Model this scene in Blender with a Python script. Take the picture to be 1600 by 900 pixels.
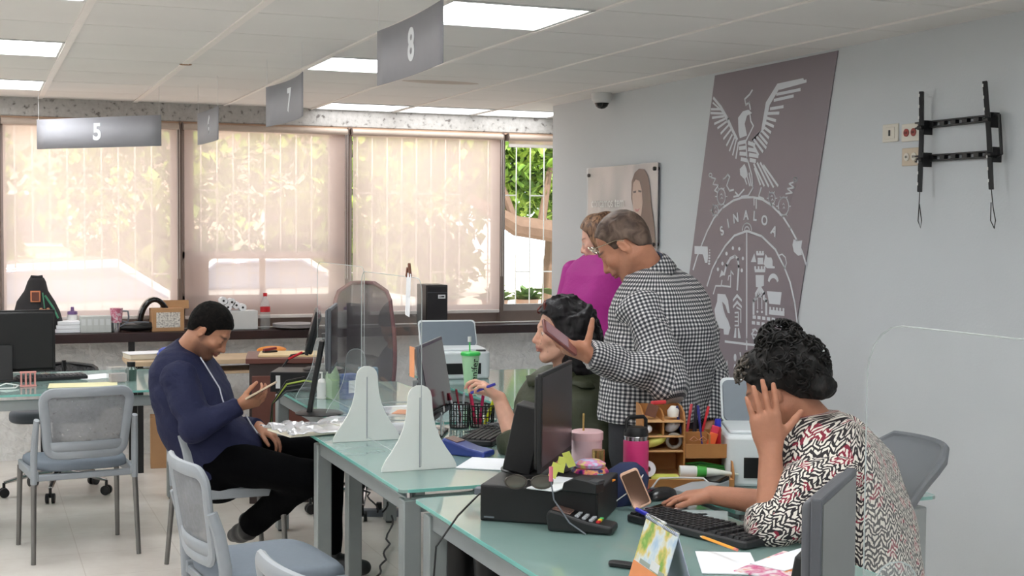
import bpy, math, random
import numpy as np
from math import sin, cos, pi, radians as rad
from mathutils import Vector, Matrix, noise as mnoise

for o in list(bpy.data.objects):
    bpy.data.objects.remove(o)
S = bpy.context.scene
C = S.collection

# ------------------------------------------------------------------ camera
F_PX, YAW, PITCH, ROLL, EYE = 2117.0, 0.3776, 0.0447, 0.0069, 1.58
CEIL = 2.4175
_r0 = Vector((cos(YAW), -sin(YAW), 0))
_f0 = Vector((sin(YAW) * cos(PITCH), cos(YAW) * cos(PITCH), -sin(PITCH)))
_u0 = _r0.cross(_f0)
RT = cos(ROLL) * _r0 + sin(ROLL) * _u0
UP = -sin(ROLL) * _r0 + cos(ROLL) * _u0
EYE_P = Vector((0, 0, EYE))
cam_d = bpy.data.cameras.new('camera')
cam_d.sensor_width = 36
cam_d.lens = F_PX / 1600 * 36
cam_d.clip_end = 300
cam = bpy.data.objects.new('camera', cam_d)
C.objects.link(cam)
M3 = Matrix((RT, UP, -_f0)).transposed()
cam.matrix_world = Matrix.Translation(EYE_P) @ M3.to_4x4()
S.camera = cam


def _ray(u, v):
    return _f0 + RT * ((u - 800) / F_PX) - UP * ((v - 450) / F_PX)


def onz(u, v, z=0.752):            # photograph point -> point at a known height
    d = _ray(u, v)
    return EYE_P + d * ((z - EYE) / d.z)


def onx(u, v, x):
    d = _ray(u, v)
    return EYE_P + d * (x / d.x)


def ony(u, v, y):
    d = _ray(u, v)
    return EYE_P + d * (y / d.y)


def atd(u, v, dist):
    return EYE_P + _ray(u, v) * dist


# ------------------------------------------------------------------ world, sun, exposure
S.view_settings.view_transform = 'Standard'
S.view_settings.look = 'None'
S.view_settings.gamma = 1
S.view_settings.use_curve_mapping = False
S.view_settings.exposure = 0.25
S.cycles.transparent_max_bounces = 40
W = bpy.data.worlds.new('sky')
S.world = W
W.use_nodes = True
bgn = W.node_tree.nodes['Background']
bgn.inputs[0].default_value = (0.86, 0.93, 1.0, 1)
bgn.inputs[1].default_value = 2.7
sl = bpy.data.lights.new('sun', 'SUN')
sl.energy = 7.0
sl.angle = rad(1.0)
sl.color = (1.0, 0.95, 0.86)
so = bpy.data.objects.new('sun', sl)
so.rotation_euler = (rad(30), 0, rad(-24))
so.location = (0, 0, 12)
C.objects.link(so)
PANEL_STRENGTH = 11.0

# ------------------------------------------------------------------ materials
_mats = {}


def lin(c):
    return tuple(((x / 12.92) if x <= 0.04045 else ((x + 0.055) / 1.055) ** 2.4) for x in c)


def hexc(r, g, b):
    return lin((r / 255, g / 255, b / 255))


def mat(name, col=(200, 200, 200), rough=0.5, metal=0.0, var=0.04, nscale=18, bump=0.0, bscale=200,
        spec=0.5, coat=0.0, alpha=1.0, emit=None, estr=0, sheen=0, sub=0):
    if name in _mats:
        return _mats[name]
    m = bpy.data.materials.new(name)
    m.use_nodes = True
    nt = m.node_tree
    b = nt.nodes['Principled BSDF']
    c = hexc(*col)
    b.inputs['Roughness'].default_value = rough
    b.inputs['Metallic'].default_value = metal
    b.inputs['Specular IOR Level'].default_value = spec
    b.inputs['Coat Weight'].default_value = coat
    b.inputs['Alpha'].default_value = alpha
    if sheen:
        b.inputs['Sheen Weight'].default_value = sheen
    if sub:
        b.inputs['Subsurface Weight'].default_value = sub
        b.inputs['Subsurface Radius'].default_value = (0.012, 0.005, 0.003)
    tc = nt.nodes.new('ShaderNodeTexCoord')
    if var > 0:
        n = nt.nodes.new('ShaderNodeTexNoise')
        n.inputs['Scale'].default_value = nscale
        n.inputs['Detail'].default_value = 3
        nt.links.new(tc.outputs['Object'], n.inputs['Vector'])
        r = nt.nodes.new('ShaderNodeMix')
        r.data_type = 'RGBA'
        r.inputs[6].default_value = (*[max(0, x * (1 - var * 2)) for x in c], 1)
        r.inputs[7].default_value = (*[min(1, x * (1 + var * 2)) for x in c], 1)
        nt.links.new(n.outputs[0], r.inputs[0])
        nt.links.new(r.outputs[2], b.inputs['Base Color'])
    else:
        b.inputs['Base Color'].default_value = (*c, 1)
    if bump:
        n2 = nt.nodes.new('ShaderNodeTexNoise')
        n2.inputs['Scale'].default_value = bscale
        n2.inputs['Detail'].default_value = 4
        nt.links.new(tc.outputs['Object'], n2.inputs['Vector'])
        bp = nt.nodes.new('ShaderNodeBump')
        bp.inputs['Strength'].default_value = bump
        bp.inputs['Distance'].default_value = 0.01
        nt.links.new(n2.outputs[0], bp.inputs['Height'])
        nt.links.new(bp.outputs[0], b.inputs['Normal'])
    if emit:
        b.inputs['Emission Color'].default_value = (*emit, 1)
        b.inputs['Emission Strength'].default_value = estr
    _mats[name] = m
    return m


def newmat(name):
    m = bpy.data.materials.new(name)
    m.use_nodes = True
    nt = m.node_tree
    for n in list(nt.nodes):
        nt.nodes.remove(n)
    out = nt.nodes.new('ShaderNodeOutputMaterial')
    _mats[name] = m
    return m, nt, out


def node(nt, t, **kw):
    n = nt.nodes.new(t)
    for k, v in kw.items():
        if k in ('inp',):
            for kk, vv in v.items():
                n.inputs[kk].default_value = vv
        else:
            setattr(n, k, v)
    return n


def clear_mat(name, tint, haze, haze_col=(230, 235, 235), gloss=0.03, rough=0.02):
    """clear sheet: mostly see-through, a little haze, mirror at grazing angles"""
    m, nt, out = newmat(name)
    tr = node(nt, 'ShaderNodeBsdfTransparent', inp={0: (*tint, 1)})
    df = node(nt, 'ShaderNodeBsdfDiffuse', inp={0: (*hexc(*haze_col), 1)})
    gl = node(nt, 'ShaderNodeBsdfGlossy', inp={0: (1, 1, 1, 1), 'Roughness': rough})
    tc = node(nt, 'ShaderNodeTexCoord')
    nz = node(nt, 'ShaderNodeTexNoise', inp={'Scale': 3.0, 'Detail': 3})
    nt.links.new(tc.outputs['Object'], nz.inputs['Vector'])
    mp = node(nt, 'ShaderNodeMapRange', inp={1: 0.3, 2: 0.7, 3: haze * 0.6, 4: haze * 1.4})
    nt.links.new(nz.outputs[0], mp.inputs[0])
    a = node(nt, 'ShaderNodeMixShader')
    nt.links.new(mp.outputs[0], a.inputs[0])
    nt.links.new(tr.outputs[0], a.inputs[1])
    nt.links.new(df.outputs[0], a.inputs[2])
    fr = node(nt, 'ShaderNodeLayerWeight', inp={0: 0.5})
    pw = node(nt, 'ShaderNodeMath', operation='POWER', inp={1: 5.0})
    nt.links.new(fr.outputs['Facing'], pw.inputs[0])
    ad = node(nt, 'ShaderNodeMath', operation='MULTIPLY_ADD', inp={1: 0.5, 2: gloss})
    nt.links.new(pw.outputs[0], ad.inputs[0])
    b = node(nt, 'ShaderNodeMixShader')
    nt.links.new(ad.outputs[0], b.inputs[0])
    nt.links.new(a.outputs[0], b.inputs[1])
    nt.links.new(gl.outputs[0], b.inputs[2])
    nt.links.new(b.outputs[0], out.inputs[0])
    return m


M_white = mat('white_paint', (226, 226, 224), 0.6, var=0.01)
M_black = mat('black_plastic', (17, 17, 19), 0.45, var=0.05)
M_blackgl = mat('black_gloss', (14, 14, 16), 0.12, var=0.02)
M_dark = mat('dark_grey_plastic', (52, 54, 58), 0.45)
M_grey = mat('grey_frame_plastic', (150, 156, 162), 0.45)
M_greyd = mat('mid_grey_plastic', (104, 110, 118), 0.5)
M_steel = mat('grey_painted_steel', (150, 156, 156), 0.38, 0.35)
M_chrome = mat('chrome', (190, 190, 192), 0.18, 1.0, var=0.02)
M_legm = mat('satin_metal', (128, 126, 124), 0.35, 0.8)
M_paper = mat('white_paper', (238, 240, 244), 0.8, var=0.01)
M_red = mat('red_plastic', (196, 30, 40), 0.4)
M_card = mat('cardboard', (184, 142, 102), 0.85, var=0.05, bump=0.1)
M_acryl = clear_mat('clear_acrylic', (0.98, 0.985, 0.985), 0.07)
M_acryl_edge = mat('acrylic_edge', (186, 194, 194), 0.3, var=0.02, alpha=0.75)
M_glassclr = clear_mat('clear_plastic', (0.93, 0.95, 0.95), 0.14)
M_winglass = clear_mat('window_glass', (0.95, 0.97, 0.97), 0.01, gloss=0.01)


def glass_top_mat():
    m, nt, out = newmat('green_glass_top')
    tr = node(nt, 'ShaderNodeBsdfTransparent', inp={0: (0.68, 0.84, 0.82, 1)})
    pb = node(nt, 'ShaderNodeBsdfPrincipled', inp={'Roughness': 0.5})
    tc = node(nt, 'ShaderNodeTexCoord')
    nz = node(nt, 'ShaderNodeTexNoise', inp={'Scale': 4.0, 'Detail': 4})
    nt.links.new(tc.outputs['Object'], nz.inputs['Vector'])
    cr = node(nt, 'ShaderNodeMix', data_type='RGBA')
    cr.inputs[6].default_value = (*hexc(138, 172, 168), 1)
    cr.inputs[7].default_value = (*hexc(166, 196, 190), 1)
    nt.links.new(nz.outputs[0], cr.inputs[0])
    nt.links.new(cr.outputs[2], pb.inputs['Base Color'])
    a = node(nt, 'ShaderNodeMixShader', inp={0: 0.62})
    nt.links.new(tr.outputs[0], a.inputs[1])
    nt.links.new(pb.outputs[0], a.inputs[2])
    gl = node(nt, 'ShaderNodeBsdfGlossy', inp={0: (1, 1, 1, 1), 'Roughness': 0.06})
    fr = node(nt, 'ShaderNodeLayerWeight', inp={0: 0.5})
    pw = node(nt, 'ShaderNodeMath', operation='POWER', inp={1: 4.0})
    nt.links.new(fr.outputs['Facing'], pw.inputs[0])
    ad = node(nt, 'ShaderNodeMath', operation='MULTIPLY_ADD', inp={1: 0.7, 2: 0.05})
    nt.links.new(pw.outputs[0], ad.inputs[0])
    b = node(nt, 'ShaderNodeMixShader')
    nt.links.new(ad.outputs[0], b.inputs[0])
    nt.links.new(a.outputs[0], b.inputs[1])
    nt.links.new(gl.outputs[0], b.inputs[2])
    nt.links.new(b.outputs[0], out.inputs[0])
    return m


M_glass = glass_top_mat()
M_glassedge = mat('glass_edge', (120, 186, 176), 0.15, var=0.03)


def mesh_fabric(name, col, alpha, rough=0.8):
    m, nt, out = newmat(name)
    tr = node(nt, 'ShaderNodeBsdfTransparent')
    df = node(nt, 'ShaderNodeBsdfPrincipled', inp={'Base Color': (*hexc(*col), 1), 'Roughness': rough})
    tc = node(nt, 'ShaderNodeTexCoord')
    nz = node(nt, 'ShaderNodeTexNoise', inp={'Scale': 60.0})
    nt.links.new(tc.outputs['Object'], nz.inputs['Vector'])
    mp = node(nt, 'ShaderNodeMapRange', inp={1: 0.3, 2: 0.7, 3: alpha - 0.06, 4: alpha + 0.06})
    nt.links.new(nz.outputs[0], mp.inputs[0])
    a = node(nt, 'ShaderNodeMixShader')
    nt.links.new(mp.outputs[0], a.inputs[0])
    nt.links.new(tr.outputs[0], a.inputs[1])
    nt.links.new(df.outputs[0], a.inputs[2])
    nt.links.new(a.outputs[0], out.inputs[0])
    return m


M_chairmesh = mesh_fabric('chair_mesh', (150, 152, 156), 0.55)
M_blackmesh = mesh_fabric('black_mesh', (30, 31, 34), 0.85)


def ramp_tex_mat(name, stops, scale=5.0, rough=0.6, coords='Object', detail=4, metal=0, bump=0, kind='noise'):
    m = bpy.data.materials.new(name)
    m.use_nodes = True
    nt = m.node_tree
    b = nt.nodes['Principled BSDF']
    b.inputs['Roughness'].default_value = rough
    b.inputs['Metallic'].default_value = metal
    tc = node(nt, 'ShaderNodeTexCoord')
    if kind == 'noise':
        n = node(nt, 'ShaderNodeTexNoise', inp={'Scale': scale, 'Detail': detail})
    else:
        n = node(nt, 'ShaderNodeTexVoronoi', inp={'Scale': scale})
    nt.links.new(tc.outputs[coords], n.inputs['Vector'])
    r = node(nt, 'ShaderNodeValToRGB')
    while len(r.color_ramp.elements) < len(stops):
        r.color_ramp.elements.new(0.5)
    for e, (p, c) in zip(r.color_ramp.elements, stops):
        e.position = p
        e.color = (*hexc(*c), 1)
    nt.links.new(n.outputs[0], r.inputs[0])
    nt.links.new(r.outputs[0], b.inputs['Base Color'])
    if bump:
        bp = node(nt, 'ShaderNodeBump', inp={'Strength': bump, 'Distance': 0.02})
        nt.links.new(n.outputs[0], bp.inputs['Height'])
        nt.links.new(bp.outputs[0], b.inputs['Normal'])
    _mats[name] = m
    return m


# ------------------------------------------------------------------ mesh helper
def Rz(a):
    return Matrix.Rotation(a, 3, 'Z')


def Rx(a):
    return Matrix.Rotation(a, 3, 'X')


def Ry(a):
    return Matrix.Rotation(a, 3, 'Y')


def frame_to(d, up=Vector((0, 0, 1))):
    """3x3 whose z column is d"""
    z = Vector(d).normalized()
    if abs(z.dot(up)) > 0.99:
        up = Vector((0, 1, 0))
    x = up.cross(z).normalized()
    y = z.cross(x)
    return Matrix((x, y, z)).transposed()


class MB:
    def __init__(s):
        s.v = []
        s.f = []

    def add(s, vs, fs, R=None, t=None):
        n = len(s.v)
        for p in vs:
            p = Vector(p)
            if R is not None:
                p = R @ p
            if t is not None:
                p = p + Vector(t)
            s.v.append(p)
        for f in fs:
            s.f.append([n + i for i in f])
        return s

    def box(s, c, d, R=None, t=None, taper=1.0):
        x, y, z = [k / 2 for k in d]
        k = taper
        vs = [(-x, -y, -z), (x, -y, -z), (x, y, -z), (-x, y, -z), (-x * k, -y * k, z), (x * k, -y * k, z), (x * k, y * k, z), (-x * k, y * k, z)]
        c = Vector(c)
        if R is not None and t is None:      # rotate about own centre
            vs = [R @ Vector(p) + c for p in vs]
            R = None
        else:
            vs = [Vector(p) + c for p in vs]
        return s.add(vs, [(0, 3, 2, 1), (4, 5, 6, 7), (0, 1, 5, 4), (1, 2, 6, 5), (2, 3, 7, 6), (3, 0, 4, 7)], R, t)

    def rbox(s, c, d, r, R=None, seg=4, t=None):
        """box with rounded vertical edges"""
        x, y, z = [k / 2 for k in d]
        r = min(r, x * 0.999, y * 0.999)
        pts = []
        for (sx, sy, a0) in ((1, 1, 0), (-1, 1, 90), (-1, -1, 180), (1, -1, 270)):
            for i in range(seg + 1):
                a = rad(a0 + 90 * i / seg)
                pts.append((sx * (x - r) + r * cos(a), sy * (y - r) + r * sin(a)))
        return s.prism(pts, -z, z, R, c if t is None else t)

    def prism(s, pts, z0, z1, R=None, t=None):
        n = len(pts)
        vs = [(p[0], p[1], z0) for p in pts] + [(p[0], p[1], z1) for p in pts]
        fs = [list(range(n))[::-1], [n + i for i in range(n)]]
        fs += [(i, (i + 1) % n, n + (i + 1) % n, n + i) for i in range(n)]
        return s.add(vs, fs, R, t)

    def lathe(s, prof, seg=20, R=None, t=None, cap=True):
        vs, fs = [], []
        for r, z in prof:
            for i in range(seg):
                a = 2 * pi * i / seg
                vs.append((r * cos(a), r * sin(a), z))
        m = len(prof)
        for j in range(m - 1):
            for i in range(seg):
                a, b = j * seg + i, j * seg + (i + 1) % seg
                fs.append((a, b, b + seg, a + seg))
        if cap:
            if prof[0][0] > 1e-6:
                fs.append(list(range(seg))[::-1])
            if prof[-1][0] > 1e-6:
                fs.append([(m - 1) * seg + i for i in range(seg)])
        return s.add(vs, fs, R, t)

    def cyl(s, a, b, r, r2=None, seg=16):
        a, b = Vector(a), Vector(b)
        return s.lathe([(r, 0), (r if r2 is None else r2, (b - a).length)], seg, frame_to(b - a), a)

    def tube(s, pts, r, seg=8, flat=1.0, up=None, closed=False, caps=True):
        """r may be a list; flat squashes the second axis"""
        pts = [Vector(p) for p in pts]
        n = len(pts)
        rs = r if isinstance(r, (list, tuple)) else [r] * n
        vs, fs = [], []
        px = None
        for i, p in enumerate(pts):
            if closed:
                d = pts[(i + 1) % n] - pts[i - 1]
            else:
                d = pts[min(i + 1, n - 1)] - pts[max(i - 1, 0)]
            d.normalize()
            if up is not None:
                x = Vector(up).cross(d)
                x = x.normalized() if x.length > 1e-4 else (px or Vector((1, 0, 0)))
            elif px is None:
                x = frame_to(d).col[0]
            else:
                x = (px - d * px.dot(d)).normalized()
            px = x
            y = d.cross(x)
            for k in range(seg):
                a = 2 * pi * k / seg
                vs.append(p + x * (rs[i] * cos(a)) + y * (rs[i] * flat * sin(a)))
        m = n if closed else n - 1
        for i in range(m):
            for k in range(seg):
                a, b = i * seg + k, i * seg + (k + 1) % seg
                c, d2 = ((i + 1) % n) * seg + (k + 1) % seg, ((i + 1) % n) * seg + k
                fs.append((a, b, c, d2))
        if caps and not closed:
            fs.append(list(range(seg))[::-1])
            fs.append([(n - 1) * seg + k for k in range(seg)])
        return s.add(vs, fs)

    def sphere(s, c, r, seg=16, rings=10, R=None):
        rr = (r, r, r) if isinstance(r, (int, float)) else r
        vs, fs = [], []
        for j in range(rings + 1):
            th = pi * j / rings
            for i in range(seg):
                a = 2 * pi * i / seg
                p = Vector((rr[0] * sin(th) * cos(a), rr[1] * sin(th) * sin(a), -rr[2] * cos(th)))
                vs.append((R @ p if R is not None else p) + Vector(c))
        for j in range(rings):
            for i in range(seg):
                a, b = j * seg + i, j * seg + (i + 1) % seg
                fs.append((a, b, b + seg, a + seg))
        return s.add(vs, fs)

    def grid(s, P, closed_u=False):
        """P[i][j] points -> sheet"""
        n, m = len(P), len(P[0])
        vs = [p for row in P for p in row]
        fs = []
        for i in range(n - 1):
            for j in range(m - 1):
                fs.append((i * m + j, i * m + j + 1, (i + 1) * m + j + 1, (i + 1) * m + j))
        return s.add(vs, fs)

    def build(s, name, m, parent=None, bev=0, ang=35, solid=0, seg=2, merge=False, sub=0):
        me = bpy.data.meshes.new(name)
        me.from_pydata([tuple(p) for p in s.v], [], s.f)
        me.validate()
        me.update()
        o = bpy.data.objects.new(name, me)
        C.objects.link(o)
        for mm in (m if isinstance(m, (list, tuple)) else [m]):
            me.materials.append(mm)
        me.polygons.foreach_set('use_smooth', [True] * len(me.polygons))
        me.set_sharp_from_angle(angle=rad(ang))
        if merge:
            w = o.modifiers.new('weld', 'WELD')
            w.merge_threshold = 1e-5
        if solid:
            q = o.modifiers.new('solid', 'SOLIDIFY')
            q.thickness = solid
            q.offset = 0
        if bev:
            b = o.modifiers.new('bevel', 'BEVEL')
            b.width = bev
            b.segments = seg
            b.limit_method = 'ANGLE'
            b.angle_limit = rad(40)
            b.harden_normals = False
        if sub:
            q = o.modifiers.new('sub', 'SUBSURF')
            q.levels = q.render_levels = sub
        if parent:
            o.parent = parent
        return o


def tag(o, label=None, cat=None, group=None, kind=None):
    if label:
        o['label'] = label
    if cat:
        o['category'] = cat
    if group:
        o['group'] = group
    if kind:
        o['kind'] = kind
    return o


def T(name, label, cat, loc=(0, 0, 0), rz=0.0, group=None):
    o = bpy.data.objects.new(name, None)
    o.empty_display_size = 0.1
    C.objects.link(o)
    o.location = loc
    o.rotation_euler = (0, 0, rz)
    return tag(o, label, cat, group)


def dup(root, loc, rz, label, group=None):
    r = root.copy()
    C.objects.link(r)
    r.location = loc
    r.rotation_euler = (0, 0, rz)
    r['label'] = label
    if group:
        r['group'] = group
    for ch in [c for c in root.children]:
        c = ch.copy()
        C.objects.link(c)
        c.parent = r
        for g in list(ch.children):
            d = g.copy()
            C.objects.link(d)
            d.parent = c
    return r


def struct(o, label=None):
    o['kind'] = 'structure'
    if label:
        o['label'] = label
    return o


_fontcache = {}


def text_mb(txt, size, bold=0.0, depth=0.002, sx=1.0):
    cu = bpy.data.curves.new('t', 'FONT')
    cu.body = txt
    cu.size = size
    cu.align_x = 'CENTER'
    cu.align_y = 'CENTER'
    cu.offset = bold
    cu.extrude = depth / 2
    o = bpy.data.objects.new('t', cu)
    C.objects.link(o)
    dg = bpy.context.evaluated_depsgraph_get()
    me = o.evaluated_get(dg).to_mesh()
    mb = MB()
    mb.add([(v.co.x * sx, v.co.y, v.co.z) for v in me.vertices], [list(p.vertices) for p in me.polygons])
    o.evaluated_get(dg).to_mesh_clear()
    bpy.data.objects.remove(o)
    bpy.data.curves.remove(cu)
    return mb


def place(mb, R, t):
    mb.v = [R @ p + Vector(t) for p in mb.v]
    return mb
# ================================================================== the room
XW, YB = 3.72, 9.6            # right wall face, window wall
XL, YF = -5.4, -4.2           # left wall, wall behind the viewpoint
XR2 = 5.6                     # end of the recess behind the right wall
YP = 8.64                     # where the right wall stops
ZS = 0.86                     # counter shelf / window sill height


def floor_mat():
    m = bpy.data.materials.new('polished_floor_tile')
    m.use_nodes = True
    nt = m.node_tree
    b = nt.nodes['Principled BSDF']
    tc = node(nt, 'ShaderNodeTexCoord')
    n = node(nt, 'ShaderNodeTexNoise', inp={'Scale': 2.2, 'Detail': 8, 'Roughness': 0.65})
    r = node(nt, 'ShaderNodeValToRGB')
    r.color_ramp.elements[0].color = (*hexc(208, 199, 190), 1)
    r.color_ramp.elements[1].color = (*hexc(234, 229, 222), 1)
    r.color_ramp.elements[0].position = 0.3
    r.color_ramp.elements[1].position = 0.7
    br = node(nt, 'ShaderNodeTexBrick', offset=0.0, inp={'Scale': 1.0, 'Mortar Size': 0.0022, 'Brick Width': 0.45, 'Row Height': 0.45})
    br.inputs['Color1'].default_value = br.inputs['Color2'].default_value = (1, 1, 1, 1)
    br.inputs['Mortar'].default_value = (0.80, 0.77, 0.74, 1)
    mx = node(nt, 'ShaderNodeMix', data_type='RGBA', blend_type='MULTIPLY', inp={0: 1.0})
    nt.links.new(tc.outputs['Object'], n.inputs['Vector'])
    nt.links.new(tc.outputs['Object'], br.inputs['Vector'])
    nt.links.new(n.outputs[0], r.inputs[0])
    nt.links.new(r.outputs[0], mx.inputs[6])
    nt.links.new(br.outputs[0], mx.inputs[7])
    nt.links.new(mx.outputs[2], b.inputs['Base Color'])
    b.inputs['Roughness'].default_value = 0.28
    return m


M_wall = mat('painted_wall', (206, 210, 213), 0.85, var=0.012, nscale=3, bump=0.08, bscale=90)
M_stucco = ramp_tex_mat('white_stucco', [(0.3, (232, 231, 229)), (0.7, (248, 247, 245))], 22, 0.9, bump=0.9, detail=6)
_st = M_stucco.node_tree
for _n in _st.nodes:
    if _n.type == 'TEX_NOISE':
        _n.inputs['Distortion'].default_value = 1.0
M_conc = ramp_tex_mat('speckled_beam_plaster', [(0.32, (120, 114, 110)), (0.42, (186, 182, 178)), (0.7, (200, 196, 192))], 26, 0.9, bump=0.4, detail=6)
M_tile = mat('ceiling_tile', (232, 229, 225), 0.9, var=0.02, nscale=2.5, bump=0.12, bscale=160)
M_tee = mat('ceiling_tee', (240, 234, 228), 0.5, var=0.02)
M_gap = mat('ceiling_gap', (112, 108, 104), 0.8)

fb = MB().box(((XL + XR2) / 2, (YF + YB) / 2 + 0.1, -0.05), (XR2 - XL + 0.4, YB - YF + 0.5, 0.1))
struct(fb.build('floor', floor_mat()))

# ceiling: slab, tiles with joints, tees running to the windows
X0, Y0, TS = 0.4136, 5.377, 0.61
lights = []


def tX(i):
    return X0 + (i - 1) * TS


def tY(j):
    return Y0 + j * TS


LIGHT_CELLS = set()
for j in (-13, -10, -7, -4, -1, 2, 5):
    for i in (-9, -6, -3, 0, 3):
        LIGHT_CELLS.add((i, j))
LIGHT_CELLS.discard((3, 5))
LIGHT_CELLS |= {(5, 6), (6, 6), (4, 6)}
ce = MB()
ce.box(((XL + XR2) / 2, (YF + YB) / 2, CEIL + 0.16), (XR2 - XL + 0.6, YB - YF + 0.6, 0.1))
struct(ce.build('ceiling', M_gap))
tiles = MB()
i_min, i_max = -9, 9
for i in range(i_min, i_max):
    for j in range(-16, 7):
        if (i, j) in LIGHT_CELLS:
            continue
        xa, xb, ya, yb = tX(i), tX(i + 1), tY(j), tY(j + 1)
        xa, xb = max(xa, XL), min(xb, XR2)
        ya, yb = max(ya, YF), min(yb, YB)
        if xb - xa < 0.02 or yb - ya < 0.02:
            continue
        g = 0.0035
        tiles.box(((xa + xb) / 2, (ya + yb) / 2, CEIL + 0.010), (xb - xa - 2 * g, yb - ya - 2 * g, 0.018))
tlo = struct(tiles.build('ceiling_tiles', M_tile), 'rows of square white ceiling tiles')
MB().lathe([(0, -0.0005), (0.12, -0.0005), (0.13, 0.0008), (0, 0.0008)], 13, Matrix(((1.9, 0, 0), (0, 0.7, 0), (0, 0, 1))), (tX(4) + 0.28, tY(3) + 0.30, CEIL + 0.0008)).build('water_stain', mat('water_stain', (206, 194, 184), 0.95, var=0.1, nscale=14), tlo)
tee = MB()
for i in range(i_min, i_max + 1):
    w = 0.032 if i <= 2 else 0.020 if i <= 4 else 0.012
    if XL < tX(i) < XR2:
        tee.box((tX(i), (YF + YB) / 2, CEIL - 0.001), (w, YB - YF, 0.010))
tro = struct(tee.build('trim_1', M_tee), 'white ceiling grid runners')
MB().lathe([(0, -0.0065), (0.030, -0.0065), (0.034, -0.004), (0, -0.004)], 9, None, (tX(2) + 0.004, tY(3), CEIL)).build('rust_spot', mat('rust', (150, 112, 84), 0.9, var=0.2, nscale=80), tro)
jb = MB()
for j in range(-16, 7):
    if YF < tY(j) < YB:
        jb.box(((XL + XR2) / 2, tY(j), CEIL + 0.006), (XR2 - XL, 0.009, 0.004))
struct(jb.build('trim_2', M_gap), 'dark joints between ceiling tiles')

# walls
w = MB()
w.box((XW + 0.12, (YF + YP) / 2, CEIL / 2 + 0.05), (0.24, YP - YF, CEIL + 0.1))
struct(w.build('wall_right', M_wall, bev=0.008))
w = MB()
w.box((XL - 0.1, (YF + YB) / 2, CEIL / 2), (0.2, YB - YF + 0.4, CEIL + 0.3))
struct(w.build('wall_left', M_wall))
w = MB()
w.box(((XL + XR2) / 2, YF - 0.1, CEIL / 2), (XR2 - XL + 0.4, 0.2, CEIL + 0.3))
struct(w.build('wall_front', M_wall))
w = MB()
w.box((XR2 + 0.1, (YP + YB) / 2, CEIL / 2), (0.2, YB - YP + 0.6, CEIL + 0.3))
w.box(((XW + XR2) / 2 + 0.1, YP - 0.3, CEIL / 2), (XR2 - XW, 0.1, CEIL + 0.3))
struct(w.build('wall_recess', M_wall))
# window wall: stucco dado (rough surface), beam over the windows
w = MB()
nx, nz = 560, 64
P = []
for a in range(nx + 1):
    row = []
    for b in range(nz + 1):
        x = -1.0 + 5.9 * a / nx
        z = (ZS - 0.065) * b / nz
        q = Vector((x * 11, z * 17, 3))
        h = mnoise.fractal(q, 0.9, 2.1, 4) * 0.011
        row.append((x, YB - 0.012 - h, z))
    P.append(row)
w.grid(P[::-1])
w.box(((XL + XR2) / 2, YB + 0.09, ZS / 2), (XR2 - XL + 0.4, 0.19, ZS + 0.0))
struct(w.build('wall_back', M_stucco))
w = MB().box(((XL + XR2) / 2, YB + 0.09, (2.296 + CEIL) / 2 + 0.05), (XR2 - XL + 0.4, 0.22, CEIL - 2.296 + 0.1))
struct(w.build('trim_3', M_conc, bev=0.006), 'rough plastered beam above the windows')
w = MB().box(((XL + XR2) / 2, YB + 0.002, 2.288), (XR2 - XL, 0.03, 0.014))
struct(w.build('trim_4', mat('bare_wood_batten', (196, 164, 140), 0.8)), 'thin wooden batten under the beam')
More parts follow.
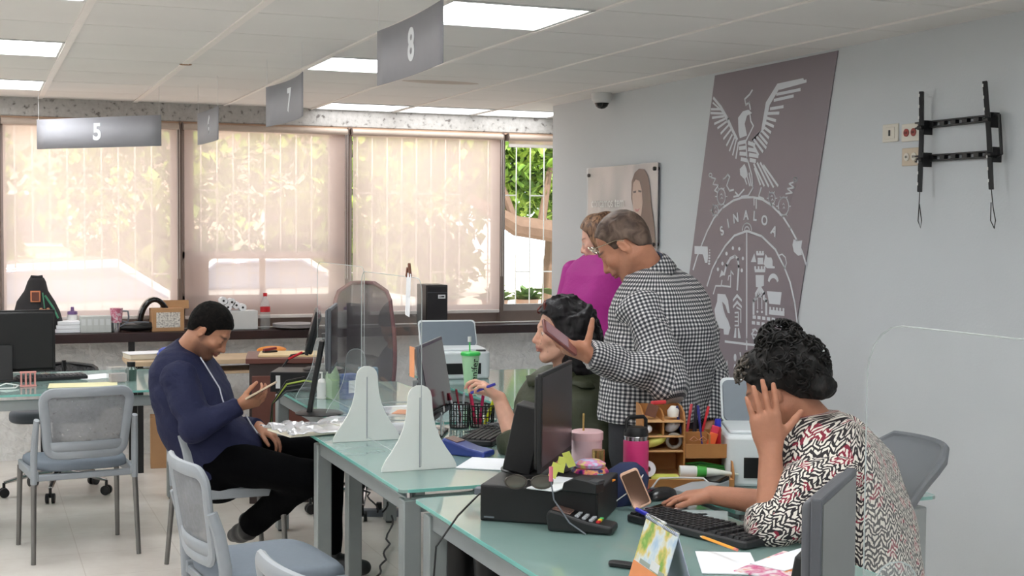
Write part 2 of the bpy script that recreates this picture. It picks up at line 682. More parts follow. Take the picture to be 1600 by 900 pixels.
# windows
M_alu = mat('window_aluminium', (120, 104, 96), 0.45, 0.3)
M_fr = mat('window_frame_grey', (168, 160, 156), 0.5)
M_barw = mat('grille_white', (236, 232, 224), 0.5, var=0.02)
YG = YB + 0.10
wx = [-5.2, -3.6, -2.25, -1.05, 0.15, 1.33, 2.525, 3.73, 4.95]
zt, zb = 2.28, 0.87
n = 0
for a in range(len(wx) - 1):
    xa, xb = wx[a], wx[a + 1]
    n += 1
    mb = MB()
    mb.box((xa, YG - 0.03, (zt + zb) / 2), (0.028, 0.11, zt - zb))
    mb.box((xb, YG - 0.03, (zt + zb) / 2), (0.020, 0.10, zt - zb))
    mb.box(((xa + xb) / 2, YG, zt - 0.015), (xb - xa, 0.06, 0.05))
    mb.box(((xa + xb) / 2, YG, zb + 0.03), (xb - xa, 0.06, 0.08))
    fo = struct(mb.build('window_%d' % n, M_alu, bev=0.002))
    inner = MB()
    if a == 5:       # the one with the transom and wide stiles
        for (x, wd) in ((xa + 0.055, 0.09), (xb - 0.065, 0.11)):
            inner.box((x, YG, (zt + zb) / 2), (wd, 0.045, zt - zb))
        inner.box(((xa + xb) / 2, YG, 1.37), (xb - xa, 0.045, 0.05))
        inner.box(((xa + xb) / 2, YG, 1.0), (xb - xa, 0.045, 0.17))
        inner.box((xa + 0.585, YG, 1.2), (0.035, 0.045, 0.34))
        inner.box((xa + 0.15, YG, 1.2), (0.11, 0.045, 0.34))
    else:
        inner.box((xb - 0.035, YG, (zt + zb) / 2), (0.045, 0.04, zt - zb))
        inner.box((xa + 0.03, YG, (zt + zb) / 2), (0.035, 0.04, zt - zb))
        inner.box(((xa + xb) / 2, YG, 0.955), (xb - xa, 0.05, 0.07))
    inner.build('window_sash', M_fr, fo, bev=0.002)
    MB().grid([[(x_, YG + 0.012, zb), (x_, YG + 0.012, zt)] for x_ in (xa + 0.01, xb - 0.01)]).build('window_glass', M_winglass, fo)
    # outside security bars
    g = MB()
    nb = int(round((xb - xa) / 0.118))
    for k in range(1, nb):
        x = xa + (xb - xa) * k / nb
        g.cyl((x, YG + 0.55, 0.8), (x, YG + 0.55, 2.4), 0.0048, seg=6)
        if k % 2 == 0:
            g.cyl((x, YG + 0.55, 1.84), (x + (xb - xa) / nb, YG + 0.55, 1.84), 0.006, seg=6)
        else:
            g.cyl((x, YG + 0.55, 1.22), (x + (xb - xa) / nb, YG + 0.55, 1.22), 0.006, seg=6)
    g.build('window_bars', M_barw, fo)

# ------------------------------------------------------------------ outside
M_pave = mat('pale_concrete_ground', (206, 198, 184), 0.9, var=0.06, nscale=1.5)
struct(MB().box((0, 45, -0.30), (160, 69, 0.2)).build('ground', M_pave))
M_house = mat('cream_house_wall', (206, 190, 168), 0.9, var=0.03, nscale=2)
hb = MB()
hb.box((-6, 34, 1.6), (34, 0.4, 4.4))
house = T('neighbour_house', 'cream house across the yard seen faintly through the blinds', 'building', (-6, 34, -0.2))
MB().box((0, 0, 2.2), (34, 5, 4.4)).build('wall', M_house, house)
MB().box((0, -0.2, 4.5), (35, 6.2, 0.22)).build('roof', mat('roof_tile', (150, 110, 90), 0.8), house)
for k, x in enumerate((-4.6, 1.2, 7.2, 13)):
    f = MB().box((x, -2.53, 1.9), (1.6, 0.1, 1.2)).build('window', M_white, house)
    MB().box((x, -2.59, 1.9), (1.45, 0.04, 1.05)).build('pane', M_dark, f)
rng = random.Random(5)
M_leaf = ramp_tex_mat('tree_leaves', [(0.3, (70, 104, 36)), (0.5, (126, 158, 52)), (0.7, (178, 196, 84))], 3, 0.6, detail=2)
M_leaf2 = ramp_tex_mat('plant_leaves', [(0.3, (86, 120, 70)), (0.7, (160, 186, 110))], 5, 0.6)
M_bark = mat('bark', (112, 88, 72), 0.9, var=0.12, nscale=12, bump=0.4, bscale=30)


def leaves_mb(cen, rad3, n, size, rg, droop=0.0):
    mb = MB()
    for _ in range(n):
        while True:
            p = Vector((rg.uniform(-1, 1), rg.uniform(-1, 1), rg.uniform(-1, 1)))
            if 0.25 < p.length < 1:
                break
        c = Vector((cen[0] + p.x * rad3[0], cen[1] + p.y * rad3[1], cen[2] + p.z * rad3[2]))
        s = size * rg.uniform(0.6, 1.3)
        R = Rz(rg.uniform(0, 6.3)) @ Rx(rg.uniform(-1.3, 1.3) + droop)
        mb.add([(0, 0, 0), (s * .35, s * .3, s * .08), (0, s, 0), (-s * .35, s * .3, s * .08)], [(0, 1, 2, 3)], R, c)
    return mb


def tree(name, label, loc, trunk, crowns, n, size, seed):
    t = T(name, label, 'tree', loc, group='trees outside the windows')
    rg = random.Random(seed)
    tb = MB()
    for pts, r in trunk:
        tb.tube(pts, r, 8)
    tb.build('trunk', M_bark, t)
    lb = MB()
    for (c, r3) in crowns:
        q = leaves_mb(c, r3, n, size, rg)
        lb.add(q.v, q.f)
    lb.build('foliage', M_leaf, t)
    return t


# branch seen through the bare pane at the right
p0 = atd(812, 352, 17.5)
tree('leaning_tree', 'leaning tree with thick crooked branch outside the uncovered window', (p0.x - 0.6, p0.y, -0.2),
     [([(3.2, 0, 0), (2.4, 0, 1.0), (1.2, 0, 1.72), (0.55, 0, 1.80), (-0.1, 0, 2.15)], [0.2, 0.18, 0.15, 0.13, 0.06]),
      ([(0.55, 0, 1.8), (0.35, 0.1, 2.4), (0.15, 0, 3.2)], [0.06, 0.045, 0.02]),
      ([(0.9, 0, 1.8), (1.05, 0.1, 2.5), (1.3, 0, 3.2)], [0.06, 0.04, 0.02])],
     [((0.3, 0.6, 3.2), (2.0, 0.9, 1.25)), ((1.2, 0.9, 2.4), (2.0, 0.5, 0.6))], 2600, 0.16, 3)
tree('tall_hedge_tree', 'dense bright green hedge tree beyond the uncovered window', (p0.x + 2.6, p0.y + 5, -0.2),
     [([(0, 0, 0), (0.1, 0, 2.5)], [0.22, 0.15])],
     [((-0.8, 0, 4.3), (3.6, 1.4, 2.3))], 7000, 0.24, 12)


for k, (x, y, s_, r_) in enumerate(((-3.4, 19.5, 1.0, 0.4), (-0.9, 22.5, 1.1, 1.9), (2.3, 20.8, 0.95, 3.1), (5.0, 21.0, 1.0, 4.4), (7.4, 24.5, 1.1, 5.3))):
    o = tree('garden_tree', 'leafy garden tree behind the parked cars, %s' % ['leftmost', 'second from left', 'in the middle', 'fourth from left', 'rightmost'][k], (x, y, -0.2),
             [([(0, 0, 0), (0.1, 0, 1.0), (0, 0, 2.0)], [0.2, 0.15, 0.1])], [((0, 0, 2.3), (1.7 * s_, 1.0, 1.35 * s_)), ((0.3, 0, 1.1), (1.3 * s_, 0.8, 0.7))], 1500, 0.24, 20 + k)


def car(name, label, loc, rz, col, glass):
    t = T(name, label, 'car', loc, rz, 'cars parked outside')
    prof = [(-2.1, 0.35), (-2.15, 0.7), (-1.95, 0.86), (-1.25, 0.95), (-0.75, 1.38), (0.35, 1.43), (1.0, 1.02), (1.9, 0.86), (2.1, 0.62), (2.1, 0.32)]
    R = Matrix(((1, 0, 0), (0, 0, -1), (0, 1, 0)))
    MB().prism(prof, -0.82, 0.82, R).build('body', mat('car_' + name, col, 0.2, 0.2, coat=0.6), t, bev=0.08, seg=3)
    gp = [(-1.15, 0.98), (-0.72, 1.33), (0.32, 1.37), (0.86, 1.03)]
    MB().prism(gp, -0.84, 0.84, R).build('side_windows', glass, t, bev=0.02)
    for x in (-1.35, 1.3):
        for y in (-0.8, 0.8):
            wmb = MB().cyl((x, y - 0.1, 0.32), (x, y + 0.1, 0.32), 0.32, seg=20)
            wh = wmb.build('wheel', M_black, t, bev=0.03)
            MB().cyl((x, y - 0.105 if y < 0 else y - 0.05, 0.32), (x, y + 0.05 if y < 0 else y + 0.105, 0.32), 0.18, seg=12).build('hubcap', M_chrome, wh)
    return t


M_cglass = mat('car_glass', (150, 168, 196), 0.05, 0.6)
car('sedan', 'pale sedan parked outside the left window', (0.95, 15.0, -0.2), rad(4), (214, 214, 216), M_cglass)
car('hatchback', 'white hatchback parked outside behind the middle blind', (3.55, 17.5, -0.2), rad(-6), (238, 238, 236), M_cglass)

# potted plants on the ledge outside the bare window
MB_ledge = MB().box((4.7, 10.72, 0.34), (2.6, 0.5, 0.98))
struct(MB_ledge.build('planter_ledge', mat('ledge_render', (222, 200, 184), 0.9)))


def planter(name, label, x, y, r, seed, n, L, wide=0.35):
    t = T(name, label, 'plant', (x, y, 0.83), group='plants outside the window')
    MB().lathe([(r * .75, 0), (r, 0.14), (r * 1.05, 0.14), (r * 0.95, 0.14), (r * .9, 0.12), (0.0, 0.12)], 16).build('pot', mat('pink_clay_pot', (222, 186, 160), 0.8), t)
    lb = MB()
    rg = random.Random(seed)
    for k in range(n):
        a = rg.uniform(0, 6.28)
        e = rg.uniform(0.3, 1.3)
        l = L * rg.uniform(0.6, 1.1)
        d = Vector((cos(a) * cos(e), sin(a) * cos(e), sin(e)))
        sd = Vector((-sin(a), cos(a), 0)) * l * wide * 0.5
        b = Vector((0, 0, 0.11)) + d * r * 0.3
        lb.add([b - sd * .3, b + sd * .3, b + d * l * .5 + sd + Vector((0, 0, .02)), b + d * l - Vector((0, 0, l * .15)), b + d * l * .5 - sd + Vector((0, 0, .02))], [(0, 1, 2, 3, 4)])
    lb.build('leaves', M_leaf2, t)
    return t


planter('potted_plant', 'bushy potted plant at the left end of the outside ledge', 4.08, 10.68, 0.115, 1, 60, 0.17)
planter('potted_plant', 'round leafy potted plant in the middle of the outside ledge', 4.38, 10.70, 0.105, 2, 46, 0.14, 0.6)
planter('potted_agave', 'spiky potted agave outside at the right edge of the window', 4.84, 10.70, 0.115, 4, 16, 0.42, 0.10)
planter('potted_plant', 'leafy potted plant behind the lower corner of the right blind', 3.62, 10.68, 0.125, 6, 60, 0.26, 0.3)


# ------------------------------------------------------------------ blinds
def blind_mat():
    m, nt, out = newmat('blind_fabric')
    tc = node(nt, 'ShaderNodeTexCoord')
    nz = node(nt, 'ShaderNodeTexNoise', inp={'Scale': 1.3, 'Detail': 2})
    nt.links.new(tc.outputs['Object'], nz.inputs['Vector'])
    cr = node(nt, 'ShaderNodeMix', data_type='RGBA')
    cr.inputs[6].default_value = (0.90, 0.70, 0.635, 1)
    cr.inputs[7].default_value = (0.93, 0.745, 0.67, 1)
    nt.links.new(nz.outputs[0], cr.inputs[0])
    tr = node(nt, 'ShaderNodeBsdfTransparent', inp={0: (1.0, 0.88, 0.82, 1)})
    tl = node(nt, 'ShaderNodeBsdfTranslucent')
    df = node(nt, 'ShaderNodeBsdfDiffuse')
    nt.links.new(cr.outputs[2], tl.inputs[0])
    nt.links.new(cr.outputs[2], df.inputs[0])
    a = node(nt, 'ShaderNodeMixShader', inp={0: 0.45})
    nt.links.new(tl.outputs[0], a.inputs[1])
    nt.links.new(df.outputs[0], a.inputs[2])
    b = node(nt, 'ShaderNodeMixShader', inp={0: 0.24})
    nt.links.new(a.outputs[0], b.inputs[1])
    nt.links.new(tr.outputs[0], b.inputs[2])
    nt.links.new(b.outputs[0], out.inputs[0])
    return m


M_blind = blind_mat()
M_rail = mat('blind_rail', (234, 226, 220), 0.5, var=0.01)
M_roll = mat('blind_roll', (196, 178, 164), 0.7)


def blind(xa, xb, zbot, label, rolled=False, ztop=2.265):
    t = T('roller_blind', label, 'roller blind', ((xa + xb) / 2, YB - 0.03, ztop), group='roller blinds on the window wall')
    hw = (xb - xa) / 2
    MB().cyl((-hw, 0, -0.005), (hw, 0, -0.005), 0.022).build('roller_tube', M_roll, t)
    for s_ in (-1, 1):
        MB().box((s_ * (hw + 0.006), 0.005, 0.0), (0.008, 0.05, 0.05)).build('bracket', M_alu, t, bev=0.002)
    z1 = zbot - ztop
    MB().grid([[(x_, 0.024, 0), (x_, 0.024, z1)] for x_ in (-hw + 0.01, hw - 0.01)]).build('fabric', M_blind, t)
    MB().box((0, 0.024, z1), (2 * hw - 0.02, 0.016, 0.026)).build('bottom_rail', M_rail, t, bev=0.005)
    ch = MB()
    for sx in (0.0, 0.014):
        ch.tube([(hw - 0.012 + sx, -0.012, 0), (hw - 0.012 + sx, -0.012, -0.5), (hw - 0.012 + sx, -0.012, z1 * 0.8)], 0.0016, 5)
    ch.build('pull_chain', M_rail, t)
    return t


blind(0.168, 1.316, 0.945, 'beige roller blind lowered behind hanging sign 5')
blind(1.346, 2.508, 0.935, 'beige roller blind lowered over the window with a transom')
blind(2.545, 3.712, 0.945, 'beige roller blind next to the uncovered window')
blind(3.76, 4.93, 2.20, 'roller blind rolled all the way up over the uncovered window')
blind(-1.03, 0.132, 0.945, 'beige roller blind at the left edge of the window wall')

# ------------------------------------------------------------------ ceiling lights
M_lamp = mat('lamp_diffuser', (255, 255, 255), 0.5, var=0, emit=(0.96, 0.985, 1.0), estr=PANEL_STRENGTH)
M_lamp2 = mat('lamp_diffuser_soft', (255, 255, 255), 0.5, var=0, emit=(0.96, 0.985, 1.0), estr=PANEL_STRENGTH * 0.32)
lproto = None
lab = {(3, -1): 'square lit ceiling panel right behind hanging sign 8', (3, 2): 'square lit ceiling panel half hidden behind hanging sign 8, further back',
       (0, 2): 'lit ceiling panel at left edge, nearer one', (0, 5): 'lit ceiling panel at left edge, closest to the windows',
       (4, 6): 'lit ceiling panel against the beam, leftmost of its row', (5, 6): 'lit ceiling panel against the beam, in the middle of its row',
       (6, 6): 'lit ceiling panel against the beam beside the right wall'}
for (i, j) in sorted(LIGHT_CELLS):
    cx, cy = (tX(i) + tX(i + 1)) / 2, (tY(j) + tY(j + 1)) / 2
    if cx > XR2 - 0.3 or cy > YB or cx < XL + 0.3:
        continue
    l_ = lab.get((i, j), 'square lit ceiling panel out of view behind or left of the camera')
    if j == 6:
        cy = (tY(6) + YB) / 2 - 0.01
    if lproto is None:
        t = T('ceiling_light', l_, 'ceiling light', (cx, cy, CEIL), group='square ceiling light panels')
        fr = MB()
        h = 0.297
        for a in range(4):
            R = Rz(a * pi / 2)
            fr.box((0, h - 0.01, 0.004), (2 * h, 0.022, 0.014), R, (0, 0, 0))
        fr.build('frame', M_white, t, bev=0.002)
        MB().box((0, 0, 0.010), (0.555, 0.555, 0.006)).build('diffuser', M_lamp, t)
        lproto = t
    else:
        o = dup(lproto, (cx, cy, CEIL), 0, l_)
        if j == 6:
            o.scale = (1, 0.86, 1)
            for ch in o.children:
                if ch.name.startswith('diffuser'):
                    ch.data = ch.data.copy()
                    ch.data.materials[0] = M_lamp2
# ================================================================== hanging signs
M_sign = mat('silver_sign', (154, 154, 160), 0.68, 0.08, var=0.02)
M_signn = mat('sign_digit', (226, 230, 234), 0.5, var=0)


def sign(num, a, b, ztop, zbot, label, bend=0.0):
    a, b = Vector(a), Vector(b)
    mid = (a + b) / 2
    d = (b - a)
    L = d.length
    ang = math.atan2(d.y, d.x)
    t = T('hanging_sign', label, 'sign', (mid.x, mid.y, zbot), ang, 'numbered signs hanging from the ceiling')
    H = ztop - zbot
    n = 12
    pts_f = []
    mb = MB()
    P = [[(-L / 2 + L * i / n, bend * (1 - (2 * i / n - 1) ** 2), z) for z in (0, H)] for i in range(n + 1)]
    mb.grid(P)
    mb.build('panel', M_sign, t, solid=0.004)
    tx = text_mb(str(num), H * 0.76, 0.005 * H / 0.2, 0.0015)
    Rf = Matrix(((1, 0, 0), (0, 0, -1), (0, 1, 0)))
    place(tx, Rf, (0, bend - 0.0035, H * 0.5)).build('digit', M_signn, t, ang=20)
    th = MB()
    for s_ in (-1, 1):
        th.cyl((s_ * (L / 2 - 0.015), 0, H - 0.005), (s_ * (L / 2 - 0.015), 0, CEIL - zbot - 0.002), 0.0011, seg=5)
    th.build('hanging_threads', M_white, t)
    return t


# sign 5 faces the room; 6, 7, 8 run along the row of desks
A = atd(58, 233, 8.6); B = atd(252, 233, 8.15)
zt5, zb5 = 2.297, 2.085
A8f, A8n = atd(590, 90, 4.85), atd(692, 52, 4.15)
A7f, A7n = atd(416, 165, 6.85), atd(473, 145, 6.15)
A6f, A6n = atd(309, 200, 8.1), atd(341, 195, 7.55)
sign(5, (A.x, A.y, 0), (B.x, B.y, 0), atd(155, 184, 8.4).z, atd(155, 231, 8.4).z, 'silver hanging sign with number 5 in front of the blinds')
sign(6, (A6f.x, A6f.y, 0), (A6n.x, A6n.y, 0), atd(325, 171, 7.8).z, atd(325, 222, 7.8).z, 'small-looking far silver sign with number 6', 0.01)
sign(7, (A7f.x, A7f.y, 0), (A7n.x, A7n.y, 0), atd(445, 125, 6.5).z, atd(445, 190, 6.5).z, 'silver hanging sign with number 7, between signs 6 and 8', 0.03)
sign(8, (A8f.x, A8f.y, 0), (A8n.x, A8n.y, 0), atd(640, 26, 4.5).z, atd(640, 117, 4.5).z, 'largest-looking silver hanging sign with number 8, nearest', 0.015)

# security camera on the ceiling
p = onz(949, 150, CEIL)
p = Vector((XW - 0.2, 7.55, CEIL))
p = onz(948, 146, CEIL)
p = Vector((min(p.x, XW - 0.085), p.y, CEIL))
t = T('security_camera', 'white dome security camera under the ceiling by the right wall', 'camera', p)
MB().lathe([(0.0, 0.0), (0.064, 0.0), (0.066, -0.02), (0.062, -0.045), (0.055, -0.052), (0, -0.052)][::-1], 24).build('housing', M_white, t)
dm = MB().lathe([(0.0, -0.098), (0.02, -0.094), (0.036, -0.082), (0.045, -0.062), (0.046, -0.050)], 24).build('dome', M_blackgl, t)
MB().lathe([(0.0465, -0.062), (0.052, -0.060), (0.053, -0.050), (0.047, -0.050)], 24, cap=False).build('dome_ring', M_white, t)

# ------------------------------------------------------------------ TV wall bracket
t = T('tv_wall_bracket', 'empty black television wall bracket with hanging pull cords', 'tv bracket', (XW, 4.5, 1.9))


def wl(u, v, off=0.0):     # point on the right wall relative to bracket base
    q = onx(u, v, XW - off)
    return q - Vector((XW, 4.5, 1.9))


for (u1, v1, u2, v2) in ((1436, 195, 1560, 186), (1436, 248, 1560, 241)):
    a, b = wl(u1, v1), wl(u2, v2)
    mb = MB()
    c = (a + b) / 2
    ln = abs(a.y - b.y)
    z = c.z
    for dz in (0.011, -0.011):
        mb.box((-0.012, c.y, z + dz), (0.022, ln, 0.007))
    nsl = 7
    for k in range(nsl):
        mb.box((-0.012, c.y - ln / 2 + ln * (k + 0.5) / nsl, z), (0.02, ln / nsl * 0.45, 0.016))
    mb.build('rail', M_black, t, bev=0.0015)
for k, (u1, v1, u2, v2) in enumerate(((1440, 143, 1437, 300), (1539, 127, 1549, 296))):
    a, b = wl(u1, v1, 0.05), wl(u2, v2, 0.06)
    mb = MB()
    mb.tube([a, (a + b) / 2 + Vector((0.004, 0, 0)), b], 0.014, 4, flat=0.8, up=(0, 1, 0))
    arm = mb.build('arm', M_black, t, bev=0.002)
    h = MB()
    for q in range(9):
        pz_ = a.lerp(b, 0.04 + 0.11 * q)
        if abs(q - 4) < 2:
            continue
        h.box(pz_ + Vector((-0.0125, 0, 0)), (0.002, 0.006, 0.012))
    h.build('slot', M_white, arm)
    mb2 = MB()
    for vv in ((0.36), (0.68)):
        q = a.lerp(b, vv)
        mb2.box(q + Vector((0.025, -0.012, 0)), (0.045, 0.006, 0.06))
        mb2.cyl(q + Vector((-0.005, -0.02, 0)), q + Vector((-0.005, 0.012, 0)), 0.009, seg=12)
    if k == 1:
        q1, q2 = a.lerp(b, 0.36) + Vector((0.02, -0.045, 0)), a.lerp(b, 0.68) + Vector((0.02, -0.045, 0))
        mb2.tube([q1 + Vector((0, 0.03, 0.02)), q1 + Vector((0, 0, 0.015)), q1, q2, q2 + Vector((0, 0.03, -0.01))], 0.007, 6)
    mb2.build('tilt_hinge', M_black, t, bev=0.001)
    L = 0.15
    dy = -0.012 if k else 0.003
    MB().tube([b, b + Vector((0.0, dy, -0.07)), b + Vector((0, dy * 2.2, -L * 0.8)), b + Vector((0.01, dy * 0.8, -L)), b + Vector((0.01, -dy, -L * 0.8)), b + Vector((0, 0, -0.05))], 0.0022, 6).build('pull_cord', M_black, t)

# outlets
M_plate = mat('cream_plate', (222, 216, 204), 0.5, var=0.01)
M_socket = mat('socket_ivory', (206, 190, 168), 0.5, var=0.01)
for (u, v, lb_, kind) in ((1393, 208, 'white wall plate with a small dark key switch', 0), (1424.5, 207, 'white wall plate with two red power sockets', 1), (1425, 245, 'beige wall plate with two ivory power sockets', 2)):
    q = onx(u, v, XW)
    t = T('wall_outlet', lb_, 'wall outlet', q, group='wall outlets beside the tv bracket')
    MB().box((-0.004, 0, 0), (0.008, 0.118 if kind else 0.108, 0.076 if kind else 0.078)).build('plate', M_plate if kind < 2 else M_socket, t, bev=0.003)
    if kind == 0:
        MB().box((-0.009, 0, 0), (0.004, 0.066, 0.05)).build('insert', M_plate, t, bev=0.002)
        MB().box((-0.012, 0.0, 0), (0.004, 0.012, 0.026)).build('key_slot', M_black, t, bev=0.002)
    else:
        for s_ in (-1, 1):
            sk = MB()
            R = Ry(pi / 2)
            sk.lathe([(0.0, 0), (0.017, 0), (0.017, 0.004), (0, 0.004)], 16, R, (-0.012, s_ * 0.024, 0))
            so_ = sk.build('socket', mat('socket_red', (150, 52, 44), 0.5) if kind == 1 else M_plate, t)
            MB().box((-0.0125, s_ * 0.024 + 0.005, 0.0), (0.002, 0.003, 0.010)).box((-0.0125, s_ * 0.024 - 0.005, 0.0), (0.002, 0.003, 0.010)).build('slot', M_black, so_)

# ------------------------------------------------------------------ banner with the emblem
BX = XW - 0.006
t = T('wall_banner', 'tall slanted mauve-grey wall banner with a white SINALOA coat of arms', 'banner', (XW, 6.0, 0.0))
tb = Vector((XW, 6.0, 0))
c1, c2 = onx(1117, 118, BX), onx(1309, 79, BX)
sl_ = 0.236
zb_ = 0.12
quad = [c1, c2, Vector((BX, c2.y + sl_ * (c2.z - zb_), zb_)), Vector((BX, c1.y + sl_ * (c1.z - zb_), zb_))]
mb = MB()
vs = [q - tb for q in quad] + [q - tb + Vector((0.004, 0, 0)) for q in quad]
mb.add(vs, [(0, 1, 2, 3), (7, 6, 5, 4), (0, 4, 5, 1), (1, 5, 6, 2), (2, 6, 7, 3), (3, 7, 4, 0)])
mb.build('sheet', mat('banner_vinyl', (134, 124, 132), 0.42, var=0.05, nscale=1.2), t)
M_emb = mat('banner_print_white', (212, 216, 222), 0.55, var=0)


def zz(kind, pts):
    """emblem drawing coordinates (three drawing tables) -> points on the banner"""
    r = []
    for (x, y) in pts:
        if kind == 'a':
            u, v = 850 + x / 3.0, 60 + y / 3.0
        elif kind == 'b':
            u, v = 1080 + x / 5.625, 260 + y / 5.625
        else:
            u, v = 1080 + x / 5.625, 370 + y / 5.625
        q = onx(u, v, BX - 0.0008)
        r.append(q - tb)
    return r


class Draw:
    def __init__(s):
        s.mb = MB()
        s.k = 0

    def line(s, kind, pts, w=0.012, closed=False):
        P = zz(kind, pts)
        if closed:
            P = P + [P[0]]
        s.k += 1
        off = Vector((-0.00015 * (s.k % 5), 0, 0))
        for a, b in zip(P[:-1], P[1:]):
            d = (b - a)
            if d.length < 1e-6:
                continue
            d.normalize()
            nrm = Vector((0, -d.z, d.y)) * (w / 2)
            e = d * (w * 0.35)
            s.mb.add([a - e - nrm + off, b + e - nrm + off, b + e + nrm + off, a - e + nrm + off], [(0, 1, 2, 3)])
        return s

    def poly(s, kind, pts):
        P = zz(kind, pts)
        s.k += 1
        off = Vector((-0.00015 * (s.k % 5), 0, 0))
        s.mb.add([p + off for p in P], [tuple(range(len(P)))])
        return s

    def dot(s, kind, x, y, rx, ry=None, ring=0):
        ry = ry or rx
        pts = [(x + rx * cos(a * pi / 8), y + ry * sin(a * pi / 8)) for a in range(16)]
        if ring:
            return s.line(kind, pts, ring, True)
        return s.poly(kind, pts)


def arc(cx, cy, rx, ry, a0, a1, n=24):
    return [(cx + rx * cos(rad(a0 + (a1 - a0) * i / n)), cy - ry * sin(rad(a0 + (a1 - a0) * i / n))) for i in range(n + 1)]


E = Draw()
E.poly('a', [(985, 484), (1018, 430), (1040, 300), (1094, 212), (1215, 186), (1220, 198), (1108, 228), (1058, 312), (1034, 425), (975, 474)])
for q in ([(1105, 234), (1228, 200)], [(1092, 262), (1200, 240)], [(1080, 290), (1168, 270)], [(1062, 330), (1120, 320)], [(1050, 352), (1100, 350)],
          [(1043, 373), (1085, 385)], [(1038, 395), (1075, 412)], [(1030, 415), (1062, 440)], [(1020, 432), (1052, 465)], [(1010, 450), (1045, 492)],
          [(998, 462), (1040, 512)], [(985, 475), (1025, 530)], [(976, 490), (1005, 545)]):
    E.line('a', q, 0.015)
E.line('a', [(795, 280), (830, 322), (862, 378), (885, 430), (905, 472)], 0.016)
E.line('a', [(792, 302), (835, 340), (866, 400), (900, 470)], 0.010)
for q in ([(785, 332), (825, 332)], [(783, 350), (838, 352)], [(790, 372), (842, 365)], [(800, 400), (848, 377)], [(815, 420), (858, 388)], [(830, 445), (864, 408)],
          [(843, 470), (874, 430)], [(857, 500), (882, 452)], [(870, 525), (892, 467)], [(885, 545), (900, 480)], [(900, 560), (911, 490)]):
    E.line('a', q, 0.013)
E.poly('a', [(912, 440), (910, 372), (932, 342), (958, 334), (976, 350), (952, 362), (941, 400), (952, 455), (918, 468)])
E.line('a', [(965, 350), (970, 388), (982, 410), (965, 445), (946, 482), (952, 560), (974, 640), (980, 700), (958, 737), (925, 742)], 0.010)
E.line('a', [(976, 243), (964, 262), (941, 285), (946, 312), (962, 300), (967, 332)], 0.011)
for q in ([(917, 490), (942, 484)], [(917, 515), (942, 512)], [(920, 540), (945, 542)], [(926, 566), (952, 572)], [(960, 490), (986, 500)], [(960, 520), (992, 526)], [(964, 545), (1002, 552)], [(968, 570), (990, 575)]):
    E.line('a', q, 0.020)
for q in ([(985, 590), (1032, 690)], [(1000, 585), (1052, 692)], [(1015, 585), (1075, 696)], [(1030, 596), (1096, 690)], [(988, 610), (1014, 684)]):
    E.line('a', q, 0.013)
E.poly('a', [(940, 588), (918, 612), (920, 640), (942, 662), (956, 640), (950, 610)])
for q in ([(935, 640), (950, 682)], [(950, 640), (964, 690)], [(962, 632), (972, 690)], [(938, 708), (912, 738), (890, 742)], [(912, 738), (898, 722)], [(1018, 700), (1006, 742), (1030, 752)], [(985, 752), (985, 780)], [(995, 752), (995, 796)]):
    E.line('a', q, 0.010)
# cacti
for (x, y, rx, ry) in ((265, 265, 36, 72), (212, 385, 26, 42), (710, 280, 28, 50), (812, 350, 46, 80)):
    E.dot('b', x, y, rx, ry, ring=0.0085)
    for a in range(0, 360, 60):
        E.line('b', [(x + rx * cos(rad(a)), y + ry * sin(rad(a))), (x + (rx + 16) * cos(rad(a)), y + (ry + 16) * sin(rad(a)))], 0.006)
    E.line('b', [(x - 8, y - 14), (x, y - 26), (x + 8, y - 12)], 0.005)
    E.line('b', [(x - 4, y + 20), (x + 4, y + 4), (x + 12, y + 20)], 0.005)
E.dot('b', 170, 76, 13, 15, ring=0.007)
E.line('b', [(178, 98), (214, 108), (190, 158), (240, 165), (206, 212), (236, 230)], 0.008)
E.line('b', [(282, 112), (300, 100), (322, 70), (338, 92), (312, 168), (338, 215), (372, 205)], 0.010)
E.dot('b', 914, 116, 15, 18, ring=0.007)
E.line('b', [(898, 140), (862, 152), (906, 186), (846, 196), (888, 232), (832, 240)], 0.008)
E.mb.build('eagle_emblem', M_emb, t)
E = Draw()
E.line('b', [(18, 905), (50, 800), (92, 690), (140, 570), (200, 455), (275, 365), (370, 300), (450, 274), (540, 270), (625, 290), (705, 340), (805, 440), (870, 540), (930, 650), (975, 750), (1012, 868)], 0.012)
E.line('c', [(140, 430), (185, 285), (230, 195), (300, 80), (380, -10), (490, -52), (620, -5), (740, 112), (820, 270), (870, 400), (910, 580), (935, 780), (940, 900)], 0.012)
E.line('c', [(488, -50), (488, 900), (488, 990)], 0.012)
E.line('c', [(300, 920), (500, 945), (760, 975)], 0.012)
E.line('b', arc(490, 560, 40, 62, 0, 180, 12), 0.008)
E.line('b', arc(490, 560, 20, 30, 0, 180, 8), 0.008)
E.line('b', [(775, 780), (800, 772), (828, 800), (838, 850), (825, 895)], 0.007)
E.poly('b', [(30, 700), (145, 705), (150, 790), (142, 848), (122, 848), (108, 790), (100, 772), (30, 770)])
for k in range(6):
    E.dot('b', 163 - k * 1, 735 + k * 24, 5 + k, 6 + k)
E.poly('b', [(900, 640), (935, 655), (976, 650), (966, 720), (972, 778), (940, 786), (902, 750), (890, 690)])
for (x, y) in ((367, 100), (423, 106), (311, 148), (455, 190), (275, 235), (235, 286), (445, 295)):
    E.dot('c', x, y, 10, 17)
E.line('c', [(290, 330), (310, 250), (345, 190), (385, 170), (412, 195), (418, 260), (406, 462)], 0.016)
E.poly('c', [(248, 358), (268, 290), (300, 335), (275, 340)])
E.line('c', [(195, 500), (215, 430), (262, 432), (270, 385)], 0.009)
E.line('c', [(270, 430), (345, 440), (350, 300), (370, 330)], 0.009)
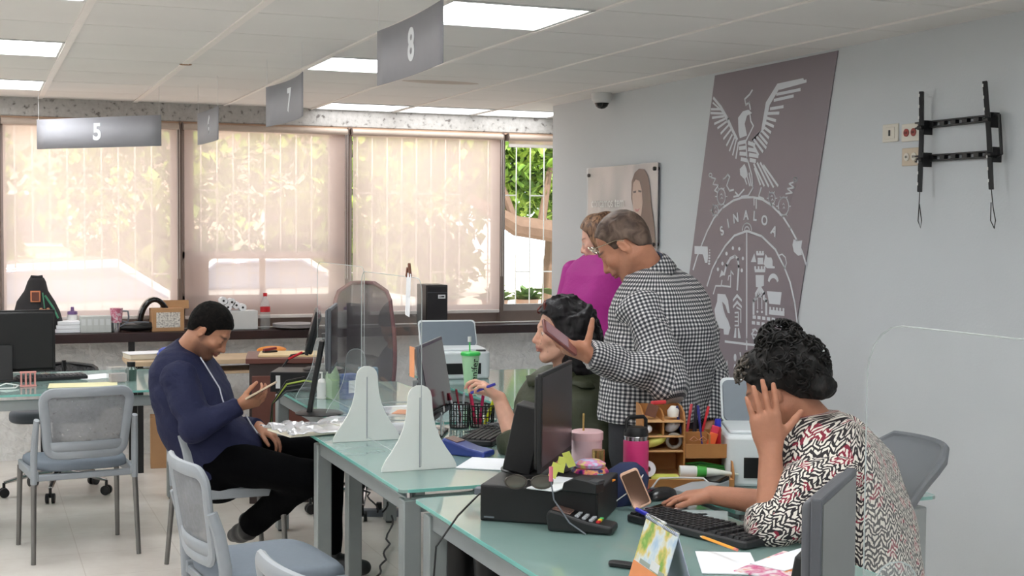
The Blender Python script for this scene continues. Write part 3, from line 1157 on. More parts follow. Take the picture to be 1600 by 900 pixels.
E.line('c', [(325, 380), (330, 345), (350, 340)], 0.008)
E.poly('c', [(232, 500), (300, 505), (325, 560), (340, 672), (322, 668), (300, 600), (272, 568), (285, 640), (305, 700), (325, 735), (345, 800), (328, 862), (288, 858), (285, 810), (230, 800), (215, 720), (205, 640), (228, 570)])
for dy in (0, 58):
    E.poly('c', [(367, 550 + dy), (404, 500 + dy), (445, 550 + dy), (445, 572 + dy), (404, 530 + dy), (367, 572 + dy)])
E.line('c', [(400, 620), (436, 640), (436, 752)], 0.009)
E.line('c', [(385, 780), (415, 780), (415, 665), (385, 668)], 0.009)
E.line('c', [(385, 705), (412, 705)], 0.007).line('c', [(385, 742), (412, 742)], 0.007)
E.poly('c', [(374, 888), (385, 800), (396, 800), (396, 888)]).poly('c', [(410, 800), (420, 800), (436, 892), (412, 890)])
# castle side
for x in (572, 597, 622):
    E.poly('c', [(x, 124), (x + 17, 124), (x + 17, 150), (x, 150)])
E.poly('c', [(570, 144), (642, 144), (638, 164), (574, 164)])
E.poly('c', [(584, 184), (632, 184), (632, 242), (584, 242)])
E.poly('c', [(524, 222), (555, 145), (572, 222)])
E.poly('c', [(636, 240), (655, 150), (672, 182), (705, 182), (716, 210), (716, 255), (736, 262), (734, 278), (666, 276)])
for x in (556, 585, 612, 638):
    E.poly('c', [(x, 258), (x + 15, 258), (x + 15, 290), (x, 290)])
E.poly('c', [(557, 284), (653, 284), (650, 312), (560, 312)])
E.poly('c', [(567, 336), (641, 336), (640, 430), (614, 440), (602, 430), (588, 445), (570, 440)])
E.line('c', [(603, 440), (570, 500), (570, 540), (548, 560), (548, 675)], 0.018)
E.line('c', [(603, 440), (640, 500), (640, 540), (660, 560), (660, 680)], 0.018)
E.line('c', [(603, 470), (590, 520), (620, 525), (608, 475)], 0.012)
E.line('c', [(585, 540), (585, 632)], 0.008).line('c', [(622, 540), (622, 632)], 0.008)
E.dot('c', 582, 658, 9, 11).dot('c', 622, 660, 9, 11)
E.poly('c', [(665, 478), (796, 486), (782, 598), (686, 588)])
E.poly('c', [(686, 640), (820, 656), (820, 696), (684, 682)])
for k in range(5):
    x = 688 + k * 29
    E.poly('c', [(x, 615 + k * 3), (x + 15, 616 + k * 3), (x + 15, 645 + k * 3), (x, 643 + k * 3)])
cres = arc(722, 400, 48, 78, 10, 170, 14) + arc(722, 410, 34, 46, 170, 10, 14)
E.poly('c', cres)
for row in range(2):
    for k in range(8):
        x = 534 + k * 42 + (0 if row else 6)
        y = 690 + row * 50 + k * 5
        E.poly('c', [(x, y), (x + 28, y + 3), (x + 28, y + 32), (x, y + 29)])
E.line('c', [(540, 820), (562, 812), (640, 885), (590, 905), (545, 890), (535, 850), (560, 812)], 0.010)
E.line('c', [(530, 855), (640, 880)], 0.008).line('c', [(590, 835), (560, 895)], 0.008)
# lower shapes
E.poly('b', [(300, 1740), (318, 1700), (325, 1790), (340, 1860), (330, 1960), (355, 1990), (300, 2000), (285, 1960)])
E.line('b', [(430, 1640), (440, 1700), (430, 1760), (440, 1830), (430, 1900), (440, 1980)], 0.012)
for k in range(4):
    E.dot('b', 386, 1680 + k * 90, 12, 34)
E.mb.build('crest', M_emb, t)
# lettering
for ch, x, y, an in (('S', 272, 570, 32), ('I', 328, 505, 22), ('N', 394, 458, 14), ('A', 483, 432, 2), ('L', 562, 440, -6), ('O', 645, 478, -18), ('A', 728, 570, -32)):
    q = zz('b', [(x, y)])[0] + Vector((-0.001, 0, 0))
    tm = text_mb(ch, 0.068, 0.0022, 0.001, sx=1.05)
    # text x -> -Y (to the right as seen), text y -> Z, normal -> -X
    R = Matrix(((0, 0, -1), (-1, 0, 0), (0, 1, 0))) @ Rz(rad(an * 0.8))
    place(tm, R, q).build('letter_' + ch.lower(), M_emb, t)

# ------------------------------------------------------------------ acrylic poster with a portrait
a, b, c_ = onx(917, 262, XW - 0.03), onx(1026, 255, XW - 0.03), onx(1025, 392, XW - 0.03)
pc = (a + c_) / 2
wy, hz = abs(a.y - b.y), abs(b.z - c_.z)
t = T('acrylic_poster', 'clear acrylic wall poster with portrait of a long-haired woman', 'poster', (XW, (a.y + b.y) / 2, pc.z))


def pp(x, y, off=0.024):   # poster coordinates: x 0..1 left to right, y 0..1 up
    return Vector((-off, wy / 2 - wy * x, -hz / 2 + hz * y))


def poster_mat():
    m = bpy.data.materials.new('poster_print')
    m.use_nodes = True
    nt = m.node_tree
    bs = nt.nodes['Principled BSDF']
    bs.inputs['Roughness'].default_value = 0.25
    tc = node(nt, 'ShaderNodeTexCoord')
    n_ = node(nt, 'ShaderNodeTexNoise', inp={'Scale': 3.0, 'Detail': 1})
    mp = node(nt, 'ShaderNodeMapping')
    mp.inputs['Scale'].default_value = (1, 1.4, 0.5)
    nt.links.new(tc.outputs['Object'], mp.inputs[0])
    nt.links.new(mp.outputs[0], n_.inputs['Vector'])
    r = node(nt, 'ShaderNodeValToRGB')
    r.color_ramp.elements[0].position = 0.35
    r.color_ramp.elements[1].position = 0.62
    r.color_ramp.elements[0].color = (*hexc(176, 174, 176), 1)
    r.color_ramp.elements[1].color = (*hexc(214, 204, 202), 1)
    nt.links.new(n_.outputs[0], r.inputs[0])
    nt.links.new(r.outputs[0], bs.inputs['Base Color'])
    return m


MB().box((-0.019, 0, 0), (0.003, wy, hz)).build('print', poster_mat(), t)
MB().grid([[(-0.03, y_ * wy * .505, -hz * .505), (-0.03, y_ * wy * .505, hz * .505)] for y_ in (-1, 1)]).build('acrylic_sheet', M_acryl, t)
M_hairp = mat('poster_hair', (128, 100, 88), 0.6)
M_skinp = mat('poster_skin', (214, 184, 168), 0.6)
hairL = [(0.655, 0.60), (0.66, 0.80), (0.70, 0.90), (0.76, 0.945), (0.83, 0.93), (0.88, 0.85), (0.91, 0.70), (0.93, 0.50), (0.97, 0.28), (0.99, 0.02), (0.80, 0.02), (0.80, 0.3), (0.70, 0.45)]


def pl(pts, off, name, m):
    mb_ = MB()
    v = [pp(x, y, off) for x, y in pts]
    v2 = [q + Vector((0.001, 0, 0)) for q in v]
    nn = len(v)
    mb_.add(v + v2, [tuple(range(nn)), tuple(range(nn, 2 * nn))[::-1]] + [(i, i + nn, (i + 1) % nn + nn, (i + 1) % nn) for i in range(nn)])
    return mb_.build(name, m, t)


pl(hairL, 0.0262, 'hair', M_hairp)
pl([(0.675, 0.62), (0.685, 0.78), (0.72, 0.82), (0.77, 0.80), (0.80, 0.70), (0.815, 0.55), (0.80, 0.42), (0.76, 0.34), (0.72, 0.36), (0.69, 0.46)], 0.0272, 'face', M_skinp)
pl([(0.715, 0.36), (0.79, 0.42), (0.80, 0.2), (0.85, 0.06), (0.68, 0.06), (0.73, 0.2)], 0.0268, 'neck', M_skinp)
pl([(0.685, 0.68), (0.725, 0.69), (0.725, 0.665), (0.69, 0.66)], 0.0280, 'eye', mat('poster_eye', (110, 92, 90), 0.6))
pl([(0.755, 0.695), (0.80, 0.685), (0.795, 0.665), (0.76, 0.67)], 0.0280, 'eye', mat('poster_eye', (110, 92, 90), 0.6))
pl([(0.71, 0.475), (0.75, 0.465), (0.785, 0.485), (0.755, 0.44), (0.725, 0.445)], 0.0280, 'mouth', mat('poster_lips', (206, 140, 136), 0.6))
for s_, x, y, sz in (('nos importa tu tiempo', 0.30, 0.50, 0.052), ('en nuestra', 0.20, 0.36, 0.052)):
    pass
tm = text_mb('contamos tem', 0.085, 0.0008, 0.0006, sx=0.95)
place(tm, Matrix(((0, 0, -1), (-1, 0, 0), (0, 1, 0))), pp(0.31, 0.555, 0.0262)).build('lettering', M_white, t)
tm = text_mb('en nuestra', 0.085, 0.0008, 0.0006, sx=0.8)
place(tm, Matrix(((0, 0, -1), (-1, 0, 0), (0, 1, 0))), pp(0.22, 0.40, 0.0262)).build('lettering', M_white, t)
for x, y in ((0.03, 0.91), (0.97, 0.93), (0.03, 0.06), (0.97, 0.06)):
    q = pp(x, y, 0.0)
    MB().cyl(q, q + Vector((-0.036, 0, 0)), 0.012, seg=14).build('standoff', M_black, t, bev=0.002)
# ================================================================== furniture
# counter shelf under the windows
t = T('counter_shelf', 'long dark wooden counter shelf running under the windows', 'counter', (0, YB, 0))
M_wdark = mat('dark_stained_wood', (44, 26, 26), 0.35, var=0.2, nscale=6)
MB().box(((XL + XR2) / 2 + 0.2, -0.12, ZS - 0.033), (XR2 - XL - 0.5, 0.30, 0.062)).build('top', M_wdark, t, bev=0.004)
for x in (-3.4, 0.41, 0.97, 4.6):
    MB().box((x, -0.24, (ZS - 0.064) / 2), (0.04, 0.035, ZS - 0.064)).build('leg', M_black, t, bev=0.003)
ztop = ZS


def desk(x0, x1, y0, y1, label, legs=None, rz=0.0, grp='glass service desks'):
    t = T('glass_desk', label, 'desk', ((x0 + x1) / 2, (y0 + y1) / 2, 0), rz, grp)
    hx, hy = (x1 - x0) / 2, (y1 - y0) / 2
    MB().rbox((0, 0, 0.744), (2 * hx, 2 * hy, 0.010), 0.025).build('glass_top', M_glass, t)
    eg = MB()
    for sx in (-1, 1):
        eg.box((sx * (hx - 0.0005), 0, 0.744), (0.003, 2 * hy - 0.05, 0.0104))
        eg.box((0, sx * (hy - 0.0005), 0.744), (2 * hx - 0.05, 0.003, 0.0104))
    eg.build('polished_edge', M_glassedge, t)
    ix, iy = hx - 0.05, hy - 0.06
    rl = MB()
    rl.box((0, iy, 0.69), (2 * ix, 0.035, 0.05)).box((0, -iy, 0.69), (2 * ix, 0.035, 0.05))
    rl.box((ix, 0, 0.69), (0.035, 2 * iy, 0.05)).box((-ix, 0, 0.69), (0.035, 2 * iy, 0.05))
    rl.build('frame', M_steel, t, bev=0.003)
    for sx in (-1, 1):
        for sy in (-1, 1):
            lg = MB().box((sx * ix, sy * iy, 0.36), (0.06, 0.06, 0.70)).build('leg', M_steel, t, bev=0.005)
            MB().cyl((sx * ix, sy * iy, 0.0), (sx * ix, sy * iy, 0.012), 0.022, seg=12).build('foot', M_black, lg)
            MB().cyl((sx * ix, sy * iy, 0.71), (sx * ix, sy * iy, 0.7388), 0.014, seg=10).build('standoff', M_chrome, t)
    return t


desk(1.24, 2.02, 2.62, 3.93, 'glass desk at the lower right with black terminal and calendar')
desk(1.24, 2.02, 4.07, 5.36, 'middle glass desk under sign 7 with bell-shaped white screen legs')
desk(1.42, 2.10, 5.44, 6.98, 'far glass desk beside the seated man in the navy jacket')
desk(-0.72, 1.10, 6.99, 8.02, 'glass desk at the left behind the empty grey chair')
desk(2.28, 3.05, 5.75, 7.35, 'glass side desk under the far printer')
desk(1.24, 2.02, 1.05, 2.52, 'glass desk just below the view holding the near acrylic screen')
desk(2.08, 2.80, 3.42, 4.08, 'glass side desk under the wooden organizer and near printer')


# visitor chair (faces +y)
def visitor_chair(label, loc, rz):
    t = T('visitor_chair', label, 'chair', loc, rz, 'grey visitor chairs')
    # seat cushion
    P = []
    n = 12
    sm = MB()
    for zz_, sc in ((0.425, 0.94), (0.432, 1.0), (0.452, 1.0), (0.462, 0.95)):
        pass
    ring = []
    out = []
    for i in range(32):
        a = 2 * pi * i / 32
        ex = 0.225 * abs(cos(a)) ** 0.45 * (1 if cos(a) >= 0 else -1)
        ey = 0.225 * abs(sin(a)) ** 0.45 * (1 if sin(a) >= 0 else -1)
        ex *= 1.0 + 0.07 * (ey / 0.225)
        out.append((ex, ey))
    vs, fs = [], []
    lay = [(0.93, 0.420), (0.99, 0.426), (1.0, 0.440), (0.985, 0.456), (0.92, 0.466), (0.6, 0.463), (0.2, 0.458)]
    for k, z in lay:
        for (x, y) in out:
            vs.append((x * k, y * k + 0.01, z - 0.02 * max(0, (y * k - 0.12) / 0.1) ** 2))
    for j in range(len(lay) - 1):
        for i in range(32):
            a, b = j * 32 + i, j * 32 + (i + 1) % 32
            fs.append((a, b, b + 32, a + 32))
    fs.append(tuple(range(32))[::-1])
    fs.append(tuple((len(lay) - 1) * 32 + i for i in range(32)))
    MB().add(vs, fs).build('seat', mat('seat_fabric_grey', (118, 127, 138), 0.85, var=0.03, nscale=60, bump=0.15, bscale=600), t, ang=60)
    # under-seat frame
    fr = MB()
    for s_ in (-1, 1):
        fr.box((s_ * 0.225, 0.0, 0.405), (0.03, 0.42, 0.045))
    fr.box((0, 0.19, 0.395), (0.44, 0.03, 0.03)).box((0, -0.19, 0.395), (0.44, 0.03, 0.03))
    fr.build('seat_frame', M_grey, t, bev=0.006)
    for s_ in (-1, 1):
        MB().tube([(s_ * 0.232, 0.195, 0.40), (s_ * 0.240, 0.215, 0.0)], [0.0135, 0.011], 12).build('leg', M_legm, t)
        MB().tube([(s_ * 0.232, -0.20, 0.40), (s_ * 0.242, -0.235, 0.0)], [0.0135, 0.011], 12).build('leg', M_legm, t)
    for s_ in (-1, 1):
        up = MB().tube([(s_ * 0.232, -0.20, 0.37), (s_ * 0.232, -0.205, 0.50), (s_ * 0.228, -0.222, 0.60), (s_ * 0.224, -0.245, 0.675)], [0.021, 0.022, 0.021, 0.018], 10, flat=0.72, up=(1, 0, 0))
        up.build('upright', M_grey, t)
    # back frame hoop

    def bp(x, z):
        return Vector((x, -0.208 - 0.035 * (1 - (x / 0.21) ** 2) - (z - 0.5) * 0.17, z))
    path = []
    hw, z0, z1, r = 0.196, 0.505, 0.800, 0.045
    for (cx, cz, a0) in ((hw - r, z1 - r, 0), (-hw + r, z1 - r, 90), (-hw + r * 1.5, z0 + r, 180), (hw - r * 1.5, z0 + r, 270)):
        for k in range(6):
            a = rad(a0 + 90 * k / 5)
            path.append((cx + r * cos(a), cz + r * sin(a)))
    dense = []
    for a, b in zip(path, path[1:] + path[:1]):
        m_ = max(1, int(math.dist(a, b) / 0.03))
        for k in range(m_):
            dense.append((a[0] + (b[0] - a[0]) * k / m_, a[1] + (b[1] - a[1]) * k / m_))
    MB().tube([bp(x, z) for x, z in dense], 0.0235, 10, flat=0.6, up=(0, 1, 0), closed=True).build('back_frame', M_grey, t)
    lb = MB()
    lb.grid([[bp(x, z) for z in (0.515, 0.54, 0.565)] for x in [-0.185 + 0.37 * k / 14 for k in range(15)]])
    lb.build('lumbar_band', M_grey, t, solid=0.016)
    ms = MB()
    ms.grid([[bp(x, 0.56 + 0.235 * j / 6) for j in range(7)] for x in [-0.187 + 0.374 * k / 14 for k in range(15)]])
    ms.build('back_mesh', M_chairmesh, t, solid=0.002)
    return t


vc = visitor_chair('empty grey visitor chair with mesh back facing the left glass desk', (0.45, 6.86, 0), rad(7))
dup(vc, (1.06, 6.17, 0), rad(-88), 'grey visitor chair under the man in the navy jacket')
dup(vc, (0.90, 4.52, 0), rad(-83), 'empty grey visitor chair in the middle foreground, seat in view')
dup(vc, (0.915, 3.03, 0), rad(-80), 'grey visitor chair at the bottom edge, only its backrest top in view')


# office chairs
def office_chair(name, label, loc, rz, seatm, backm, framem, back='mesh', zb_=1.0, base=M_chrome, arms=False, grp=None, bw=0.22, curve=0.05):
    t = T(name, label, 'office chair', loc, rz, grp)
    s_ = MB()
    s_.rbox((0, 0, 0.475), (0.50, 0.48, 0.07), 0.12, seg=6)
    s_.build('seat', seatm, t, bev=0.025, seg=4)
    b = MB()
    n = 14
    rows = []
    z0_ = 0.56
    outline = []
    for i in range(n + 1):
        z = z0_ + (zb_ - z0_) * i / n
        k = i / n
        if back == 's':
            kk = 1.0 if k < 0.86 else math.sqrt(max(0.0, 1 - ((k - 0.86) / 0.145) ** 2)) * 0.35 + 0.65
            wv = bw * (0.86 + 0.14 * k) * kk
        else:
            wv = bw * (0.86 + 0.14 * sin(pi * min(1, k * 1.2))) * (1 if k < 0.85 else math.sqrt(max(0.12, 1 - ((k - 0.85) / 0.165) ** 2)))
        rows.append([Vector((x * wv, -0.25 - 0.16 * k * k - curve * (1 - x * x) + 0.03 * sin(pi * k), z)) for x in [-1 + 2 * j / 12 for j in range(13)]])
    b.grid(rows)
    b.build('backrest', backm, t, solid=0.018 if back != 'mesh' else 0.004, ang=60)
    rim = [r_[0] for r_ in rows] + rows[-1][1:-1] + [r_[-1] for r_ in rows[::-1]] + rows[0][1:-1][::-1]
    MB().tube(rim, 0.012, 8, closed=True).build('back_frame', framem, t)
    MB().tube([(0, -0.05, 0.43), (0, -0.28, 0.44), (0, -0.34, 0.55), (0, -0.34, 0.75)], 0.022, 8, flat=0.6, up=(1, 0, 0)).build('back_support', framem, t)
    MB().cyl((0, 0, 0.12), (0, 0, 0.44), 0.025, seg=14).build('gas_lift', M_black, t)
    for k in range(5):
        a = 2 * pi * k / 5 + 0.3
        d = Vector((cos(a), sin(a), 0))
        ar = MB().tube([Vector((0, 0, 0.13)), d * 0.16 + Vector((0, 0, 0.12)), d * 0.30 + Vector((0, 0, 0.085))], [0.026, 0.022, 0.014], 8, flat=0.7)
        ao = ar.build('base_arm', base, t)
        c = MB()
        q = d * 0.30
        pn = Vector((-d.y, d.x, 0))
        for sg in (-1, 1):
            c.cyl(q + pn * sg * 0.008 + Vector((0, 0, 0.028)), q + pn * sg * 0.026 + Vector((0, 0, 0.028)), 0.028, seg=16)
        c.cyl(q + Vector((0, 0, 0.03)), q + Vector((0, 0, 0.085)), 0.009, seg=8)
        c.build('caster', M_black, ao, bev=0.003)
    if arms:
        for s2 in (-1, 1):
            MB().tube([(s2 * 0.24, 0.02, 0.45), (s2 * 0.30, 0.0, 0.5), (s2 * 0.30, -0.02, 0.66), (s2 * 0.30, 0.1, 0.68), (s2 * 0.30, -0.14, 0.68)], 0.018, 8).build('armrest', framem, t)
    return t


M_chgrey = mat('office_chair_grey', (78, 84, 92), 0.6, var=0.04, nscale=30)
M_maroon = mat('maroon_chair_shell', (96, 40, 46), 0.5)
office_chair('office_chair', 'grey office chair behind the left desk, seen through the empty chair mesh', (0.44, 8.34, 0), rad(170), M_chgrey, M_blackmesh, M_black, zb_=0.72)
office_chair('office_chair', 'black office chair at the left edge behind the monitor', (-0.22, 7.55, 0), rad(195), M_black, M_blackmesh, M_black, zb_=0.78)
office_chair('executive_chair', 'high-backed maroon and black chair behind the clear desk screens', (2.00, 7.28, 0), rad(165), M_black, mesh_fabric('dark_mesh_back', (46, 40, 46), 0.72), M_maroon, zb_=1.25, bw=0.185)
office_chair('office_chair', 'grey office chair behind the woman in the zigzag blouse', (2.19, 3.33, 0), rad(80), M_chgrey, M_chgrey, M_chgrey, back='s', zb_=0.955, bw=0.20, curve=0.04)
office_chair('office_chair', 'grey office chair cut off by the right edge of view', (1.97, 2.27, 0), rad(80), M_chgrey, M_chgrey, M_chgrey, back='s', zb_=0.97, bw=0.205)
office_chair('office_chair', 'office chair the woman in the olive jacket sits on', (2.30, 4.80, 0), rad(95), M_black, M_blackmesh, M_black, zb_=0.9)


# ------------------------------------------------------------------ acrylic screens on bell-shaped legs
def bell(w=0.27, h=0.29, tw=0.088):
    pts = []
    prof = [(0.5, 0.0), (0.49, 0.05), (0.44, 0.14), (0.36, 0.24), (0.28, 0.36), (0.215, 0.5), (0.18, 0.64), (0.166, 0.76), (0.16, 0.86), (0.14, 0.93), (0.10, 0.975), (0.04, 1.0)]
    for x, z in prof:
        pts.append((x * w, z * h))
    for x, z in prof[::-1]:
        pts.append((-x * w, z * h))
    return pts


def screen(label, x, y0, y1, z0, z1, legs, legm, r=0.05, legtone=None):
    t = T('acrylic_screen', label, 'desk screen', (x, (y0 + y1) / 2, 0.749), 0, 'clear acrylic desk screens')
    Rl = Matrix(((0, 0, 1), (1, 0, 0), (0, 1, 0)))
    hy = (y1 - y0) / 2
    pts = []
    for (cy, cz, a0) in ((hy - r, z1 - r, 0), (-hy + r, z1 - r, 90), (-hy + 0.004, z0 + 0.004, 180), (hy - 0.004, z0 + 0.004, 270)):
        rr = r if a0 < 180 else 0.004
        for k in range(6):
            a = rad(a0 + 18 * k)
            pts.append((cy + rr * cos(a), cz - 0.749 + rr * sin(a)))
    MB().add([(0, a, b) for a, b in pts], [tuple(range(len(pts)))]).build('sheet', M_acryl, t, ang=20)
    MB().tube([(0, a, b) for a, b in pts], 0.0014, 5, closed=True).build('sheet_edge', M_acryl_edge, t)
    Rf = Matrix(((1, 0, 0), (0, 0, -1), (0, 1, 0)))
    for yl in legs:
        yy = yl - (y0 + y1) / 2
        mb = MB().prism(bell(), -0.004, 0.004, Rf, (0, yy, 0.001))
        lo = mb.build('leg', legm, t, bev=0.001, ang=20)
        if legm is not M_acryl:
            MB().box((0, yy - 0.0046, 0.13), (0.004, 0.001, 0.24)).build('slot_line', M_grey, lo)
        else:
            e = MB().tube([(a, yy, b) for a, b in bell()], 0.0014, 5, closed=True).build('leg_edge', M_acryl_edge, lo)
    return t


M_wleg = mat('white_acrylic_leg', (222, 226, 222), 0.35, var=0.01)
screen('clear desk screen on two white bell-shaped legs in mid picture', 1.405, 4.37, 5.14, 0.765, 1.405, (4.39, 5.06), M_wleg)
screen('clear desk screen on the far desk beside the computer tower', 1.56, 5.66, 6.52, 0.765, 1.405, (5.8, 6.4), M_acryl)
screen('large clear desk screen with rounded corner at the right', 1.39, 1.12, 1.885, 0.765, 1.425, (1.80, 1.2), M_acryl, r=0.09)


# ------------------------------------------------------------------ monitors
def monitor(label, loc, rz, w=0.46, h=0.28, zb_=0.09, th=0.03, screenm=M_blackgl, backm=M_black, cat='monitor', stand='disc', tilt=0.0, grp=None, back_bulge=0.02):
    """screen faces local -y"""
    t = T('monitor', label, cat, loc, rz, grp)
    R = Rx(-tilt)
    c = Vector((0, 0, zb_ + h / 2))
    MB().box((0, 0.0, 0), (w, th * 0.45, h), R, c).build('bezel', backm, t, bev=0.003)
    MB().box((0, th * 0.35, 0), (w * 0.97, th * 0.6, h * 0.94), R, c).build('back_shell', backm, t, bev=th * 0.25)
    MB().box((0, -th * 0.235, 0.003), (w - 0.022, 0.002, h - 0.03), R, c).build('display', screenm, t)
    if stand in ('disc', 'slab'):
        MB().lathe([(0.0, 0), (0.105, 0), (0.105, 0.004), (0.09, 0.010), (0.0, 0.012)], 32, None, (0, 0.06, 0)).build('stand_base', M_black, t)
    else:
        MB().rbox((0, 0.05, 0.005), (0.24, 0.18, 0.010), 0.03).build('stand_base', M_black, t, bev=0.002)
    if stand == 'slab':
        MB().box((-0.06, 0.075, 0.105), (0.09, 0.085, 0.20), Rx(rad(12))).build('stand_neck', M_black, t, bev=0.004)
    else:
        MB().box((0, 0.075, 0.5 * (zb_ + h * 0.45)), (0.07, 0.022, zb_ + h * 0.45), Rx(rad(10))).build('stand_neck', M_black, t, bev=0.004)
    return t


M_greyback = mat('monitor_grey_back', (74, 78, 84), 0.5)
M_scrrefl = mat('dark_screen', (40, 36, 40), 0.3, var=0.02, spec=0.9)
# lower right desk: monitor stands on the computer lying flat, turned to the woman
pcm = (onz(750, 812) + onz(934, 824)) / 2
pc_dir = (onz(934, 824) - onz(750, 812))
pc_ang = math.atan2(pc_dir.y, pc_dir.x)
PCW, PCD, PCH = pc_dir.length, 0.30, 0.103
pcb = Vector((pcm.x, pcm.y, 0.750)) + Vector((-sin(pc_ang), cos(pc_ang), 0)) * PCD / 2
t = T('desktop_computer', 'black desktop computer lying flat under the narrow-looking monitor', 'computer', pcb, pc_ang)
MB().box((0, 0, PCH / 2), (PCW, PCD, PCH)).build('case', mat('pc_black', (13, 12, 14), 0.5), t, bev=0.004)
MB().box((0, -PCD / 2 - 0.001, PCH / 2), (PCW * 0.97, 0.003, PCH * 0.9)).build('front_panel', mat('pc_front_black', (12, 11, 13), 0.5), t, bev=0.001)
MB().box((-PCW / 2 - 0.014, -0.10, 0.075), (0.028, 0.035, 0.02)).build('cable_plug', M_greyd, t, bev=0.003)
MB().box((-PCW * 0.42, -PCD / 2 - 0.003, 0.012), (0.03, 0.001, 0.004)).build('badge', M_greyd, t)
PT = 0.750 + PCH
mc = atd(868, 655, 4.05)
ma, mb_ = atd(846, 650, 3.86), atd(889, 650, 4.24)
dm_ = mb_ - ma
monitor('black monitor on the flat computer, screen turned to the zigzag-blouse woman', (mc.x, mc.y, PT + 0.0), math.atan2(dm_.y, dm_.x), w=0.44, h=0.285, zb_=0.028, th=0.026, screenm=M_scrrefl, stand='slab')
# middle desk monitor, its back leaning towards us
q = onz(690, 668, 0.75)
ma, mb_ = atd(655, 600, 5.1), atd(702, 590, 5.75)
dm_ = mb_ - ma
monitor('monitor on the middle desk seen from behind, leaning back', (((ma + mb_) / 2).x, ((ma + mb_) / 2).y, 0.750), math.atan2(dm_.y, dm_.x), w=0.50, h=0.30, zb_=0.075, th=0.03, backm=M_greyback, tilt=rad(10), stand='rect')
# far desk monitor on the small black tower
q = atd(487, 600, 6.9)
ma, mb_ = atd(478, 550, 6.75), atd(503, 545, 7.1)
monitor('black monitor on the far desk beside the man, seen edge-on', (q.x, q.y, 0.750 + 0.102), rad(257), w=0.38, h=0.22, zb_=0.085, th=0.04, tilt=rad(14))
t = T('desktop_computer', 'small black desktop computer at the end of the far desk', 'computer', (q.x - 0.02, q.y, 0.750), rad(-22))
MB().box((0, 0, 0.05), (0.34, 0.24, 0.10)).build('case', M_black, t, bev=0.004)
MB().box((-0.13, -0.1215, 0.05), (0.022, 0.002, 0.065)).build('label_sticker', M_white, t)
MB().box((0.0, -0.121, 0.018), (0.03, 0.002, 0.012)).build('badge', M_chrome, t)
# monitor seen through the far screen
q = atd(520, 600, 6.0)
monitor('dark grey monitor seen through the clear screens on the far desk', (q.x + 0.0, q.y, 0.750), rad(72), w=0.42, h=0.28, zb_=0.20, backm=M_greyback)
# left desk monitor
q = onz(20, 596, 0.75)
monitor('black monitor on the left desk, cut by the left edge', (q.x - 0.04, q.y + 0.1, 0.750), rad(184), w=0.52, h=0.33, zb_=0.04, th=0.035, stand='rect')
# bottom right monitor
ma, mb_ = atd(1283, 850, 2.20), atd(1332, 850, 2.58)
dm_ = mb_ - ma
mm = (ma + mb_) / 2
monitor('dark monitor at the bottom right seen nearly edge-on', (1.545, 2.19, 0.750), math.atan2(0.23, 0.236), w=0.36, h=0.26, zb_=0.08, th=0.045, backm=mat('monitor_graphite', (84, 86, 92), 0.4), screenm=mat('light_screen', (120, 120, 118), 0.3))

# ------------------------------------------------------------------ printers
M_prw = mat('printer_white', (222, 228, 230), 0.45, var=0.01)
M_prl = mat('printer_lid_grey', (112, 122, 132), 0.4)


def printer(label, loc, rz, w=0.44, d=0.36, h=0.16, tray=True):
    t = T('printer', label, 'printer', loc, rz, 'white printers with raised grey paper trays')
    MB().rbox((0, 0, h / 2), (w, d, h), 0.03).build('body', M_prw, t, bev=0.012, seg=3)
    MB().rbox((0, -0.01, h + 0.006), (w * 0.93, d * 0.7, 0.012), 0.02).build('scanner_lid', M_prw, t, bev=0.004)
    MB().box((0, -d / 2 - 0.001, h * 0.38), (w * 0.7, 0.006, h * 0.4)).build('output_slot', M_black, t)
    if tray:
        tr = MB().rbox((0, 0, 0), (w * 0.88, 0.15, 0.008), 0.02, Rx(rad(62)), t=(0, d * 0.42, h + 0.075)).build('paper_tray', M_prl, t, bev=0.002)
        MB().rbox((0, 0, 0), (w * 0.92, 0.162, 0.005), 0.02, Rx(rad(62)), t=(0, d * 0.42 + 0.007, h + 0.077)).build('tray_rim', M_prw, tr)
    MB().box((w * 0.36, -d * 0.44, h + 0.004), (0.05, 0.03, 0.008)).build('control_panel', M_dark, t, bev=0.002)
    return t


q = atd(728, 600, 7.35)
printer('white printer with grey tray on the far side desk by the window wall', (q.x, 7.12, 0.750), rad(-8), w=0.36, d=0.34, h=0.15)
printer('large white printer with grey tray behind the wooden organizer', (2.48, 3.85, 0.750), rad(-24), w=0.37, d=0.34, h=0.165)

# ------------------------------------------------------------------ wooden cabinet, low wood table, boxes
M_rw = mat('reddish_wood', (100, 58, 48), 0.5, var=0.1, nscale=5)
M_rwd = mat('dark_brown_side', (62, 50, 48), 0.6)
q = atd(440, 600, 7.9)
t = T('wooden_cabinet', 'dark reddish wooden cabinet against the wall with papers on top', 'cabinet', (q.x + 0.02, q.y, 0), rad(-12))
MB().box((0, 0, 0.40), (0.40, 0.42, 0.80)).build('body', M_rwd, t, bev=0.004)
MB().box((0, 0, 0.815), (0.44, 0.46, 0.03)).build('top', M_rw, t, bev=0.004)
for k in range(2):
    d_ = MB().box((0, -0.218, 0.24 + k * 0.34), (0.37, 0.018, 0.30)).build('drawer', M_rw, t, bev=0.003)
    MB().box((0, -0.232, 0.30 + k * 0.34), (0.1, 0.012, 0.014)).build('handle', M_black, d_)
cabp = Vector((q.x + 0.02, q.y, 0.831))
M_wl = mat('light_wood', (196, 172, 142), 0.6, var=0.08, nscale=6)
t = T('wooden_side_table', 'pale wooden side table against the wall behind the seated man', 'table', (1.47, 9.0, -0.045))
MB().box((0, 0, 0.745), (1.15, 0.42, 0.03)).build('top', M_wl, t, bev=0.003)
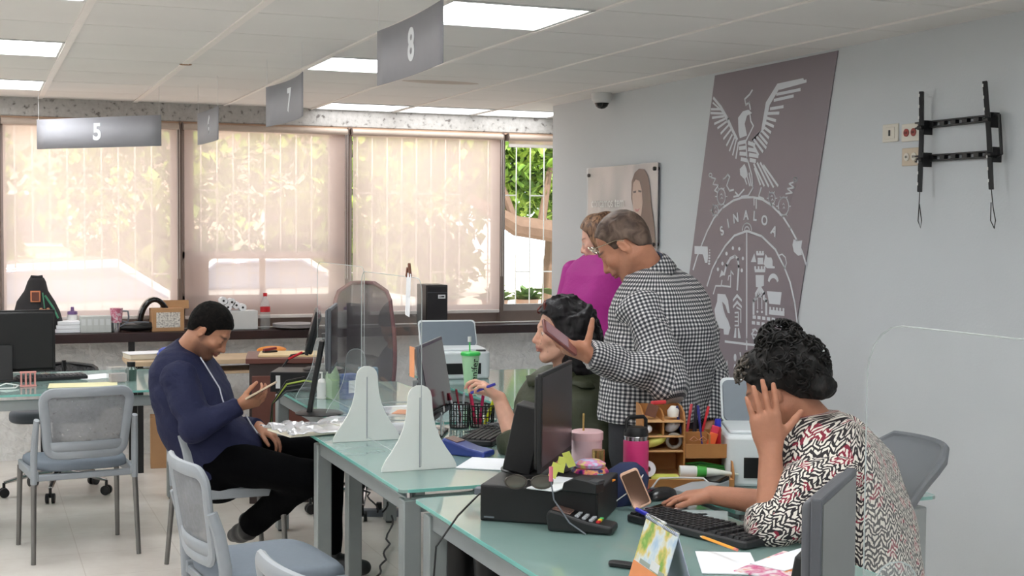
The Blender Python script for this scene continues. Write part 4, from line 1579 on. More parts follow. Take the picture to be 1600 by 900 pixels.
MB().box((0, 0.02, 0.67), (1.05, 0.34, 0.02)).build('lower_board', M_wl, t, bev=0.003)
for x in (-0.5, 0.5):
    for y in (-0.15, 0.17):
        MB().box((x, y, 0.3875), (0.035, 0.035, 0.685)).build('leg', M_black, t, bev=0.002)


def carton(label, loc, rz, w, d, h, open_=False, lab_=False, name='cardboard_box', m=None):
    t = T(name, label, 'box', loc, rz)
    m = m or M_card
    MB().box((0, 0, h / 2), (w, d, h)).build('body', m, t, bev=0.003)
    if open_:
        MB().box((w * 0.3, d / 2, h + 0.02), (w * 0.9, 0.004, 0.06), Rx(rad(-14))).build('flap', m, t)
    else:
        MB().box((0, 0, h + 0.0006), (0.04, d * 0.98, 0.0008)).build('tape', mat('packing_tape', (200, 168, 128), 0.3), t)
    if lab_:
        MB().box((0.0, -d / 2 - 0.001, h * 0.5), (w * 0.74, 0.0015, h * 0.66)).build('shipping_label', ramp_tex_mat('shipping_label_print', [(0.45, (220, 216, 208)), (0.62, (150, 146, 142))], 90, 0.7), t)
    return t


q = onz(246, 726, 0)
carton('tall brown cardboard box on the floor under the left desk', (q.x + 0.05, q.y - 0.05, 0), rad(-6), 0.2, 0.2, 0.33)
q = ony(262, 505, 9.42)
carton('open brown box with white shipping label on the window counter', (q.x, 9.47, ZS - 0.002), rad(2), 0.215, 0.13, 0.155, True, True)
# ================================================================== things on the window counter
def cy(u, v=512):
    return ony(u, v, 9.45).x


t = T('backpack', 'dark backpack with orange square patch standing on the counter', 'backpack', (cy(58), 9.48, ZS))
M_bag = mat('backpack_cloth', (38, 36, 38), 0.85, var=0.15, nscale=12)
lay = [(0, 0.155, 0.075), (0.06, 0.16, 0.08), (0.14, 0.145, 0.075), (0.21, 0.12, 0.065), (0.28, 0.075, 0.05), (0.34, 0.058, 0.04), (0.365, 0.045, 0.03)]
vs, fs = [], []
for z, a, b in lay:
    for k in range(20):
        w_ = 2 * pi * k / 20
        vs.append((a * cos(w_) * (1 + 0.05 * sin(3 * w_ + z * 20)), b * sin(w_), z))
for j in range(len(lay) - 1):
    for k in range(20):
        a_, b_ = j * 20 + k, j * 20 + (k + 1) % 20
        fs.append((a_, b_, b_ + 20, a_ + 20))
fs += [tuple(range(20))[::-1], tuple(120 + k for k in range(20))]
MB().add(vs, fs).build('body', M_bag, t, ang=70)
MB().box((-0.01, -0.063, 0.245), (0.062, 0.006, 0.075), Rx(rad(-14))).build('square_patch', mat('orange_patch', (196, 120, 80), 0.6), t, bev=0.002)
MB().box((-0.01, -0.068, 0.245), (0.046, 0.004, 0.058), Rx(rad(-14))).build('patch_centre', mat('patch_dark', (92, 48, 34), 0.7), t, bev=0.002)
MB().tube([(-0.035, 0, 0.35), (-0.03, 0, 0.372), (0.01, 0, 0.368), (0.03, 0, 0.374), (0.035, 0, 0.35)], 0.012, 8).build('top_handle', M_bag, t)
MB().tube([(0.05, -0.05, 0.25), (0.10, -0.07, 0.17), (0.13, -0.08, 0.10)], 0.007, 6).build('green_strap', mat('green_strap', (60, 130, 100), 0.6), t)
MB().cyl((0.045, -0.083, 0.04), (0.045, -0.088, 0.04), 0.018).build('red_badge', M_red, t)
M_plush = mat('tan_plush', (170, 124, 92), 0.95, var=0.06, nscale=60, bump=0.4, bscale=300)
t = T('teddy_keychain', 'small tan plush bear hanging in front of the backpack', 'plush toy', (cy(69), 9.365, ZS + 0.03))
b = MB().sphere((0, 0, 0.05), (0.034, 0.026, 0.042))
b.sphere((0, -0.004, 0.105), 0.030).sphere((-0.022, 0, 0.132), 0.011).sphere((0.022, 0, 0.132), 0.011)
b.sphere((-0.034, -0.005, 0.066), (0.014, 0.012, 0.024)).sphere((0.034, -0.005, 0.066), (0.014, 0.012, 0.024))
b.sphere((-0.018, -0.014, 0.012), (0.014, 0.016, 0.02)).sphere((0.018, -0.014, 0.012), (0.014, 0.016, 0.02))
b.build('body', M_plush, t)
MB().tube([(0, 0, 0.14), (-0.005, 0.01, 0.19), (-0.01, 0.03, 0.24)], 0.004, 6).build('cord', mat('green_strap', (60, 130, 100), 0.6), t)

# toner cartons row
lbl = ['leftmost', 'second', 'third', 'fourth', 'rightmost']
for k in range(5):
    x = cy(129.5 + k * 9.6)
    t = T('small_box', '%s of five narrow pale grey boxes in a row on the counter' % lbl[k], 'box', (x, 9.45, ZS), 0, 'narrow grey boxes on the counter')
    MB().box((0, 0, 0.055), (0.0405, 0.12, 0.11)).build('body', mat('pale_grey_card', (190, 194, 192), 0.8, var=0.02), t, bev=0.002)
    MB().box((0, -0.0605, 0.07), (0.026, 0.001, 0.04)).build('label', mat('box_label', (206, 210, 210), 0.8), t)
# white boxes left of them
t = T('paper_stack', 'low stack of white paper packs beside the backpack', 'paper stack', (cy(105), 9.47, ZS))
for k in range(3):
    MB().box((0.004 * k, 0, 0.013 + k * 0.026), (0.16 - 0.01 * k, 0.12, 0.025)).build('ream', M_paper, t, bev=0.003)
t = T('small_bottle', 'small white pot with purple pump cap behind the grey boxes', 'bottle', (cy(115), 9.56, ZS))
MB().lathe([(0, 0), (0.035, 0), (0.036, 0.10), (0.030, 0.115), (0, 0.115)], 20).build('body', M_white, t)
MB().lathe([(0.0, 0.115), (0.034, 0.115), (0.032, 0.135), (0.012, 0.14), (0.010, 0.165), (0, 0.166)], 20).build('cap', mat('purple_cap', (120, 92, 140), 0.4), t)
t = T('travel_mug', 'steel travel mug with pink pattern and grey handle on the counter', 'mug', (cy(181.5), 9.43, ZS), rad(-8))
MB().lathe([(0, 0), (0.030, 0), (0.036, 0.06), (0.036, 0.062)], 24).build('steel_base', M_chrome, t)
MB().lathe([(0.036, 0.062), (0.042, 0.155), (0.043, 0.16), (0.038, 0.16), (0, 0.155)], 24).build('body', ramp_tex_mat('pink_pattern', [(0.42, (214, 200, 206)), (0.5, (188, 80, 112)), (0.62, (214, 190, 200))], 28, 0.4), t)
MB().tube([(0.040, 0, 0.14), (0.075, 0, 0.138), (0.080, 0, 0.10), (0.074, 0, 0.065), (0.038, 0, 0.07)], 0.006, 8).build('handle', M_greyd, t)
t = T('cap', 'black curved helmet-like cap leaning behind the brown box', 'cap', (cy(243), 9.52, ZS + 0.02))
vs, fs = [], []
P = []
for i in range(13):
    a = pi * (0.02 + 0.80 * i / 12)
    P.append([Vector((-0.10 * cos(a) * (1 if i < 99 else 1) * -1 * -1, y, 0.19 * sin(a))) for y in (-0.04, -0.02, 0, 0.02, 0.04)])
MB().grid(P).build('shell', M_blackgl, t, solid=0.034, ang=60)
MB().tube([(-0.1, 0, 0.0), (-0.102, 0, 0.06), (-0.09, 0, 0.11)], 0.01, 8).build('strap', M_black, t)
t = T('folded_bag', 'low crumpled black pouch with cord beside the travel mug', 'bag', (cy(212), 9.44, ZS))
MB().sphere((0, 0, 0.028), (0.14, 0.06, 0.028)).sphere((0.05, 0, 0.042), (0.08, 0.05, 0.026)).build('body', M_black, t, ang=70)
MB().tube([(-0.12, -0.03, 0.03), (-0.07, -0.05, 0.06), (0.0, -0.055, 0.068), (0.08, -0.05, 0.062)], 0.005, 6).build('cord', M_greyd, t)
# rolls and white carton
t = T('white_carton', 'white carton behind the navy-jacket man on the counter', 'box', (cy(378), 9.46, ZS))
MB().box((0, 0, 0.065), (0.20, 0.14, 0.13)).build('body', mat('white_card', (206, 208, 208), 0.7, var=0.02), t, bev=0.003)
pr_ = [(337, 0.155), (350, 0.168), (343, 0.19), (360, 0.152), (330, 0.20)]
nm = ['lowest left', 'middle', 'upper', 'right-hand', 'top left']
for k, (u, z) in enumerate(pr_):
    t = T('paper_roll', '%s white till paper roll in the pile on the white carton' % nm[k], 'paper roll', (cy(u + 18), 9.46, ZS + z), 0, 'white paper rolls on the counter')
    MB().cyl((0, -0.05, 0), (0, 0.03, 0), 0.026, seg=20).build('paper', M_paper, t, bev=0.002)
    MB().cyl((0, -0.0515, 0), (0, -0.04, 0), 0.008, seg=10).build('core', M_black, t)
t = T('soda_bottle', 'clear plastic soda bottle with red cap and red label', 'bottle', (cy(413), 9.42, ZS))
MB().lathe([(0, 0), (0.030, 0), (0.034, 0.012), (0.034, 0.12), (0.033, 0.16), (0.028, 0.185), (0.014, 0.215), (0.012, 0.235)], 24).build('body', M_glassclr, t)
MB().lathe([(0.0348, 0.118), (0.0348, 0.155)], 24, cap=False).build('label', M_red, t)
MB().lathe([(0, 0.228), (0.0145, 0.228), (0.0145, 0.25), (0, 0.25)], 16).build('cap', M_red, t)
for k in range(4):
    t = T('paper_plate', 'grey paper plate in the flat stack by the bottle, %s' % ['lowest', 'second from below', 'third from below', 'topmost'][k], 'plate', (cy(458), 9.42, ZS + 0.002 + k * 0.006), 0, 'flat plates on the counter')
    MB().lathe([(0, 0), (0.10, 0.0), (0.15, 0.012), (0.15, 0.015), (0.10, 0.004), (0, 0.003)], 32).build('dish', mat('grey_plate', (176, 174, 176), 0.3), t)
t = T('tower_computer', 'upright black tower computer with white sticker on the window counter', 'computer', (cy(673), 9.42, ZS), rad(0))
MB().box((0, 0.0, 0.15), (0.165, 0.22, 0.30)).build('case', M_black, t, bev=0.004)
MB().box((0.0, -0.113, 0.16), (0.150, 0.006, 0.26)).build('front_panel', mat('tower_front', (34, 32, 36), 0.35), t, bev=0.002)
MB().box((0.035, -0.1168, 0.215), (0.055, 0.0015, 0.028)).build('sticker', M_paper, t)
MB().box((0.042, -0.1178, 0.215), (0.024, 0.001, 0.010)).build('sticker_print', M_black, t)
MB().box((0.022, -0.1178, 0.215), (0.006, 0.001, 0.014)).build('sticker_print', M_black, t)
MB().box((0.0, -0.1168, 0.245), (0.145, 0.001, 0.003)).build('drive_line', M_greyd, t)

# ================================================================== left desk things
def sheet(label, loc, rz, w=0.21, d=0.297, m=None, name='paper_sheet', cat='paper', th=0.0012, curl=0.004):
    t = tag(MB().box((0, 0, th / 2), (w, d, th)).build(name, m or M_paper), label, cat)
    t.location = loc
    t.rotation_euler = (0, 0, rz)
    return t


DZ = 0.7502
q = onz(25, 600); t = T('keyboard', 'black keyboard on the left desk beside the pink holder', 'keyboard', (onz(80, 592).x, onz(80, 592).y, DZ), rad(8))
MB().rbox((0, 0, 0.009), (0.36, 0.13, 0.018), 0.01).build('body', M_black, t, bev=0.003)
kb = MB()
for r_ in range(5):
    for c_ in range(15):
        kb.box((-0.163 + c_ * 0.0233, -0.045 + r_ * 0.0225, 0.0215), (0.019, 0.018, 0.007), taper=0.85)
kb.build('keys', M_dark, t)
q = onz(44, 603)
t = T('pencil_holder', 'small pink slatted holder at the front of the left desk', 'pencil holder', (q.x, q.y, DZ))
M_pink = mat('pink_plastic', (206, 140, 134), 0.5)
b = MB()
for k in range(4):
    for (x, y) in ((-0.033 + k * 0.022, -0.02), (-0.033 + k * 0.022, 0.02)):
        b.box((x, y, 0.035), (0.008, 0.006, 0.07))
b.box((0, 0, 0.072), (0.08, 0.05, 0.006)).box((0, 0, 0.003), (0.08, 0.05, 0.006))
b.build('cage', M_pink, t, bev=0.001)
q = onz(10, 606)
t = T('phone_charger_cable', 'loose white charging cable at the left end of the desk', 'cable', (q.x, q.y, DZ))
MB().tube([(-0.06, 0.0, 0.003), (0, 0.04, 0.02), (0.06, 0.02, 0.01), (0.04, -0.04, 0.004), (-0.04, -0.03, 0.003), (-0.1, 0.01, 0.003)], 0.0035, 6).build('wire', M_white, t)
q = onz(150, 588)
sheet('loose white sheet lying on the left desk', (q.x, q.y, DZ), rad(30), 0.25, 0.2)
q = onz(130, 601)
sheet('pale yellow folder lying on the left desk', (q.x, q.y, DZ), rad(-5), 0.34, 0.2, mat('yellow_folder', (226, 220, 176), 0.8), 'folder', 'folder')
q = onz(184, 596)
t = T('acrylic_block', 'small clear box with note paper on the left desk', 'note box', (q.x, q.y, DZ), rad(10))
MB().box((0, 0, 0.04), (0.10, 0.07, 0.08)).build('box', M_glassclr, t, bev=0.002)
MB().box((0, 0, 0.025), (0.08, 0.055, 0.04)).build('notes', mat('grey_pink_notes', (178, 164, 164), 0.8), t)
q = onz(205, 594)
t = T('small_jar', 'small dark green jar at the right end of the left desk', 'jar', (q.x, q.y, DZ))
MB().lathe([(0, 0), (0.028, 0), (0.03, 0.06), (0.02, 0.075), (0, 0.075)], 18).build('body', mat('dark_green_glass', (70, 92, 84), 0.2), t)
MB().lathe([(0, 0.075), (0.022, 0.075), (0.022, 0.10), (0, 0.10)], 18).build('cap', M_black, t)
q = onz(40, 600)
# on the pale wooden table
SZ = 0.7155
t = T('plastic_bag', 'blue plastic bag heap on the pale wooden side table', 'plastic bag', (1.19, 8.93, SZ))
b = MB().sphere((0, 0, 0.03), (0.11, 0.08, 0.035)).sphere((-0.05, -0.02, 0.05), (0.05, 0.05, 0.03)).sphere((0.06, 0, 0.04), (0.05, 0.06, 0.035))
b.build('heap', mat('blue_plastic', (38, 70, 170), 0.3, var=0.2, nscale=30), t, ang=80)
t = T('orange_pouch', 'bright orange pouch on the side table behind the man', 'pouch', (1.83, 8.9, SZ + 0.0))
MB().box((0, 0, 0.012), (0.26, 0.2, 0.024)).build('book', M_paper, t, bev=0.003)
MB().sphere((-0.01, 0, 0.045), (0.10, 0.06, 0.024)).build('pouch', mat('orange_cloth', (226, 138, 48), 0.6), t)
t = T('open_book', 'thick cream book lying on the side table left of the man', 'book', (1.05, 9.02, SZ), rad(8))
MB().box((-0.02, 0, 0.018), (0.26, 0.2, 0.034)).build('pages', mat('cream_pages', (222, 214, 196), 0.8), t, bev=0.004)
MB().box((-0.02, 0, 0.037), (0.27, 0.21, 0.003)).build('cover', M_paper, t)
# on the cabinet
sheet('cream folder with papers on top of the wooden cabinet', (cabp.x + 0.02, cabp.y - 0.02, cabp.z), rad(-14), 0.34, 0.30, mat('cream_folder', (214, 190, 146), 0.8), 'folder', 'folder', 0.01)
t = T('red_stapler', 'small dark red stapler on the cabinet papers', 'stapler', (cabp.x - 0.08, cabp.y + 0.04, cabp.z + 0.0102), rad(20))
MB().box((0, 0, 0.006), (0.09, 0.025, 0.010)).build('base', M_black, t, bev=0.002)
MB().box((0.0, 0, 0.02), (0.085, 0.022, 0.016), Ry(rad(-5))).build('arm', mat('dark_red', (120, 30, 34), 0.4), t, bev=0.004)

# ================================================================== far and middle desk things
# cables at the end of the far desk
q = onz(440, 620)
t = T('cable_bundle', 'bundle of black and green cables hanging at the far desk end', 'cables', (q.x, q.y, 0.75))
for k, (m_, off) in enumerate(((M_black, 0.0), (M_black, 0.03), (mat('lime_cable', (176, 196, 84), 0.5), 0.015), (M_dark, -0.02))):
    MB().tube([(0.28, 0.05, 0.04 + off * .2), (0.12, 0.0 + off, 0.06 + off), (0.02, -0.02, 0.05 + off), (-0.045, 0.0, -0.03), (-0.05 - off * .3, 0.02, -0.22), (0.0, 0.05, -0.4)], 0.005, 6).build('cable', m_, t)
t = T('red_pen', 'thin red and black pen-like cable resting against the far monitor', 'pen', (onz(455, 600).x, onz(455, 600).y, 0.853))
MB().tube([(-0.12, -0.1, -0.07), (0.0, 0.0, 0.05), (0.1, 0.02, 0.06)], 0.006, 6).build('body', M_black, t)
MB().tube([(-0.02, -0.02, 0.032), (0.06, 0.012, 0.062)], 0.007, 6).build('red_tip', M_red, t)

# plastic-wrapped papers on the corner of the middle desk
q = onz(505, 672)
t = T('plastic_sleeve', 'crumpled clear plastic bag of papers hanging over the desk corner', 'plastic bag', (q.x, q.y, 0.752), rad(12))
rg = random.Random(2)
P = []
for i in range(22):
    row = []
    for j in range(14):
        x, y = -0.22 + 0.44 * i / 21, -0.15 + 0.28 * j / 13
        row.append(Vector((x + rg.uniform(-.003, .003), y, 0.012 + 0.022 * abs(mnoise.noise(Vector((x * 13, y * 13, 1)))) * 2)))
    P.append(row)
MB().grid(P).build('plastic', clear_mat('wrinkled_plastic', (0.92, 0.92, 0.93), 0.42, (224, 224, 228), 0.12, 0.15), t, solid=0.002, ang=25)
MB().box((-0.02, -0.01, 0.005), (0.36, 0.22, 0.008)).build('papers', mat('cream_sheet', (232, 226, 206), 0.8), t)
MB().box((0.04, 0.02, 0.0098), (0.12, 0.09, 0.001)).build('yellow_note', mat('yellow_note', (226, 222, 120), 0.8), t)


# blue clutter between the screens
def clutter_box(label, u, v, w, d, h, col, rz=0.0, name='small_box', cat='box'):
    q = onz(u, v)
    t = T(name, label, cat, (q.x, q.y, DZ), rz)
    MB().box((0, 0, h / 2), (w, d, h)).build('body', mat('clutter_' + '_'.join(map(str, col)), col, 0.5), t, bev=0.003)
    MB().box((0, -d / 2 - 0.0005, h * .5), (w * .6, 0.001, h * .5)).build('label', M_paper, t)
    return t


clutter_box('blue carton standing on the far desk behind the clear screen', 545, 622, 0.08, 0.06, 0.12, (52, 84, 150), 0.4)
clutter_box('low blue carton on the far desk next to a green bottle', 560, 612, 0.12, 0.08, 0.07, (44, 72, 140), 0.1)
clutter_box('teal carton on the far desk behind the clear screens', 575, 604, 0.10, 0.08, 0.10, (80, 120, 140), -0.2)
q = onz(520, 622)
t = T('green_bottle', 'translucent green bottle standing on the far desk', 'bottle', (q.x, q.y, DZ))
MB().lathe([(0, 0), (0.034, 0), (0.036, 0.11), (0.016, 0.15), (0.014, 0.17), (0, 0.17)], 20).build('body', mat('soft_green', (140, 170, 130), 0.3), t)
MB().lathe([(0, 0.17), (0.016, 0.17), (0.016, 0.19), (0, 0.19)], 14).build('cap', M_white, t)
q = onz(503, 622)
t = T('sanitizer_bottle', 'small white pump bottle on the far desk edge', 'bottle', (q.x, q.y, DZ))
MB().lathe([(0, 0), (0.024, 0), (0.025, 0.08), (0.012, 0.095), (0, 0.095)], 16).build('body', M_white, t)
MB().tube([(0, 0, 0.095), (0, 0, 0.125), (-0.03, 0, 0.125)], 0.005, 6).build('pump', M_white, t)
q = onz(500, 618)
sheet('crumpled white receipt on the far desk', (q.x + 0.03, q.y - 0.08, DZ), rad(40), 0.08, 0.12)
sheet('white form behind the bell-shaped legs on the middle desk', (onz(628, 640).x, onz(628, 640).y, DZ), rad(10), 0.21, 0.28)
q = onz(640, 640)
t = T('letter_tray', 'clear letter tray with papers and orange note on the middle desk', 'letter tray', (1.63, 5.20, DZ), rad(-18))
M_clr2 = clear_mat('tray_plastic', (0.9, 0.92, 0.93), 0.2)
for k in range(2):
    MB().rbox((0, 0, 0.01 + k * 0.075), (0.26, 0.28, 0.004), 0.05, seg=6).build('shelf', M_clr2, t)
    MB().tube([(-0.13, -0.14, 0.03 + k * .075), (-0.13, 0.10, 0.03 + k * .075), (-0.09, 0.14, 0.03 + k * .075), (0.09, 0.14, 0.03 + k * .075), (0.13, 0.10, 0.03 + k * .075), (0.13, -0.14, 0.03 + k * .075)], 0.003, 6).build('rim', M_acryl_edge, t)
for x in (-0.12, 0.12):
    MB().box((x, 0.1, 0.05), (0.006, 0.02, 0.09)).build('post', M_acryl_edge, t)
    MB().box((x, -0.11, 0.05), (0.006, 0.02, 0.09)).build('post', M_acryl_edge, t)
sheet('orange-topped note inside the clear letter tray', (1.62, 5.16, DZ + 0.0875), rad(-30), 0.14, 0.12, mat('orange_paper', (230, 160, 120), 0.8), th=0.002)
sheet('stack of forms in the lower level of the letter tray', (1.63, 5.21, DZ + 0.0125), rad(-12), 0.20, 0.22, th=0.012)
# orange sticky on the clear screen, white strip clipped to the top
q = onx(648, 567, 1.400)
t = tag(MB().box((0, 0, 0), (0.0012, 0.055, 0.105)).build('sticky_note', mat('orange_note', (232, 158, 112), 0.8)), 'orange note stuck to the right edge of the middle clear screen', 'note')
t.location = (1.401, q.y + 0.035, q.z)
q = onx(643, 460, 1.40)
t = T('clipped_strip', 'white paper strip clipped to the top of the clear screen', 'paper strip', (1.4, q.y + 0.02, 1.41))
MB().box((-0.006, 0, -0.065), (0.001, 0.05, 0.15), Rx(rad(6))).build('strip', M_paper, t)
MB().box((-0.004, 0.012, 0.012), (0.012, 0.012, 0.035), Rx(rad(20))).box((-0.004, -0.012, 0.02), (0.010, 0.008, 0.05), Rx(rad(-20))).build('wooden_clip', mat('clip_brown', (120, 72, 50), 0.6), t, bev=0.002)
# white booklet stands, papers between the legs
sheet('printed leaflet standing area on the middle desk behind the near leg', (1.62, 4.92, DZ), rad(5), 0.12, 0.2)

# green tumbler with straw
q = onz(735, 604)
t = T('green_tumbler', 'pale green plastic tumbler with bright green lid and straw', 'cup', (q.x, q.y, DZ), rad(0))
MB().lathe([(0, 0), (0.031, 0), (0.047, 0.165), (0.047, 0.168), (0, 0.168)], 28).build('cup', mat('pale_green_cup', (176, 220, 176), 0.35, var=0.02), t)
MB().lathe([(0, 0.166), (0.052, 0.166), (0.052, 0.178), (0.046, 0.184), (0, 0.184)], 28).build('lid', mat('bright_green', (70, 204, 96), 0.35), t)
MB().cyl((-0.004, 0, 0.18), (-0.006, 0, 0.245), 0.004, seg=8).build('straw', mat('bright_green', (70, 204, 96), 0.35), t)
MB().cyl((-0.006, 0, 0.235), (-0.006, 0, 0.262), 0.010, seg=10).build('straw_cap', M_white, t)
tm = text_mb('Jenifer', 0.05, 0.0004, 0.001)
tm2 = MB()
for p_ in tm.v:
    a_ = -p_.y / 0.040 + 0.25
    rr = 0.0402 + (p_.x) * 0.096
    tm2.v.append(Vector((sin(a_ * -1) * -1 * rr * 1.01, -cos(a_) * rr * 1.01, 0.085 + p_.x)))
tm2.f = tm.f
tm2.build('handwritten_name', M_black, t)

# pen cups
M_meshcup = mat('black_wire', (30, 32, 34), 0.4, 0.4)


def pencup(label, x, y, r, h, pens, seed):
    t = T('pen_cup', label, 'pen cup', (x, y, DZ))
    b = MB()
    for k in range(20):
        a = 2 * pi * k / 20
        b.tube([(r * .92 * cos(a), r * .92 * sin(a), 0.002), (r * cos(a), r * sin(a), h)], 0.0022, 5)
    for z in (0.003, h * .25, h * .5, h * .75, h):
        rr = r * (.92 + .08 * z / h)
        b.tube([(rr * cos(2 * pi * k / 24), rr * sin(2 * pi * k / 24), z) for k in range(24)], 0.0028 if z in (0.003, h) else 0.0018, 5, closed=True)
    b.lathe([(0, 0.001), (r * .92, 0.001), (r * .92, 0.003), (0, 0.003)], 20)
    b.build('wire_cup', M_meshcup, t)
    return t, (x, y)


def pen(label, x, y, z, ax, ay, L, col, cap=None, name='pen', r=0.0045):
    t = T(name, label, name, (x, y, z))
    d = Vector((ax, ay, 1)).normalized()
    MB().cyl((0, 0, 0), d * L, r, seg=8).build('barrel', mat('pen_' + '_'.join(map(str, col)), col, 0.4), t)
    MB().cyl(d * L, d * (L + 0.03), r * 1.2, r, seg=8).build('cap', mat('pen_' + '_'.join(map(str, cap or col)), cap or col, 0.4), t)
    return t


pencup('black wire pen cup nearest the bell-shaped leg on the middle desk', 1.860, 5.27, 0.042, 0.10, 0, 1)
pencup('wider black wire pen cup under the hand of the olive-jacket woman', 1.955, 5.26, 0.052, 0.09, 0, 2)
pen('white pen leaning left in the left wire cup', 1.855, 5.27, DZ + 0.01, -0.3, 0.05, 0.11, (226, 226, 230), (150, 40, 60))
pen('dark red pen leaning in the left wire cup', 1.87, 5.27, DZ + 0.01, -0.12, 0.15, 0.12, (140, 34, 50))
pen('pale pen with white cap upright in the left wire cup', 1.865, 5.26, DZ + 0.01, 0.05, -0.1, 0.11, (210, 214, 220))
pen('yellow highlighter leaning right in the wider wire cup', 1.97, 5.26, DZ + 0.01, 0.35, -0.1, 0.10, (226, 232, 40), r=0.008)
pen('magenta marker in the wider wire cup', 1.95, 5.27, DZ + 0.01, 0.1, -0.05, 0.13, (196, 30, 96), r=0.007)
pen('red scissors handle-like marker at the back of the wider wire cup', 1.935, 5.28, DZ + 0.01, -0.15, 0.1, 0.14, (206, 36, 84), r=0.008)


def keyboard(label, x, y, rz, w=0.42, d=0.135, tilt=0.0):
    t = T('keyboard', label, 'keyboard', (x, y, DZ), rz)
    MB().rbox((0, 0, 0.011), (w, d, 0.020), 0.012).build('body', mat('keyboard_black', (36, 36, 38), 0.4), t, bev=0.004)
    kb = MB()
    nc = 21
    for r_ in range(6):
        for c_ in range(nc):
            if c_ in (14, 17) and True:
                continue
            kb.box((-w / 2 + 0.018 + c_ * (w - 0.036) / (nc - 1), -d / 2 + 0.018 + r_ * (d - 0.036) / 5, 0.0245), ((w - 0.036) / (nc - 1) * 0.84, (d - 0.036) / 5 * 0.84, 0.007), taper=0.82)
    kb.build('keys', mat('key_black', (28, 28, 30), 0.5), t)
    return t


a_, b_ = onz(706, 690), onz(762, 664)
keyboard('black keyboard on the middle desk beside the letter tray', 1.87, 4.96, rad(54), 0.40, 0.14)
keyboard('black keyboard under the pencil on the lower right desk', 1.845, 3.23, rad(-72), 0.44, 0.15)


def mouse(label, x, y, rz, m):
    t = T('computer_mouse', label, 'mouse', (x, y, DZ), rz)
    b = MB()
    vs, fs = [], []
    P = []
    for i in range(13):
        k = i / 12
        yy = -0.055 + 0.11 * k
        wv = 0.031 * math.sqrt(max(0.0, 1 - (2 * k - 1) ** 4)) + 0.001
        hh = 0.036 * math.sqrt(max(0.0, 1 - (1.9 * k - 0.85) ** 2 * 0.9)) if k < 0.98 else 0.006
        P.append([Vector((wv * cos(pi * j / 10), yy, max(0.002, hh * sin(pi * j / 10)))) for j in range(11)])
    b.grid(P)
    b.build('shell', m, t, ang=60, solid=0.001)
    MB().box((0, 0.03, 0.034), (0.006, 0.016, 0.005)).build('scroll_wheel', M_greyd, t)
    return t


mp_ = onz(1032, 778)
mouse('black computer mouse under the hand of the zigzag-blouse woman', mp_.x, mp_.y, rad(95), mat('mouse_black', (34, 34, 36), 0.25))
mouse('black computer mouse behind the middle keyboard', 1.96, 5.12, rad(40), M_black)
sheet('black mouse pad under the middle desk mouse', (1.965, 5.11, DZ - 0.0004), rad(34), 0.17, 0.2, M_black, 'mouse_pad', 'mouse pad', 0.0022)


# payment terminals
def terminal(label, u, v, rz, body, x=None, y=None, keys=True):
    q = onz(u, v)
    t = T('card_terminal', label, 'card terminal', (x or q.x, y or q.y, DZ), rz)
    R = Rx(rad(8))
    pts = [(-0.09, 0.0), (-0.09, 0.022), (-0.02, 0.032), (0.03, 0.046), (0.085, 0.060), (0.095, 0.045), (0.09, 0.0)]
    Rp = Matrix(((0, 0, 1), (1, 0, 0), (0, 1, 0)))
    MB().prism(pts, -0.041, 0.041, Rp).build('body', body, t, bev=0.007, seg=3)
    sl2 = math.atan2(0.014, 0.055)
    MB().box((0, 0, 0), (0.060, 0.052, 0.003), Rx(sl2), (0, 0.055, 0.0535)).build('display', mat('terminal_screen', (110, 84, 76), 0.2), t, bev=0.001)
    if keys:
        for r_ in range(4):
            for c_ in range(3):
                z = 0.0245 + (0.07 - 0.0 - 0.0) * 0
                yy = 0.012 - r_ * 0.020
                zz_ = 0.0400 + (yy - 0.005) * 0.22 if yy > -0.02 else 0.0335 + (yy + 0.02) * 0.14
                km = mat('key_pale', (176, 180, 186), 0.5) if r_ < 3 else [mat('key_red', (200, 40, 40), 0.5), mat('key_yellow', (226, 200, 60), 0.5), mat('key_green', (60, 170, 90), 0.5)][c_]
                MB().box((-0.020 + c_ * 0.020, yy, zz_ + 0.001), (0.014, 0.011, 0.006)).build('key', km, t, bev=0.001)
    return t


terminal('black card payment terminal with coloured keys on the lower right desk', 905, 826, rad(52), M_black, x=1.545, y=3.355)
terminal('blue and grey card terminal on the middle desk', 735, 712, rad(40), mat('terminal_blue', (42, 60, 130), 0.3), x=1.665, y=4.62, keys=False)

# sunglasses on the flat computer
q = onz(820, 752, PT + 0.02)
t = T('sunglasses', 'folded sunglasses lying on the flat computer before the monitor', 'glasses', (q.x, q.y - 0.03, PT + 0.0015), math.atan2(-0.2, 0.28) * 0.6)
for s_ in (-1, 1):
    pts = [(s_ * 0.036 + 0.030 * cos(a * pi / 10), 0, 0.022 + 0.019 * sin(a * pi / 10)) for a in range(20)]
    ro = MB().tube(pts, 0.0022, 6, closed=True).build('rim', mat('glasses_frame', (90, 84, 78), 0.3, 0.6), t)
    MB().add([Vector(p_) for p_ in pts] + [Vector((s_ * 0.036, -0.004, 0.022))], [(k, (k + 1) % 20, 20) for k in range(20)]).build('lens', mat('smoky_lens', (96, 92, 84), 0.08, 0.3), ro)
    MB().tube([(s_ * 0.066, 0, 0.028), (s_ * 0.068, 0.06, 0.014), (s_ * 0.03, 0.085, 0.004)], 0.0022, 6).build('temple', mat('glasses_frame', (90, 84, 78), 0.3, 0.6), t)
MB().tube([(-0.008, 0, 0.026), (0, -0.002, 0.030), (0.008, 0, 0.026)], 0.002, 6).build('bridge', mat('glasses_frame', (90, 84, 78), 0.3, 0.6), t)
q = onz(868, 756, PT)
sheet('white folded leaflet on the flat computer', (q.x, q.y - 0.01, PT), rad(-50), 0.09, 0.2, name='leaflet', th=0.003)
